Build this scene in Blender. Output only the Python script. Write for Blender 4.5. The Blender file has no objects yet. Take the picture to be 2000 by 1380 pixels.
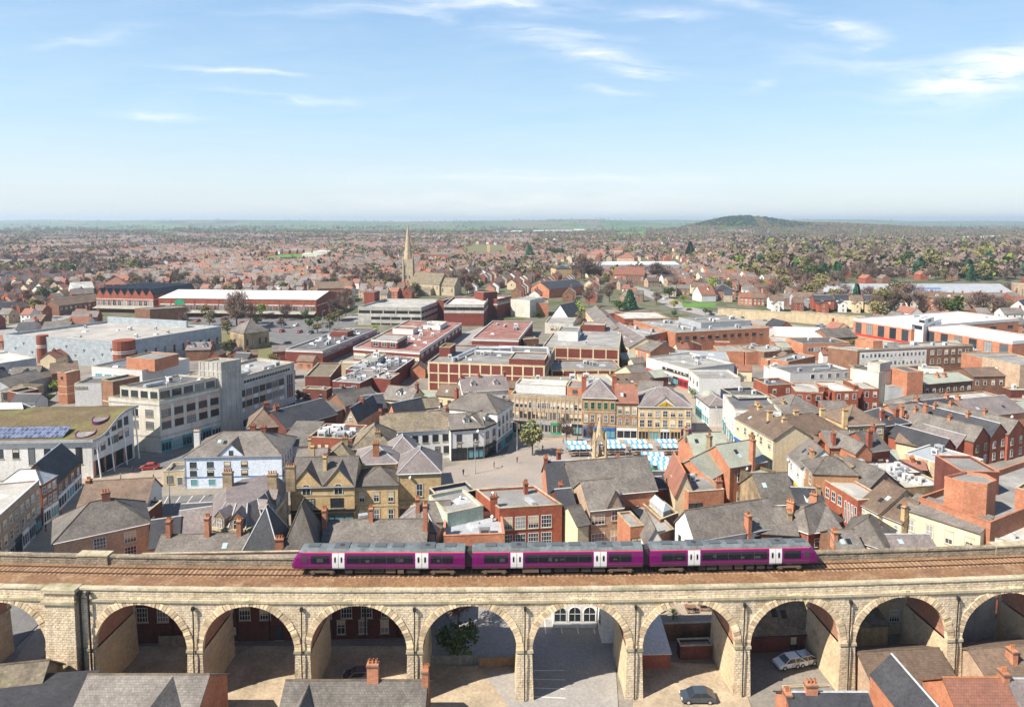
import bpy,math,random
import numpy as np
from mathutils import Vector,Matrix
R = math.radians
sc = bpy.context.scene
col = sc.collection
rnd = random.Random(7)

# ---------------------------------------------------------------- camera
F,CX,CY,CH = 1332.0,1000.0,537.0,61.0  # focal length in photo pixels, principal point, camera height
PITCH = R(4.6)
cd = bpy.data.cameras.new('camera'); cam = bpy.data.objects.new('camera',cd); col.objects.link(cam)
cam.location = (0,0,CH); cam.rotation_euler = (R(90)-PITCH,0,0)
cd.sensor_width = 36; cd.lens = F/2000*36; cd.shift_y = -(690-CY)/2000
cd.clip_start = 1; cd.clip_end = 60000
sc.camera = cam

# ---------------------------------------------------------------- light
SUN_H = Vector((0.82,0.47))  # way the shadows fall, per metre of height
SUN_EL = math.atan2(1,SUN_H.length)
sl = bpy.data.lights.new('sun','SUN'); sun = bpy.data.objects.new('sun',sl); col.objects.link(sun)
sl.energy = 4.9; sl.angle = R(.5); sl.color = (1,.92,.80)
sun.rotation_euler = Vector((SUN_H.x,SUN_H.y,-1)).to_track_quat('-Z','Y').to_euler()
w = bpy.data.worlds.new('World'); sc.world = w; w.use_nodes = True
wt = w.node_tree; wn = wt.nodes; wl = wt.links
bg = wn['Background']; bg.inputs['Strength'].default_value = .084
sky = wn.new('ShaderNodeTexSky'); sky.sky_type = 'NISHITA'; sky.sun_disc = False
sky.sun_elevation = SUN_EL; sky.sun_rotation = math.atan2(-SUN_H.x,-SUN_H.y)
sky.altitude = 100; sky.air_density = 1.0; sky.dust_density = .7; sky.ozone_density = 2.2
# thin cirrus: streaks that lie at given bearings and heights in the sky
tc = wn.new('ShaderNodeTexCoord'); sep = wn.new('ShaderNodeSeparateXYZ'); wl.new(tc.outputs['Generated'],sep.inputs[0])
def wmath(op,a,b=None,clamp=False):
    n = wn.new('ShaderNodeMath'); n.operation = op; n.use_clamp = clamp
    for i,v in enumerate((a,b)):
        if v is None: continue
        if isinstance(v,(int,float)): n.inputs[i].default_value = v
        else: wl.new(v,n.inputs[i])
    return n.outputs[0]
yy = wmath('MAXIMUM',sep.outputs['Y'],.05)
su = wmath('DIVIDE',sep.outputs['X'],yy); sw = wmath('DIVIDE',sep.outputs['Z'],yy)
cmb = wn.new('ShaderNodeCombineXYZ'); wl.new(su,cmb.inputs[0]); wl.new(sw,cmb.inputs[1])
nz = wn.new('ShaderNodeTexNoise'); nz.inputs['Scale'].default_value = 9; nz.inputs['Detail'].default_value = 6
mp0 = wn.new('ShaderNodeMapping'); mp0.inputs['Scale'].default_value = (.6,2.2,1); mp0.inputs['Rotation'].default_value = (0,0,R(10))
wl.new(cmb.outputs[0],mp0.inputs[0]); wl.new(mp0.outputs[0],nz.inputs['Vector'])
vm = wn.new('ShaderNodeVectorMath'); vm.operation = 'MULTIPLY_ADD'; vm.inputs[1].default_value = (.11,.05,0)
wl.new(nz.outputs['Color'],vm.inputs[0]); wl.new(cmb.outputs[0],vm.inputs[2])
CIRRUS = [  # bearing, height (tangents), half length, half height, tilt, strength
    (-.04,.315,.22,.032,-4,.95),(.22,.288,.13,.016,-3,.7),(.46,.272,.13,.020,-9,.75),(.12,.235,.20,.030,-12,.6),
    (.17,.208,.11,.016,-6,.65),(.72,.218,.24,.06,12,1.5),(.64,.20,.2,.02,6,.6),(-.2,.30,.3,.02,3,.3),(.05,.27,.2,.012,-6,.5),(-.6,.26,.2,.012,5,.2),(.50,.225,.26,.03,-4,.3),(-.42,.214,.16,.010,-3,.7),
    (-.34,.209,.08,.007,-5,.6),(-.32,.180,.24,.011,-2,.6),(-.5,.152,.14,.010,-3,.45),(.36,.197,.04,.010,20,.5),
    (.14,.18,.08,.007,-8,.4),(.52,.25,.06,.008,8,.4),(.05,.06,.42,.022,-1,.42),(.0,.025,.5,.03,0,.35),(-.13,.292,.1,.012,-4,.5),(.3,.31,.16,.016,-10,.4)]
acc = None
for (a,e,hl,hh,tl,st) in CIRRUS:
    mp = wn.new('ShaderNodeMapping'); mp.vector_type = 'TEXTURE'
    mp.inputs['Location'].default_value = (a+.055,e+.025,0); mp.inputs['Rotation'].default_value = (0,0,R(tl)); mp.inputs['Scale'].default_value = (hl,hh,1)
    wl.new(vm.outputs[0],mp.inputs[0])
    g = wn.new('ShaderNodeTexGradient'); g.gradient_type = 'QUADRATIC_SPHERE'; wl.new(mp.outputs[0],g.inputs[0])
    v = wmath('MULTIPLY',g.outputs['Fac'],st)
    acc = v if acc is None else wmath('ADD',acc,v)
n2 = wn.new('ShaderNodeTexNoise'); n2.inputs['Scale'].default_value = 14; n2.inputs['Detail'].default_value = 7; n2.inputs['Roughness'].default_value = .62
mp2 = wn.new('ShaderNodeMapping'); mp2.inputs['Scale'].default_value = (.5,3.4,1); mp2.inputs['Rotation'].default_value = (0,0,R(7))
wl.new(vm.outputs[0],mp2.inputs[0]); wl.new(mp2.outputs[0],n2.inputs['Vector'])
mr = wn.new('ShaderNodeMapRange'); mr.inputs[1].default_value = .34; mr.inputs[2].default_value = .68; wl.new(n2.outputs['Fac'],mr.inputs[0])
cf = wmath('MULTIPLY',acc,mr.outputs[0]); cf = wmath('MULTIPLY',cf,1.45,True)
veil = wmath('MULTIPLY',mr.outputs[0],.07); cf = wmath('ADD',cf,veil,True)
mx = wn.new('ShaderNodeMix'); mx.data_type = 'RGBA'; wl.new(cf,mx.inputs[0]); mx.inputs[7].default_value = (7.4,7.5,7.6,1)
cr = wn.new('ShaderNodeValToRGB'); e = cr.color_ramp.elements; e[0].color = (5.2,5.7,6.05,1); e[0].position = 0; e[1].position = 1; e[1].color = (.5,1.05,2.3,1)
for p_,c_ in ((.06,(4.9,5.75,6.3,1)),(.14,(3.7,5.3,6.55,1)),(.24,(2.85,4.45,6.25,1)),(.34,(2.1,3.7,6.0,1))): q_ = e.new(p_); q_.color = c_
hz_ = wmath('SQRT',wmath('ADD',wmath('MULTIPLY',sep.outputs['X'],sep.outputs['X']),wmath('MULTIPLY',sep.outputs['Y'],sep.outputs['Y'])))
wl.new(wmath('MAXIMUM',wmath('DIVIDE',sep.outputs['Z'],wmath('MAXIMUM',hz_,.05)),0),cr.inputs[0])
ms = wn.new('ShaderNodeMix'); ms.data_type = 'RGBA'; ms.inputs[0].default_value = .72; wl.new(sky.outputs[0],ms.inputs[6]); wl.new(cr.outputs[0],ms.inputs[7]); wl.new(ms.outputs[2],mx.inputs[6])
wl.new(mx.outputs[2],bg.inputs['Color'])
sc.view_settings.view_transform = 'Standard'; sc.view_settings.look = 'None'; sc.view_settings.gamma = 1; sc.view_settings.exposure = .95
sc.cycles.max_bounces = 5; sc.cycles.diffuse_bounces = 3; sc.cycles.glossy_bounces = 2; sc.cycles.transmission_bounces = 2; sc.cycles.volume_bounces = 0
sc.cycles.use_denoising = True

# ---------------------------------------------------------------- from the photo's pixels to points of the place
_cp,_sp = math.cos(PITCH),math.sin(PITCH)
REG = {'A': (0,660,3.136),'B': (500,700,3.45),'C': (1000,700,3.45),'D': (1500,700,3.45),'E': (0,400,4),'F': (500,400,4),
       'G': (1000,400,4),'H': (1500,400,4),'I': (0,1030,3.942),'J': (500,1030,3.942),'K': (1000,1030,3.942),'L': (1500,1030,3.942),'1': (0,0,1)}
_reg = [REG['1']]
def reg(k): _reg[0] = REG[k]
def P(px,py,z=0.0):
    r = _reg[0]; px = r[0]+px/r[2]; py = r[1]+py/r[2]
    u = (px-CX)/F; v = -(py-CY)/F
    dy = _cp+v*_sp; dz = -_sp+v*_cp
    t = (z-CH)/dz
    return Vector((u*t,dy*t,z))
def proj(p):
    q = Vector(p)-Vector((0,0,CH))
    f = q.y*_cp-q.z*_sp; u = q.y*_sp+q.z*_cp
    return (CX+F*q.x/f,CY-F*u/f) if f > 1 else (-9e3,-9e3)

# ---------------------------------------------------------------- materials
MATS = {}
def nt(name,rough=.85,spec=.3,metal=0.0):
    m = bpy.data.materials.new(name); m.use_nodes = True
    b = m.node_tree.nodes['Principled BSDF']; b.inputs['Roughness'].default_value = rough
    b.inputs['Specular IOR Level'].default_value = spec; b.inputs['Metallic'].default_value = metal
    return m,m.node_tree,b
def M(name,c1,c2=None,scale=.35,rough=.85,course=None,bump=0,rv=.12,fv=0,streak=0,spec=.25,metal=0.0,fine=.2,c3=None,c3s=.12,c3t=(.5,.68),lo=.35,hi=.65):
    """two tones blended by noise in world space, a finer grain, optional courses of blocks/tiles in UV metres, each object and face a shade apart"""
    m,t,b = nt(name,rough,spec,metal); n = t.nodes; l = t.links
    c2 = c2 or tuple(x*.8 for x in c1)
    geo = n.new('ShaderNodeNewGeometry')
    def noise(s,det=4,vec=None,ro=.55):
        q = n.new('ShaderNodeTexNoise'); q.inputs['Scale'].default_value = s; q.inputs['Detail'].default_value = det; q.inputs['Roughness'].default_value = ro
        l.new(vec or geo.outputs['Position'],q.inputs['Vector']); return q.outputs['Fac']
    def rng(s,a,bb,x,y):
        q = n.new('ShaderNodeMapRange'); q.inputs[1].default_value = a; q.inputs[2].default_value = bb; q.inputs[3].default_value = x; q.inputs[4].default_value = y
        l.new(s,q.inputs[0]); return q.outputs[0]
    def mix(f,a,bb,mode='MIX'):
        q = n.new('ShaderNodeMix'); q.data_type = 'RGBA'; q.blend_type = mode
        for i,v in ((0,f),(6,a),(7,bb)):
            if isinstance(v,tuple): q.inputs[i].default_value = (*v,1)
            elif isinstance(v,(int,float)): q.inputs[i].default_value = v
            else: l.new(v,q.inputs[i])
        return q.outputs[2]
    def mul(a,s):
        q = n.new('ShaderNodeVectorMath'); q.operation = 'SCALE'; l.new(a,q.inputs[0]); l.new(s,q.inputs['Scale']); return q.outputs[0]
    base = mix(rng(noise(scale),lo,hi,0,1),c1,c2)
    if c3: base = mix(rng(noise(c3s,6,None,.65),c3t[0],c3t[1],0,.9),base,c3)
    h = None
    if course:
        uv = n.new('ShaderNodeUVMap'); br = n.new('ShaderNodeTexBrick')
        bw,bh,mo,dark,light = course
        br.inputs['Scale'].default_value = 1; br.inputs['Brick Width'].default_value = bw; br.inputs['Row Height'].default_value = bh; br.inputs['Mortar Size'].default_value = mo
        br.inputs['Color1'].default_value = (1.0+.5*(light-dark),)*3+(1,); br.inputs['Color2'].default_value = (dark,)*3+(1,); br.inputs['Mortar'].default_value = (light,)*3+(1,)
        br.inputs['Mortar Smooth'].default_value = .3; br.inputs['Bias'].default_value = 0
        l.new(uv.outputs[0],br.inputs['Vector']); base = mix(1.0,base,br.outputs['Color'],'MULTIPLY'); h = br.outputs['Fac']
    if fine: base = mul(base,rng(noise(2.6,5),.25,.75,1-fine,1+fine))
    if streak:
        mp = n.new('ShaderNodeMapping'); mp.inputs['Scale'].default_value = (1.3,1.3,.12); l.new(geo.outputs['Position'],mp.inputs[0])
        base = mul(base,rng(noise(1,4,mp.outputs[0]),.45,.75,1,1-streak))
    if rv:
        oi = n.new('ShaderNodeObjectInfo'); base = mul(base,rng(oi.outputs['Random'],0,1,1-rv,1+rv))
    if fv:
        at = n.new('ShaderNodeAttribute'); at.attribute_name = 'rnd'; base = mul(base,rng(at.outputs['Fac'],0,1,1-fv,1+fv))
    l.new(base,b.inputs['Base Color'])
    if bump:
        bp = n.new('ShaderNodeBump'); bp.inputs['Strength'].default_value = 1; bp.inputs['Distance'].default_value = bump
        f = noise(3.2,5)
        if h is not None:
            q = n.new('ShaderNodeMath'); q.operation = 'SUBTRACT'; l.new(f,q.inputs[0]); l.new(h,q.inputs[1]); f = q.outputs[0]
        l.new(f,bp.inputs['Height']); l.new(bp.outputs[0],b.inputs['Normal'])
    MATS[name] = m; return m
BR = (.45,.15,.03,.8,1.12)
M('red_brick',(.30,.088,.05),(.22,.066,.042),.5,course=BR,streak=.15,rv=.18)
M('orange_brick',(.45,.20,.115),(.36,.15,.088),.4,course=BR,streak=.12)
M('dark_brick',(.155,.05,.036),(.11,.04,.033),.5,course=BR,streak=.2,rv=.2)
M('brown_brick',(.24,.125,.075),(.17,.09,.06),.5,course=BR,streak=.15)
M('panel_brick',(.175,.046,.034),(.14,.04,.03),.3,course=BR,rv=.08)
M('buff_stone',(.66,.475,.245),(.53,.375,.20),.4,course=(.7,.32,.02,.86,.9),streak=.2,c3=(.2,.15,.1),c3s=.3,c3t=(.62,.8))
M('old_stone',(.42,.31,.19),(.2,.155,.105),.35,course=(.7,.32,.02,.8,.85),streak=.3,c3=(.10,.09,.07),c3s=.25,c3t=(.55,.75))
M('cream_render',(.66,.545,.36),(.58,.47,.31),.25,streak=.14)
M('white_render',(.70,.69,.66),(.61,.60,.57),.3,streak=.14,rv=.06)
M('blue_white',(.66,.74,.84),(.6,.68,.78),.3,streak=.06,rv=0)
M('church_stone',(.50,.40,.265),(.40,.32,.21),.4,course=(.7,.32,.02,.86,.9),streak=.2,c3=(.2,.16,.11),c3s=.3,c3t=(.6,.8))
M('concrete',(.46,.44,.40),(.36,.34,.305),.25,streak=.22,rv=.08)
M('pale_concrete',(.60,.565,.49),(.50,.465,.40),.25,streak=.22,rv=.05)
M('grey_render',(.42,.43,.45),(.35,.36,.38),.25,streak=.15)
M('pink_panel',(.56,.40,.32),(.5,.36,.29),.4,rv=0)
M('slate',(.225,.20,.177),(.15,.133,.12),.3,course=(.34,.27,.04,.70,.62),rv=.25,c3=(.25,.24,.2),c3s=.35,c3t=(.56,.75),rough=.7,streak=.22,fine=.26)
M('dark_slate',(.062,.064,.072),(.045,.046,.053),.3,course=(.3,.22,.02,.8,.85),rv=.15,rough=.6,streak=.22,fine=.26)
M('purple_slate',(.235,.20,.19),(.175,.15,.147),.3,course=(.3,.22,.02,.82,.9),rv=.12,rough=.7,streak=.22,fine=.26)
M('brown_tile',(.215,.15,.11),(.15,.108,.084),.3,course=(.3,.3,.04,.82,.7),rv=.2,c3=(.22,.19,.13),c3s=.4,c3t=(.58,.78),streak=.22,fine=.26)
M('stone_slate',(.25,.205,.145),(.17,.14,.105),.5,course=(.5,.35,.03,.72,.8),rv=.1,c3=(.14,.13,.06),c3s=.4,c3t=(.52,.72),streak=.22,fine=.26)
M('moss_tile',(.21,.175,.075),(.14,.11,.055),.5,course=(.35,.35,.04,.8,.7),rv=.1)
M('red_tile',(.32,.145,.10),(.245,.115,.085),.4,course=(.3,.3,.04,.82,.7),rv=.2)
M('green_metal',(.31,.325,.265),(.24,.255,.21),.3,rough=.6,rv=.05)
M('deck',(.37,.345,.31),(.27,.255,.235),.1,rv=0,streak=.1,c3=(.42,.40,.37),c3s=.15,c3t=(.5,.7))
M('felt',(.26,.25,.235),(.175,.17,.165),.12,rv=.2,c3=(.34,.33,.31),c3s=.2,c3t=(.5,.7))
M('dark_felt',(.12,.12,.125),(.085,.085,.09),.15,rv=.2,c3=(.2,.2,.19),c3s=.25,c3t=(.55,.75))
M('pale_felt',(.42,.40,.365),(.29,.28,.26),.12,rv=.15,c3=(.58,.57,.53),c3s=.2,c3t=(.48,.68))
M('red_felt',(.24,.105,.082),(.185,.082,.068),.2,rv=.06,c3=(.30,.20,.17),c3s=.25,c3t=(.48,.66))
M('white_metal',(.60,.60,.59),(.52,.52,.51),.1,rough=.5,rv=.04,streak=.06)
M('white_paint',(.80,.79,.77),rough=.6,rv=.04,fine=.05)
M('grey_metal',(.34,.36,.38),(.29,.31,.33),.3,rough=.45,rv=.1)
M('galvanised',(.5,.51,.52),(.4,.41,.43),.5,rough=.4,metal=.3,rv=.1)
M('lead',(.42,.43,.45),(.34,.35,.37),.8,rough=.6)
M('black_paint',(.02,.02,.022),(.03,.03,.03),rough=.45,rv=0)
M('navy_paint',(.025,.04,.075),rough=.5,rv=0)
M('blue_paint',(.03,.14,.42),rough=.5,rv=.2)
M('teal_paint',(.06,.32,.36),rough=.5,rv=.2)
M('red_paint',(.55,.03,.03),rough=.5,rv=.1)
M('green_paint',(.03,.30,.14),rough=.5,rv=.1)
M('yellow_paint',(.62,.42,.04),rough=.5,rv=.1)
M('pale_yellow',(.60,.55,.36),(.53,.48,.32),rough=.7,streak=.15)
M('mint_paint',(.44,.52,.42),(.38,.45,.37),rough=.7,streak=.15)
M('timber',(.24,.14,.075),(.17,.10,.06),1.2,streak=.2)
M('terracotta',(.44,.19,.09),(.34,.14,.07),1.0,rv=.2)
M('soot_stone',(.16,.125,.085),(.09,.075,.06),.6,streak=.25)
M('sedum',(.145,.108,.058),(.10,.076,.042),.28,c3=(.15,.145,.05),c3s=.16,c3t=(.52,.66),fine=.3,rv=0)
M('cladding',(.40,.435,.46),(.30,.335,.36),.55,rough=.5,course=(2.2,.5,.04,.86,.9),rv=0)
# window glass: dark, glossy, each pane a little different (some with pale blinds behind)
m,t,b = nt('glass',.06,.6)
oi = t.nodes.new('ShaderNodeObjectInfo'); cr = t.nodes.new('ShaderNodeValToRGB'); t.links.new(oi.outputs['Random'],cr.inputs[0])
e = cr.color_ramp.elements; e[0].color = (.018,.022,.028,1); e[1].position = .62; e[1].color = (.05,.06,.07,1)
for p_,c_ in ((.8,(.13,.14,.15,1)),(.93,(.3,.3,.29,1))): q = e.new(p_); q.color = c_
t.links.new(cr.outputs[0],b.inputs['Base Color']); MATS['glass'] = m
m,t,b = nt('aqua_glass',.15,.5); b.inputs['Base Color'].default_value = (.12,.30,.34,1); MATS['aqua_glass'] = m
m,t,b = nt('lantern_glass',.15,.5); b.inputs['Base Color'].default_value = (.34,.42,.43,1); MATS['lantern_glass'] = m
m,t,b = nt('dark_glass',.08,.6); b.inputs['Base Color'].default_value = (.02,.024,.03,1); MATS['dark_glass'] = m
def paint(name,c,rough=.3,spec=.5,metal=0.0,coat=0.0):
    m,t,b = nt(name,rough,spec,metal); b.inputs['Base Color'].default_value = (*c,1); b.inputs['Coat Weight'].default_value = coat
    MATS[name] = m; return m

# ---------------------------------------------------------------- mesh builder
class MB:
    """collects faces (world coordinates) and builds ONE mesh object; UVs in metres along and up each face"""
    def __init__(s): s.v = []; s.f = []; s.m = []
    def poly(s,pts,m=0):
        i = len(s.v); s.v += [tuple(p) for p in pts]; s.f.append(tuple(range(i,i+len(pts)))); s.m.append(m); return s
    def prism(s,poly,z0,z1,m=0,top=None,bottom=False):
        n = len(poly)
        for i in range(n):
            a,b = poly[i],poly[(i+1) % n]
            s.poly([(a[0],a[1],z0),(b[0],b[1],z0),(b[0],b[1],z1),(a[0],a[1],z1)],m)
        s.poly([(p[0],p[1],z1) for p in poly],m if top is None else top)
        if bottom: s.poly([(p[0],p[1],z0) for p in reversed(poly)],m)
        return s
    def box(s,x0,y0,z0,x1,y1,z1,m=0,fr=None):
        c = [(x0,y0),(x1,y0),(x1,y1),(x0,y1)]
        if fr: c = [fr(*p) for p in c]
        return s.prism(c,z0,z1,m,bottom=True)
    def hexa(s,p,m=0):
        """8 points: bottom ring then top ring"""
        for q in ((3,2,1,0),(4,5,6,7),(0,1,5,4),(1,2,6,5),(2,3,7,6),(3,0,4,7)): s.poly([p[i] for i in q],m)
        return s
    def slab(s,pts,th,m=0):
        """a thin plate under a (planar) outline"""
        a,b,c = Vector(pts[0]),Vector(pts[1]),Vector(pts[2]); n = (b-a).cross(c-a).normalized()*th
        lo = [Vector(p)-n for p in pts]; s.poly(pts,m); s.poly(lo[::-1],m)
        for i in range(len(pts)):
            j = (i+1) % len(pts); s.poly([lo[i],lo[j],pts[j],pts[i]],m)
        return s
    def tube(s,a,b,r0,r1=None,n=6,m=0,cap=True):
        a,b = Vector(a),Vector(b); r1 = r0 if r1 is None else r1
        d = (b-a).normalized(); u = d.orthogonal().normalized(); v = d.cross(u)
        A = [a+(u*math.cos(k*math.tau/n)+v*math.sin(k*math.tau/n))*r0 for k in range(n)]
        B = [b+(u*math.cos(k*math.tau/n)+v*math.sin(k*math.tau/n))*r1 for k in range(n)]
        for k in range(n):
            j = (k+1) % n; s.poly([A[k],A[j],B[j],B[k]],m)
        if cap: s.poly(B,m); s.poly(A[::-1],m)
        return s
    def mesh(s,name,mats,off=(0,0,0),smooth=False):
        me = bpy.data.meshes.new(name)
        ox,oy,oz = off
        me.from_pydata([(x-ox,y-oy,z-oz) for x,y,z in s.v],[],s.f)
        for mt in mats: me.materials.append(MATS[mt] if isinstance(mt,str) else mt)
        me.polygons.foreach_set('material_index',s.m)
        uv = me.uv_layers.new(name='UVMap'); at = me.attributes.new('rnd','FLOAT','FACE'); data = []
        for f in s.f:
            a,b,c = (Vector(s.v[f[k]]) for k in (0,1,2)); n = (b-a).cross(c-a)
            if n.length < 1e-9: n = Vector((0,0,1))
            n.normalize()
            if abs(n.z) > .98: u = Vector((1,0,0)); v = Vector((0,1,0))
            else: u = Vector((-n.y,n.x,0)).normalized(); v = n.cross(u)
            for k in f:
                p = Vector(s.v[k]); data += [p.dot(u),p.dot(v)]
        uv.data.foreach_set('uv',data)
        at.data.foreach_set('value',[rnd.random() for _ in s.f])
        if smooth: me.shade_smooth()
        me.update(); return me
    def build(s,name,mats,parent=None,smooth=False,loc=None):
        off = wloc(parent) if parent else (loc or (0,0,0))
        o = bpy.data.objects.new(name,s.mesh(name,mats if isinstance(mats,(list,tuple)) else [mats],off,smooth)); col.objects.link(o)
        if parent: o.parent = parent
        else: o.location = off
        return o
def wloc(o):
    v = Vector((0,0,0))
    while o: v += Vector(o.location); o = o.parent
    return v
def tag(o,label,cat=None,group=None,kind=None):
    if label: o['label'] = label
    if cat: o['category'] = cat
    if group: o['group'] = group
    if kind: o['kind'] = kind
    return o
def thing(name,label,cat,loc=(0,0,0),group=None):
    o = bpy.data.objects.new(name,None); col.objects.link(o); o.location = loc; o.empty_display_size = .5
    return tag(o,label,cat,group)
def copy_tree(o,parent=None):
    kids = [c for c in o.children]
    c = o.copy(); col.objects.link(c)
    if parent: c.parent = parent
    for k in kids: copy_tree(k,c)
    return c
def inst(me,name,parent,mat):
    o = bpy.data.objects.new(name,me); col.objects.link(o); o.parent = parent
    o.matrix_local = Matrix.Translation(-wloc(parent)) @ mat
    return o
# ================================================================ ground
def gauss(x,y,cx,cy,sx,sy,h): return h*math.exp(-((x-cx)/sx)**2-((y-cy)/sy)**2)
def height(x,y):
    """the land: the town is level, low hills rise a few kilometres out"""
    if y < 1500: return 0.0
    k = min(1,(y-1500)/1800)
    z = k*(gauss(x,y,1095,3300,240,420,60)+gauss(x,y,1560,3500,480,600,38)+gauss(x,y,-300,7500,1300,900,44)+gauss(x,y,900,7000,700,700,50)
          +gauss(x,y,-3600,8500,2600,900,62)+gauss(x,y,4500,9500,1500,900,60)+6*math.sin(x/700+1)*math.sin(y/900))
    return z+gauss(y,0,11500,0,1800,1,52+8*math.sin(x/1500)+7*math.sin(x/410+2)+3*math.sin(x/130))
m,t,b = nt('town_ground',.9,.2); n = t.nodes; l = t.links
geo = n.new('ShaderNodeNewGeometry')
def _noise(s,d=4):
    q = n.new('ShaderNodeTexNoise'); q.inputs['Scale'].default_value = s; q.inputs['Detail'].default_value = d; l.new(geo.outputs['Position'],q.inputs['Vector']); return q
def _ramp(src,els,inter='LINEAR'):
    r = n.new('ShaderNodeValToRGB'); r.color_ramp.interpolation = inter; e = r.color_ramp.elements
    while len(e) > 1: e.remove(e[-1])
    e[0].position = els[0][0]; e[0].color = (*els[0][1],1)
    for p,c in els[1:]: q = e.new(p); q.color = (*c,1)
    l.new(src,r.inputs[0]); return r.outputs[0]
def _mix(f,a,bb,mode='MIX'):
    q = n.new('ShaderNodeMix'); q.data_type = 'RGBA'; q.blend_type = mode
    for i,v in ((0,f),(6,a),(7,bb)):
        if isinstance(v,(int,float)): q.inputs[i].default_value = v
        else: l.new(v,q.inputs[i])
    return q.outputs[2]
near = _ramp(_noise(.11,6).outputs['Fac'],[(.3,(.14,.13,.12)),(.5,(.21,.19,.165)),(.7,(.27,.235,.19))])
sub = _ramp(_noise(.035,6).outputs['Fac'],[(.30,(.10,.085,.055)),(.42,(.075,.095,.035)),(.5,(.15,.135,.11)),(.6,(.09,.10,.04)),(.7,(.17,.15,.12))])
vo = n.new('ShaderNodeTexVoronoi'); vo.inputs['Scale'].default_value = .0034; l.new(geo.outputs['Position'],vo.inputs['Vector'])
fld = _ramp(vo.outputs['Color'],[(0,(.055,.13,.03)),(.28,(.10,.16,.045)),(.45,(.15,.125,.07)),(.6,(.06,.12,.035)),(.8,(.05,.055,.03)),(1,(.13,.17,.06))],'CONSTANT')
sx = n.new('ShaderNodeSeparateXYZ'); l.new(geo.outputs['Position'],sx.inputs[0])
def _rng(s,a,bb):
    q = n.new('ShaderNodeMapRange'); q.inputs[1].default_value = a; q.inputs[2].default_value = bb; l.new(s,q.inputs[0]); return q.outputs[0]
c = _mix(_rng(sx.outputs['Y'],330,420),near,sub); c = _mix(_rng(sx.outputs['Y'],2600,3400),c,fld)
fine = _ramp(_noise(1.7,5).outputs['Fac'],[(.3,(.82,.82,.82)),(.7,(1.15,1.15,1.15))]); c = _mix(1.0,c,fine,'MULTIPLY')
l.new(c,b.inputs['Base Color']); MATS['town_ground'] = m
def ground_sheet():
    ys = [-60,0,60,120,300,600,1000,1500]+list(range(1700,6000,160))+list(range(6000,16000,400))+[17000]
    rows = []; mb = MB()
    for y in ys:
        wd = 300+y*1.15; k = 90 if y >= 1500 else 10
        rows.append((y,wd))
    N = 110
    vs = []; fs = []
    for y,wd in rows:
        for i in range(N+1):
            x = -wd+2*wd*i/N; vs.append((x,y,height(x,y) if y > 1500 else 0))
    for j in range(len(rows)-1):
        for i in range(N):
            a = j*(N+1)+i; fs.append((a,a+1,a+N+2,a+N+1))
    me = bpy.data.meshes.new('ground'); me.from_pydata(vs,[],fs); me.materials.append(MATS['town_ground']); me.shade_smooth()
    o = bpy.data.objects.new('ground',me); col.objects.link(o); o['kind'] = 'structure'
ground_sheet()
M('paving',(.36,.295,.23),(.29,.24,.19),.2,course=(.8,.4,.02,.93,.9),rv=0,c3=(.27,.24,.21),c3s=.12,c3t=(.52,.72))
M('plaza',(.315,.27,.235),(.255,.225,.20),.12,course=(.9,.9,.03,.95,.92),rv=0,c3=(.25,.23,.215),c3s=.1,c3t=(.55,.7))
M('asphalt',(.155,.15,.15),(.12,.118,.118),.15,rv=0,c3=(.2,.195,.19),c3s=.2,c3t=(.55,.75))
M('pale_asphalt',(.30,.285,.265),(.25,.235,.22),.12,rv=0,c3=(.2,.19,.18),c3s=.15,c3t=(.55,.75))
M('dirt',(.42,.34,.24),(.30,.24,.17),.25,rv=0,fine=.25,c3=(.2,.17,.13),c3s=.2,c3t=(.5,.7))
M('lawn',(.10,.22,.035),(.08,.17,.03),.1,rv=0)
M('rough_grass',(.13,.145,.05),(.16,.13,.07),.2,rv=0)
M('line_white',(.74,.73,.70),rough=.8,rv=0)
M('kerb_stone',(.42,.39,.35),rough=.9,rv=0)
_lvl = [0]
NOGO = []
def sheet(name,pts,mat,lift=None):
    """a flat patch of ground; each lies 4 mm or more above the last"""
    _lvl[0] += 1; z = .004*_lvl[0] if lift is None else lift
    NOGO.append([(p[0],p[1]) for p in pts]); mb = MB(); mb.poly([(p[0],p[1],z) for p in pts]); o = mb.build(name,mat); o['kind'] = 'structure'; return o
def strip(name,pts,wd,mat,lift=None):
    """a road or path of even width along a line of points"""
    _lvl[0] += 1; z = .004*_lvl[0] if lift is None else lift
    L = []; Rr = []
    for i,p in enumerate(pts):
        a = Vector(pts[max(0,i-1)][:2]); c = Vector(pts[min(len(pts)-1,i+1)][:2]); d = (c-a).normalized(); nn = Vector((-d.y,d.x))*wd/2
        L.append((p[0]+nn.x,p[1]+nn.y,z)); Rr.append((p[0]-nn.x,p[1]-nn.y,z))
    mb = MB()
    for i in range(len(pts)-1): mb.poly([Rr[i],Rr[i+1],L[i+1],L[i]]); NOGO.append([q[:2] for q in (Rr[i],Rr[i+1],L[i+1],L[i])])
    o = mb.build(name,mat); o['kind'] = 'structure'; return o
def Ps(*pp): return [P(x,y,0) for x,y in pp]

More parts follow.
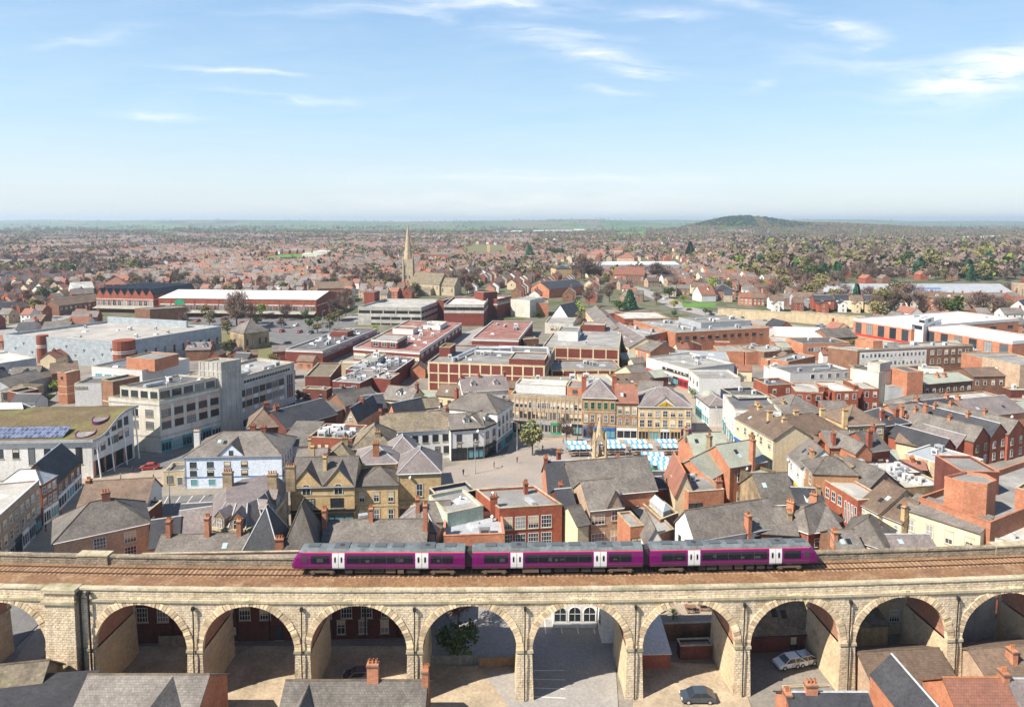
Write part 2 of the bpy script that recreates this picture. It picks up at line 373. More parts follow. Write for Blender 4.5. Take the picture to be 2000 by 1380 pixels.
# ================================================================ viaduct
M('viaduct_stone',(.78,.645,.465),(.67,.545,.385),.5,course=(.56,.31,.03,.87,.76),bump=.10,rv=.03,fv=.05,c3=(.50,.36,.20),c3s=.3,c3t=(.54,.72),fine=.3,streak=.3,rough=.95)
M('voussoir_stone',(.68,.53,.345),(.57,.44,.285),.6,bump=.05,rv=.05,fv=.36,c3=(.3,.26,.18),c3s=.4,c3t=(.55,.75),rough=.95)
M('coping_stone',(.55,.475,.34),(.43,.37,.25),.5,course=(1.1,3,.04,.8,.6),rv=.03,c3=(.23,.22,.12),c3s=.22,c3t=(.48,.66),rough=.95)
M('soffit_brick',(.42,.21,.14),(.33,.165,.115),.5,course=(.45,.15,.03,.85,1.1),rv=.03)
M('jamb_stone',(.66,.52,.335),(.54,.42,.275),.4,course=(.62,.36,.03,.86,.9),bump=.03,rv=.03,c3=(.28,.22,.15),c3s=.3,c3t=(.55,.75))
M('weathered_stone',(.44,.365,.265),(.29,.24,.175),.5,course=(.62,.34,.035,.78,.7),bump=.12,rv=.03,c3=(.17,.15,.115),c3s=.35,c3t=(.52,.72),streak=.3,fine=.3)
M('ballast',(.225,.125,.065),(.165,.09,.05),.35,fine=.45,rv=0,c3=(.30,.20,.12),c3s=.3,c3t=(.5,.7))
M('rail_steel',(.10,.06,.04),(.07,.045,.035),.5,rough=.5,rv=0)
M('sleeper',(.36,.225,.13),(.26,.165,.10),.5,rv=0,fv=.2)
def vy(x): return 82.4+.016*x+.00043*x*x
def vs(x): return .016+.00086*x
def V(x,t,z=0):
    s = vs(x); k = t/math.sqrt(1+s*s); return (x-s*k,vy(x)+k,z)
PIERS = [-40.2,-26.5,-12.3,1.6,15.6,29.5,43.3,57.6,71.9]
SPR,TOPW,WID = 6.7,13.0,8.7
# solid stretches of pier between the openings, as (left, right)
SOL = [(-59.3,-53.1)]+[(p-.95,p+.95) for p in PIERS]
SOL = [(-80,-71.3)]+SOL
via = thing('railway_viaduct','long curved stone railway viaduct with round arches carrying the purple train','viaduct',(0,82.4,0))
def arch_bays():
    for i in range(len(SOL)-1): yield SOL[i][1],SOL[i+1][0]
def arch_pt(a,b,th,t,extra=0.0):
    c = (a+b)/2; r = (b-a)/2
    return (c-(r+extra)*math.cos(th),t,SPR+min(6.05,r)/r*(r+extra)*math.sin(th))
NA = 28
# outer walls with the arches cut out
for nm,t,fl in (('spandrel_wall',0.0,1),('far_spandrel_wall',WID,-1)):
    mb = MB()
    for (a,b) in arch_bays():
        for k in range(NA):
            p,q = arch_pt(a,b,math.pi*k/NA,t),arch_pt(a,b,math.pi*(k+1)/NA,t)
            f = [V(p[0],t,p[2]),V(q[0],t,q[2]),V(q[0],t,TOPW),V(p[0],t,TOPW)]; mb.poly(f[::fl])
    for (a,b) in SOL:
        n_ = max(1,int((b-a)/2))
        for k in range(n_):
            x0,x1 = a+(b-a)*k/n_,a+(b-a)*(k+1)/n_
            f = [V(x0,t,SPR-.3),V(x1,t,SPR-.3),V(x1,t,TOPW),V(x0,t,TOPW)]; mb.poly(f[::fl])
    mb.build('spandrel_wall','viaduct_stone',via)
for (a,b) in arch_bays():  # brick vault and stone ring of each arch
    mb = MB()
    for k in range(NA):
        p,q = arch_pt(a,b,math.pi*k/NA,0),arch_pt(a,b,math.pi*(k+1)/NA,0)
        mb.poly([V(q[0],0,q[2]),V(p[0],0,p[2]),V(p[0],WID,p[2]),V(q[0],WID,q[2])])
    mb.build('vault','soffit_brick',via)
    for t0,t1 in ((-.10,.5),(WID-.5,WID+.10)):
        mb = MB(); nv = 41
        for k in range(nv):
            g = .03; th0,th1 = math.pi*(k+g*2)/nv,math.pi*(k+1-g*2)/nv
            dj = rnd.uniform(-.05,.03); ex = .80+rnd.uniform(-.06,.08)
            P0 = [arch_pt(a,b,th0,0,-.05),arch_pt(a,b,th1,0,-.05),arch_pt(a,b,th1,0,ex),arch_pt(a,b,th0,0,ex)]
            tA = t0+dj if t0 < 0 else t0; tB = t1 if t0 < 0 else t1+dj
            mb.hexa([V(p[0],tB,p[2]) for p in P0]+[V(p[0],tA,p[2]) for p in P0])
        mb.build('arch_ring','voussoir_stone',via)
for i,(a,b) in enumerate(SOL):  # piers, each with an impost band
    mb = MB(); bt = .22  # slight batter
    lo = [V(a-bt,-.25,-.5),V(b+bt,-.25,-.5),V(b+bt,WID+.25,-.5),V(a-bt,WID+.25,-.5)]
    hi = [V(a,-.12,SPR-.3),V(b,-.12,SPR-.3),V(b,WID+.12,SPR-.3),V(a,WID+.12,SPR-.3)]
    for q,mi in (((0,1,5,4),0),((1,2,6,5),1),((2,3,7,6),0),((3,0,4,7),1)): mb.poly([(lo+hi)[k] for k in q],mi)
    pr = mb.build('pier',['viaduct_stone','jamb_stone'],via)
    mb = MB()
    for t0,t1 in ((-.24,.35),(WID-.35,WID+.24)):
        mb.hexa([V(a-.16,t0,SPR-.3),V(b+.16,t0,SPR-.3),V(b+.16,t1,SPR-.3),V(a-.16,t1,SPR-.3),V(a-.12,t0,SPR+.08),V(b+.12,t0,SPR+.08),V(b+.12,t1,SPR+.08),V(a-.12,t1,SPR+.08)])
    mb.build('impost','coping_stone',pr)
    for xx in ((a+b)/2,) if i > 1 else (a+1.6,) if i == 1 else ():  # rain pipe with its hopper
        mb = MB()
        pts = [V(xx+.05,-.32,12.4),V(xx+.05,-.32,10.5),V(xx-.02,-.34,6.9),V(xx-.02,-.45,6.2),V(xx,-.45,.2)]
        for p,q in zip(pts,pts[1:]): mb.tube(p,q,.085,n=6)
        p = V(xx+.05,-.32,12.2); mb.box(p[0]-.17,p[1]-.17,12.1,p[0]+.17,p[1]+.2,12.55); mb.build('drain_pipe','black_paint',via)
# the broad pilaster at the left with its two deep pipes
mb = MB(); mb.hexa([V(-59.0,-.95,-.5),V(-54.9,-.95,-.5),V(-54.9,.05,-.5),V(-59.0,.05,-.5),V(-58.8,-.7,14.4),V(-55.0,-.7,14.4),V(-55.0,.05,14.4),V(-58.8,.05,14.4)])
mb.build('pilaster','viaduct_stone',via)
mb = MB(); mb.hexa([V(-59.2,-.95,14.4),V(-54.7,-.95,14.4),V(-54.7,.85,14.4),V(-59.2,.85,14.4),V(-59.1,-.9,14.82),V(-54.8,-.9,14.82),V(-54.8,.8,14.82),V(-59.1,.8,14.82)])
mb.build('pilaster_cap','coping_stone',via)
mb = MB(); mb.hexa([V(-59.2,-1.0,12.95),V(-54.8,-1.0,12.95),V(-54.8,.0,12.95),V(-59.2,.0,12.95),V(-59.2,-1.0,13.3),V(-54.8,-1.0,13.3),V(-54.8,0,13.3),V(-59.2,0,13.3)])
mb.build('pilaster_band','coping_stone',via)
for xx in (-54.55,-53.45):
    mb = MB(); mb.tube(V(xx,-.3,14.3),V(xx+.08,-.4,.1),.13); mb.box(V(xx,-.3)[0]-.2,V(xx,-.3)[1]-.2,13.9,V(xx,-.3)[0]+.2,V(xx,-.3)[1]+.2,14.4); mb.build('drain_pipe','black_paint',via)
def along(mb,t0,t1,z0,z1,m=0,x0=-80,x1=80,step=4):
    x = x0
    while x < x1-.01:
        xx = min(x1,x+step)
        mb.hexa([V(x,t0,z0),V(xx,t0,z0),V(xx,t1,z0),V(x,t1,z0),V(x,t0,z1),V(xx,t0,z1),V(xx,t1,z1),V(x,t1,z1)],m); x = xx
    return mb
PT = 14.5
for t0,t1,c0,c1,s0 in ((.04,.52,-.10,.66,-.22),(WID-.52,WID-.04,WID-.66,WID+.10,WID-.05)):
    along(MB(),t0,t1,TOPW+.32,PT).build('parapet','viaduct_stone' if t0 < 1 else 'weathered_stone',via)
    mb = MB(); x = -80
    while x < 80:  # coping stones, each a little out of line
        xx = x+rnd.uniform(.9,1.35); dz = rnd.uniform(-.02,.02); dt = rnd.uniform(-.02,.02)
        mb.hexa([V(x+.02,c0+dt,PT),V(xx,c0+dt,PT),V(xx,c1+dt,PT),V(x+.02,c1+dt,PT),V(x+.02,c0+dt+.05,PT+.24+dz),V(xx,c0+dt+.05,PT+.24+dz),V(xx,c1+dt-.05,PT+.24+dz),V(x+.02,c1+dt-.05,PT+.24+dz)]); x = xx
    mb.build('coping','coping_stone' if t0 < 1 else 'weathered_stone',via)
    along(MB(),s0,s0+.5,TOPW,TOPW+.32).build('string_course','coping_stone',via)
for x0,x1 in ((-60.5,-56.2),(69.5,75)):  # raised blocks on the far parapet
    mb = along(MB(),WID-.75,WID+.5,TOPW+.3,14.7,0,x0,x1); along(mb,WID-.85,WID+.6,14.7,14.9,1,x0-.1,x1+.1); mb.build('parapet_block',['weathered_stone','coping_stone'],via)
along(MB(),.5,WID-.5,TOPW-.2,13.42).build('deck','ballast',via)
trk = thing('railway_track','single railway track on brown ballast along the viaduct deck','railway track',(0,89,13.42))
TC = 6.45  # centre of the track, metres behind the near face
for s in (-.745,.745): along(MB(),TC+s-.04,TC+s+.04,13.45,13.62).build('rail','rail_steel',trk)
along(MB(),1.35,1.5,13.43,13.55).build('rail','rail_steel',trk)  # third dark strip, laid along the deck behind the near parapet
mb = MB(); x = -79
while x < 79: mb.hexa([V(x,TC-1.25,13.42),V(x+.26,TC-1.25,13.42),V(x+.26,TC+1.25,13.42),V(x,TC+1.25,13.42),V(x,TC-1.25,13.47),V(x+.26,TC-1.25,13.47),V(x+.26,TC+1.25,13.47),V(x,TC+1.25,13.47)]); x += .65
sl_ = mb.build('sleeper','sleeper',trk); sl_['kind'] = 'stuff'

# ================================================================ train
M('train_purple',(.15,.004,.105),(.125,.005,.085),.5,rough=.28,spec=.5,streak=.16,rv=0,fine=.1); M('train_roof',(.15,.172,.18),(.10,.115,.12),.6,rough=.5,rv=0,streak=.2,fine=.25); paint('train_door',(.60,.61,.62),.35,.5,0,.2)
paint('train_red',(.60,.05,.06),.3); paint('train_glass',(.012,.014,.018),.08,.7); paint('reflection_paint',(.055,.058,.062),.15,.6); paint('train_dark',(.035,.033,.032),.7)
paint('train_roof_dark',(.08,.09,.095),.5)
paint('train_grime',(.12,.085,.06),.85); paint('lamp_white',(.85,.82,.7),.2); paint('train_gold',(.45,.32,.08),.4)
train = thing('train','purple three carriage diesel train with pale grey doors crossing the viaduct','train',(V(-5,TC,0)[0],V(-5,TC,0)[1],13.62))
RZ = 13.62
def carriage(px0,px1,cab):
    """cab: -1 nose at the left, +1 nose at the right, 0 none"""
    def xat(px):
        x = 0.0
        for _ in range(8): q = V(x,TC-1.3); x = (px-CX)/F*(q[1]*_cp+(CH-15.5)*_sp)+(x-q[0])
        return x
    xa,xb = xat(px0),xat(px1); A,B = Vector(V(xa,TC)[:2]),Vector(V(xb,TC)[:2])
    ex = (B-A).normalized(); ey = Vector((-ex.y,ex.x)); L = (B-A).length
    def Q(x,y,z): p = A+ex*x+ey*y; return (p.x,p.y,RZ+z)
    # half section, from the sill up: (out, height)
    sec = [(1.24,1.08),(1.33,1.32),(1.355,1.8),(1.33,2.6),(1.25,3.12),(1.17,3.32)]
    rf = [(1.17,3.32),(1.05,3.5),(.75,3.66),(.35,3.74),(0,3.77)]
    def ring(half): return [(-o,z) for o,z in half]+[(o,z) for o,z in reversed(half)]
    # stations along the body: (x, width scale, push back with height)
    st = [0,L]
    def station(x,z,end):
        # raked and rounded nose
        if end == 0: return x
        k = max(0,(z-1.7)/2.05)
        return x+(-1 if end > 0 else 1)*(1.5*k*k+(.15 if z < 1.2 else 0))
    xs = []
    if cab < 0: xs = [(.0,.80),(.35,.93),(1.2,1.0)]
    else: xs = [(.32,1.0)]
    xs += [(L*.5,1.0)]
    if cab > 0: xs += [(L-1.2,1.0),(L-.35,.93),(L,.80)]
    else: xs += [(L-.32,1.0)]
    def row(x,wsc,half):
        out = []
        for o,z in ring(half):
            fx = x; near_end = (cab < 0 and x < 2) or (cab > 0 and x > L-2)
            if near_end:
                dd = x if cab < 0 else L-x; e = max(0,1-dd/1.3)
                fx = x+(1 if cab < 0 else -1)*(1.25*max(0,(z-1.6)/2.1)**1.4)*e
            out.append(Q(fx,o*wsc,z))
        return out
    mb = MB(); rows = [row(x,k,sec) for x,k in xs]; n_ = len(sec)
    for r0,r1 in zip(rows,rows[1:]):
        for i in range(n_-1): mb.poly([r0[i],r0[i+1],r1[i+1],r1[i]][::-1]); j = i+n_; mb.poly([r0[j],r0[j+1],r1[j+1],r1[j]][::-1])
        mb.poly([r0[0],r1[0],r1[-1],r0[-1]])
    mb.poly(rows[0]); mb.poly(rows[-1][::-1])
    body = mb.build('carriage','train_purple',train)
    mb = MB(); rows = [row(x,k,rf) for x,k in xs]; n_ = len(ring(rf))
    for r0,r1 in zip(rows,rows[1:]):
        for i in range(n_-1): mb.poly([r0[i],r0[i+1],r1[i+1],r1[i]][::-1])
    mb.poly(rows[0]); mb.poly(rows[-1][::-1])
    mb.build('roof',['train_roof','train_purple'],body)
    for xx in (L*.28,L*.77):
        mb = MB(); mb.hexa([Q(xx-1.1,-.85,3.5),Q(xx+1.1,-.85,3.5),Q(xx+1.1,.85,3.5),Q(xx-1.1,.85,3.5),Q(xx-1.0,-.7,3.84),Q(xx+1.0,-.7,3.84),Q(xx+1.0,.7,3.84),Q(xx-1.0,.7,3.84)])
        mb.tube(Q(xx,-.1,3.84),Q(xx,-.1,3.87),.35,n=10,m=1); mb.build('roof_vent',['train_roof_dark','train_dark'],body)
    for u in (.12,.4,.5,.6,.9):
        mb = MB(); xx = L*u; mb.hexa([Q(xx+i*.75,j*.5,z) for z in (3.6,3.83) for i,j in ((-1,-1),(1,-1),(1,1),(-1,1))]); mb.build('roof_pod','train_roof_dark',body)
    for k in range(1,12):
        mb = MB(); xx = L*k/12; mb.hexa([Q(xx+i*.03,j*.98,z) for z in (3.3,3.58) for i,j in ((-1,-1),(1,-1),(1,1),(-1,1))]+[]); mb.build('roof_rib','train_roof_dark',body)
    x0s,x1s = (1.4 if cab < 0 else .4),(L-1.4 if cab > 0 else L-.4)
    for s in (-1,1):
        def out(x0,x1,z0,z1,d,name,mats,par=body,bulge=0):
            def o_(z):
                for (a,za),(bb,zb) in zip(sec,sec[1:]):
                    if za <= z <= zb: return a+(bb-a)*(z-za)/(zb-za)
                return sec[-1][0]
            mb = MB(); zs = [z0]+[z for _,z in sec if z0+.02 < z < z1-.02]+[z1]
            for za,zb in zip(zs,zs[1:]):
                p = []
                for dd in (-.03,d): p += [Q(x0,s*(o_(za)+dd),za),Q(x1,s*(o_(za)+dd),za),Q(x1,s*(o_(zb)+dd),zb),Q(x0,s*(o_(zb)+dd),zb)]
                mb.hexa(p)
            return mb.build(name,mats,par)
        out(x0s,x1s,3.24,3.32,.02,'cantrail_stripe','train_red')
        D = [(.232*L,.302*L),(.705*L,.778*L)]
        segs = [(2.6 if cab < 0 else 1.9,D[0][0]-.35),(D[0][1]+.3,D[1][0]-.3),(D[1][1]+.3,L-2.6 if cab > 0 else L-1.9)]
        for a,bb in segs:
            wnd = out(a,bb,1.88,2.92,.015,'window','train_glass')
            for k in range(int((bb-a)/2.4)): u = rnd.uniform(a,bb-1); v = u+rnd.uniform(.3,.95); z_ = rnd.uniform(1.95,2.3); out(u,v,z_,z_+rnd.uniform(.15,.5),.018,'painted_reflection','reflection_paint',wnd if False else body)  # paler patches painted on the glass to imitate reflections
            nn = max(1,round((bb-a)/1.9))
            for k in range(1,nn): out(a+(bb-a)*k/nn-.03,a+(bb-a)*k/nn+.03,1.88,2.92,.022,'window_bar','train_dark',body)
        for a,bb in D:
            for u,v in ((a,(a+bb)/2-.03),((a+bb)/2+.03,bb)):
                d_ = out(u,v,1.12,3.22,.035,'door','train_door')
                out(u+.28,v-.28,1.95,2.78,.045,'door_window','train_glass',body)
                for zz in (1.98,2.68): out((u+v)/2-.1,(u+v)/2+.1,zz,zz+.08,.055,'door_light','train_gold',body)
        if cab: 
            xx = 1.75 if cab < 0 else L-1.75
            out(xx-.35,xx+.35,2.0,2.85,.03,'cab_window','train_dark')
        out(x0s,x1s,1.1,1.24,.012,'sill_grime','train_grime')
        for u in (.12,.38,.5,.62,.88): out(L*u-.012,L*u+.012,1.25,3.2,.006,'panel_joint','train_dark')
        out(x0s,x1s,1.55,1.6,.008,'waist_line','train_roof_dark')
    if cab:
        e = 0 if cab < 0 else L; d = -1 if cab < 0 else 1
        mb = MB(); g = lambda x,z: e+d*(-(1.25*max(0,(z-1.6)/2.1)**1.4))+d*.03
        mb.hexa([Q(g(0,2.15)-d*.1,-.85,2.15),Q(g(0,2.15)-d*.1,.85,2.15),Q(g(0,3.1)-d*.1,.8,3.1),Q(g(0,3.1)-d*.1,-.8,3.1),Q(g(0,2.15),-.85,2.15),Q(g(0,2.15),.85,2.15),Q(g(0,3.1),.8,3.1),Q(g(0,3.1),-.8,3.1)])
        mb.build('windscreen','train_glass',body)
        for yy in (-.75,.75):
            mb = MB(); mb.tube(Q(e-d*.1,yy,1.55),Q(e+d*.03,yy,1.55),.13,n=10); mb.build('headlight','lamp_white',body)
    for xx in (4.0 if cab < 0 else 3.3,L-(4.0 if cab > 0 else 3.3)):
        mb = MB()
        for s in (-1,1):
            mb.hexa([Q(xx-1.75,s*.95,.45),Q(xx+1.75,s*.95,.45),Q(xx+1.75,s*1.12,.45),Q(xx-1.75,s*1.12,.45),Q(xx-1.5,s*.95,.75),Q(xx+1.5,s*.95,.75),Q(xx+1.5,s*1.12,.75),Q(xx-1.5,s*1.12,.75)])
            for q in (-1.25,1.25): mb.box(0,0,0,0,0,0); mb.hexa([Q(xx+q-.25,s*.95,.3),Q(xx+q+.25,s*.95,.3),Q(xx+q+.25,s*1.18,.3),Q(xx+q-.25,s*1.18,.3),Q(xx+q-.2,s*.95,.7),Q(xx+q+.2,s*.95,.7),Q(xx+q+.2,s*1.18,.7),Q(xx+q-.2,s*1.18,.7)])
        mb.hexa([Q(xx-.4,-1.0,.4),Q(xx+.4,-1.0,.4),Q(xx+.4,1.0,.4),Q(xx-.4,1.0,.4),Q(xx-.4,-1.0,.95),Q(xx+.4,-1.0,.95),Q(xx+.4,1.0,.95),Q(xx-.4,1.0,.95)])
        bg_ = mb.build('bogie','train_grime',body)
        for q in (-1.25,1.25):
            for s in (-1,1): mb = MB(); mb.tube(Q(xx+q,s*.72,.42),Q(xx+q,s*.86,.42),.42,n=14); mb.build('wheel','train_dark',body)
    x = L*.30
    while x < L*.70:
        wd = rnd.uniform(.8,2.2); mb = MB(); dp = rnd.uniform(.95,1.15)
        mb.hexa([Q(x,-dp,.38),Q(x+wd,-dp,.38),Q(x+wd,dp,.38),Q(x,dp,.38),Q(x,-dp,.95),Q(x+wd,-dp,.95),Q(x+wd,dp,.95),Q(x,dp,.95)])
        mb.build('underframe_box',rnd.choice(['train_dark','train_grime','train_dark']),body); x += wd+rnd.uniform(.15,.5)
    if cab <= 0: mb = MB(); mb.hexa([Q(L-.3,-.7,1.1),Q(L+.55,-.7,1.1),Q(L+.55,.7,1.1),Q(L-.3,.7,1.1),Q(L-.3,-.7,3.3),Q(L+.55,-.7,3.3),Q(L+.55,.7,3.3),Q(L-.3,.7,3.3)]); mb.build('gangway','train_dark',body)
carriage(569,913,-1); carriage(917,1261,0); carriage(1265,1601,1)
# ================================================================ buildings
M('tan_brick',(.44,.32,.225),(.35,.25,.18),.4,course=BR,streak=.15)
M('orange_stone',(.44,.25,.13),(.36,.20,.11),.5,course=(.6,.3,.02,.88,.9),streak=.2)
_WIN = {}
def win_mesh(style,w_,h_):
    bv = rnd.choice([0,0,0,1,2]) if style in ('sash','stone','strip','grid','dark') and h_ < 2.7 else 0
    k = (style,round(w_,2),round(h_,2),bv)
    if k in _WIN: return _WIN[k]
    mb = MB(); fr,gl,st = 0,1,2
    mats = ['white_paint','glass','coping_stone','cream_render']
    if style in ('dark','darkgrid'): mats[0] = 'black_paint'
    if style == 'green': mats[0] = 'green_paint'
    if style == 'purple': mats[0] = 'navy_paint'
    if style in ('aqua',): mats[1] = 'aqua_glass'
    a = w_/2; d = -.05
    if style == 'painted_void':
        mb.box(-a,-.02,0,a,.0,h_); _WIN[k] = mb.mesh('painted_opening',['black_paint']); return _WIN[k]  # flat black plate on the wall, painting the shade inside an open deck
    bx = lambda x0,z0,x1,z1,y0,y1,m: mb.box(x0,y0,z0,x1,y1,z1,m)
    top = h_
    if style == 'arch':
        n = 8; pts = [(-a,0),(a,0)]+[(a*math.cos(math.pi*k/n),h_-a+a*math.sin(math.pi*k/n)) for k in range(n+1)]
        mb.poly([(x,-.02,z) for x,z in pts],gl)
        op = [(x*1.16,z) for x,z in pts]
        for (x0,z0),(x1,z1),(u0,v0),(u1,v1) in zip(pts[1:],pts[2:]+pts[:1],op[1:],op[2:]+op[:1]):
            mb.hexa([(x0,0,z0),(u0,0,v0),(u1,0,v1),(x1,0,z1),(x0,-.07,z0),(u0,-.07,v0),(u1,-.07,v1),(x1,-.07,z1)],fr)
        bx(-.03,.02,.03,h_-.05,d,-.01,fr); bx(-a,h_*.5,a,h_*.5+.06,d,-.012,fr)
    else:
        t = .07 if w_ < 2.2 else .09
        if bv: mb.poly([(-a,-.024,h_*(.66 if bv == 1 else .4)),(a,-.024,h_*(.66 if bv == 1 else .4)),(a,-.024,h_),(-a,-.024,h_)],3)
        mb.poly([(-a,-.02,0),(a,-.02,0),(a,-.02,h_),(-a,-.02,h_)],gl)
        bx(-a,0,-a+t,h_,d-.012,0,fr); bx(a-t,0,a,h_,d-.012,0,fr); bx(-a+t,0,a-t,t,d-.01,0,fr); bx(-a+t,h_-t,a-t,h_,d-.01,0,fr)
        if style in ('sash','stone','green','darkgrid'): bx(-a+t,h_*.5-.035,a-t,h_*.5+.035,d,-.01,fr)
        if style in ('sash','stone','green','darkgrid'): bx(-.022,t,.022,h_-t,d+.006,-.01,fr)
        if style in ('grid','darkgrid'):
            for q in (.25,.5,.75): bx(-a+2*a*q-.025,t,-a+2*a*q+.025,h_-t,d+.004,-.01,fr)
            for q in (.33,.66): bx(-a+t,h_*q-.025,a-t,h_*q+.025,d,-.01,fr)
        if style in ('strip','dark','purple','shop','aqua'):
            n = max(1,round(w_/1.15))
            for k in range(1,n): bx(-a+w_*k/n-.035,t,-a+w_*k/n+.035,h_-t,d,-.01,fr)
            if style in ('strip','purple'): bx(-a+t,h_*.62,a-t,h_*.62+.05,d+.004,-.01,fr)
        if style in ('sash','stone','dark','grid','green','darkgrid'): bx(-a-.12,-.16,a+.12,0,-.13,.0,st)
        if style in ('stone','green'): bx(-a-.16,h_,a+.16,h_+.24,-.08,0,st); bx(-a-.14,0,-a,h_,-.06,0,st); bx(a,0,a+.14,h_,-.06,0,st)
        if style == 'sash': bx(-a-.1,h_,a+.1,h_+.18,-.06,0,st)
    me = mb.mesh('window',mats); _WIN[k] = me; return me
_CHM = {}
def chimney_parts(nx,ny,hh,wall,pots):
    k = (round(nx,1),round(ny,1),round(hh,1),wall,pots)
    if k in _CHM: return _CHM[k]
    mb = MB(); mb.box(-nx/2,-ny/2,-1.6,nx/2,ny/2,hh-.3,0); mb.box(-nx/2-.09,-ny/2-.09,hh-.3,nx/2+.09,ny/2+.09,hh-.12,1); mb.box(-nx/2-.03,-ny/2-.03,hh-.12,nx/2+.03,ny/2+.03,hh,0)
    c = mb.mesh('chimney',[wall,'soot_stone'])
    mb = MB(); mb.tube((0,0,-.02),(0,0,.5),.15,.115,n=8,cap=False); mb.tube((0,0,.46),(0,0,.54),.15,.15,n=8,cap=False); mb.poly([(.1*math.cos(a),.1*math.sin(a),.42) for a in [k_*math.tau/8 for k_ in range(8)]],1)
    p = mb.mesh('chimney_pot',['terracotta','black_paint'])
    _CHM[k] = (c,p); return _CHM[k]
def add_chimney(t,W,ex,ey,x,y,ztop,zroof,wall='red_brick',pots=3,size=(1.25,.65)):
    c,p = chimney_parts(size[0],size[1],ztop-zroof,wall,pots)
    rot = Matrix(((ex.x,-ex.y,0,0),(ex.y,ex.x,0,0),(0,0,1,0),(0,0,0,1)))
    q = W(x,y,zroof); o = inst(c,'chimney',t,Matrix.Translation(q) @ rot)
    for k in range(pots):
        k_ = inst(p,'chimney_pot',o,Matrix.Identity(4)); k_.matrix_local = Matrix.Translation((-size[0]/2+size[0]*(k+.5)/pots,0,ztop-zroof))
    return o
FOOT = []  # outlines already built on, as (x, y, radius)
BL = {}
class Frm:
    pass
def frame_of(x1,y1,x2,y2,h,D,b=0,br=None,bl=None,L=None):
    f = Frm(); A = P(x1,y1,h+b); Bp = P(x2,y2,h+b)
    ex = Vector((Bp.x-A.x,Bp.y-A.y)); f.L = ex.length; ex.normalize(); ey = Vector((-ex.y,ex.x))
    if L: f.L = L
    f.D = D
    if br: q = P(br[0],br[1],h+b); ey = Vector((q.x-Bp.x,q.y-Bp.y)); f.D = ey.length; ey.normalize()
    if bl: q = P(bl[0],bl[1],h+b); ey = Vector((q.x-A.x,q.y-A.y)); f.D = ey.length; ey.normalize()
    if D and (br or bl): f.D = D
    f.A = Vector((A.x,A.y)); f.ex,f.ey = ex,ey
    return f
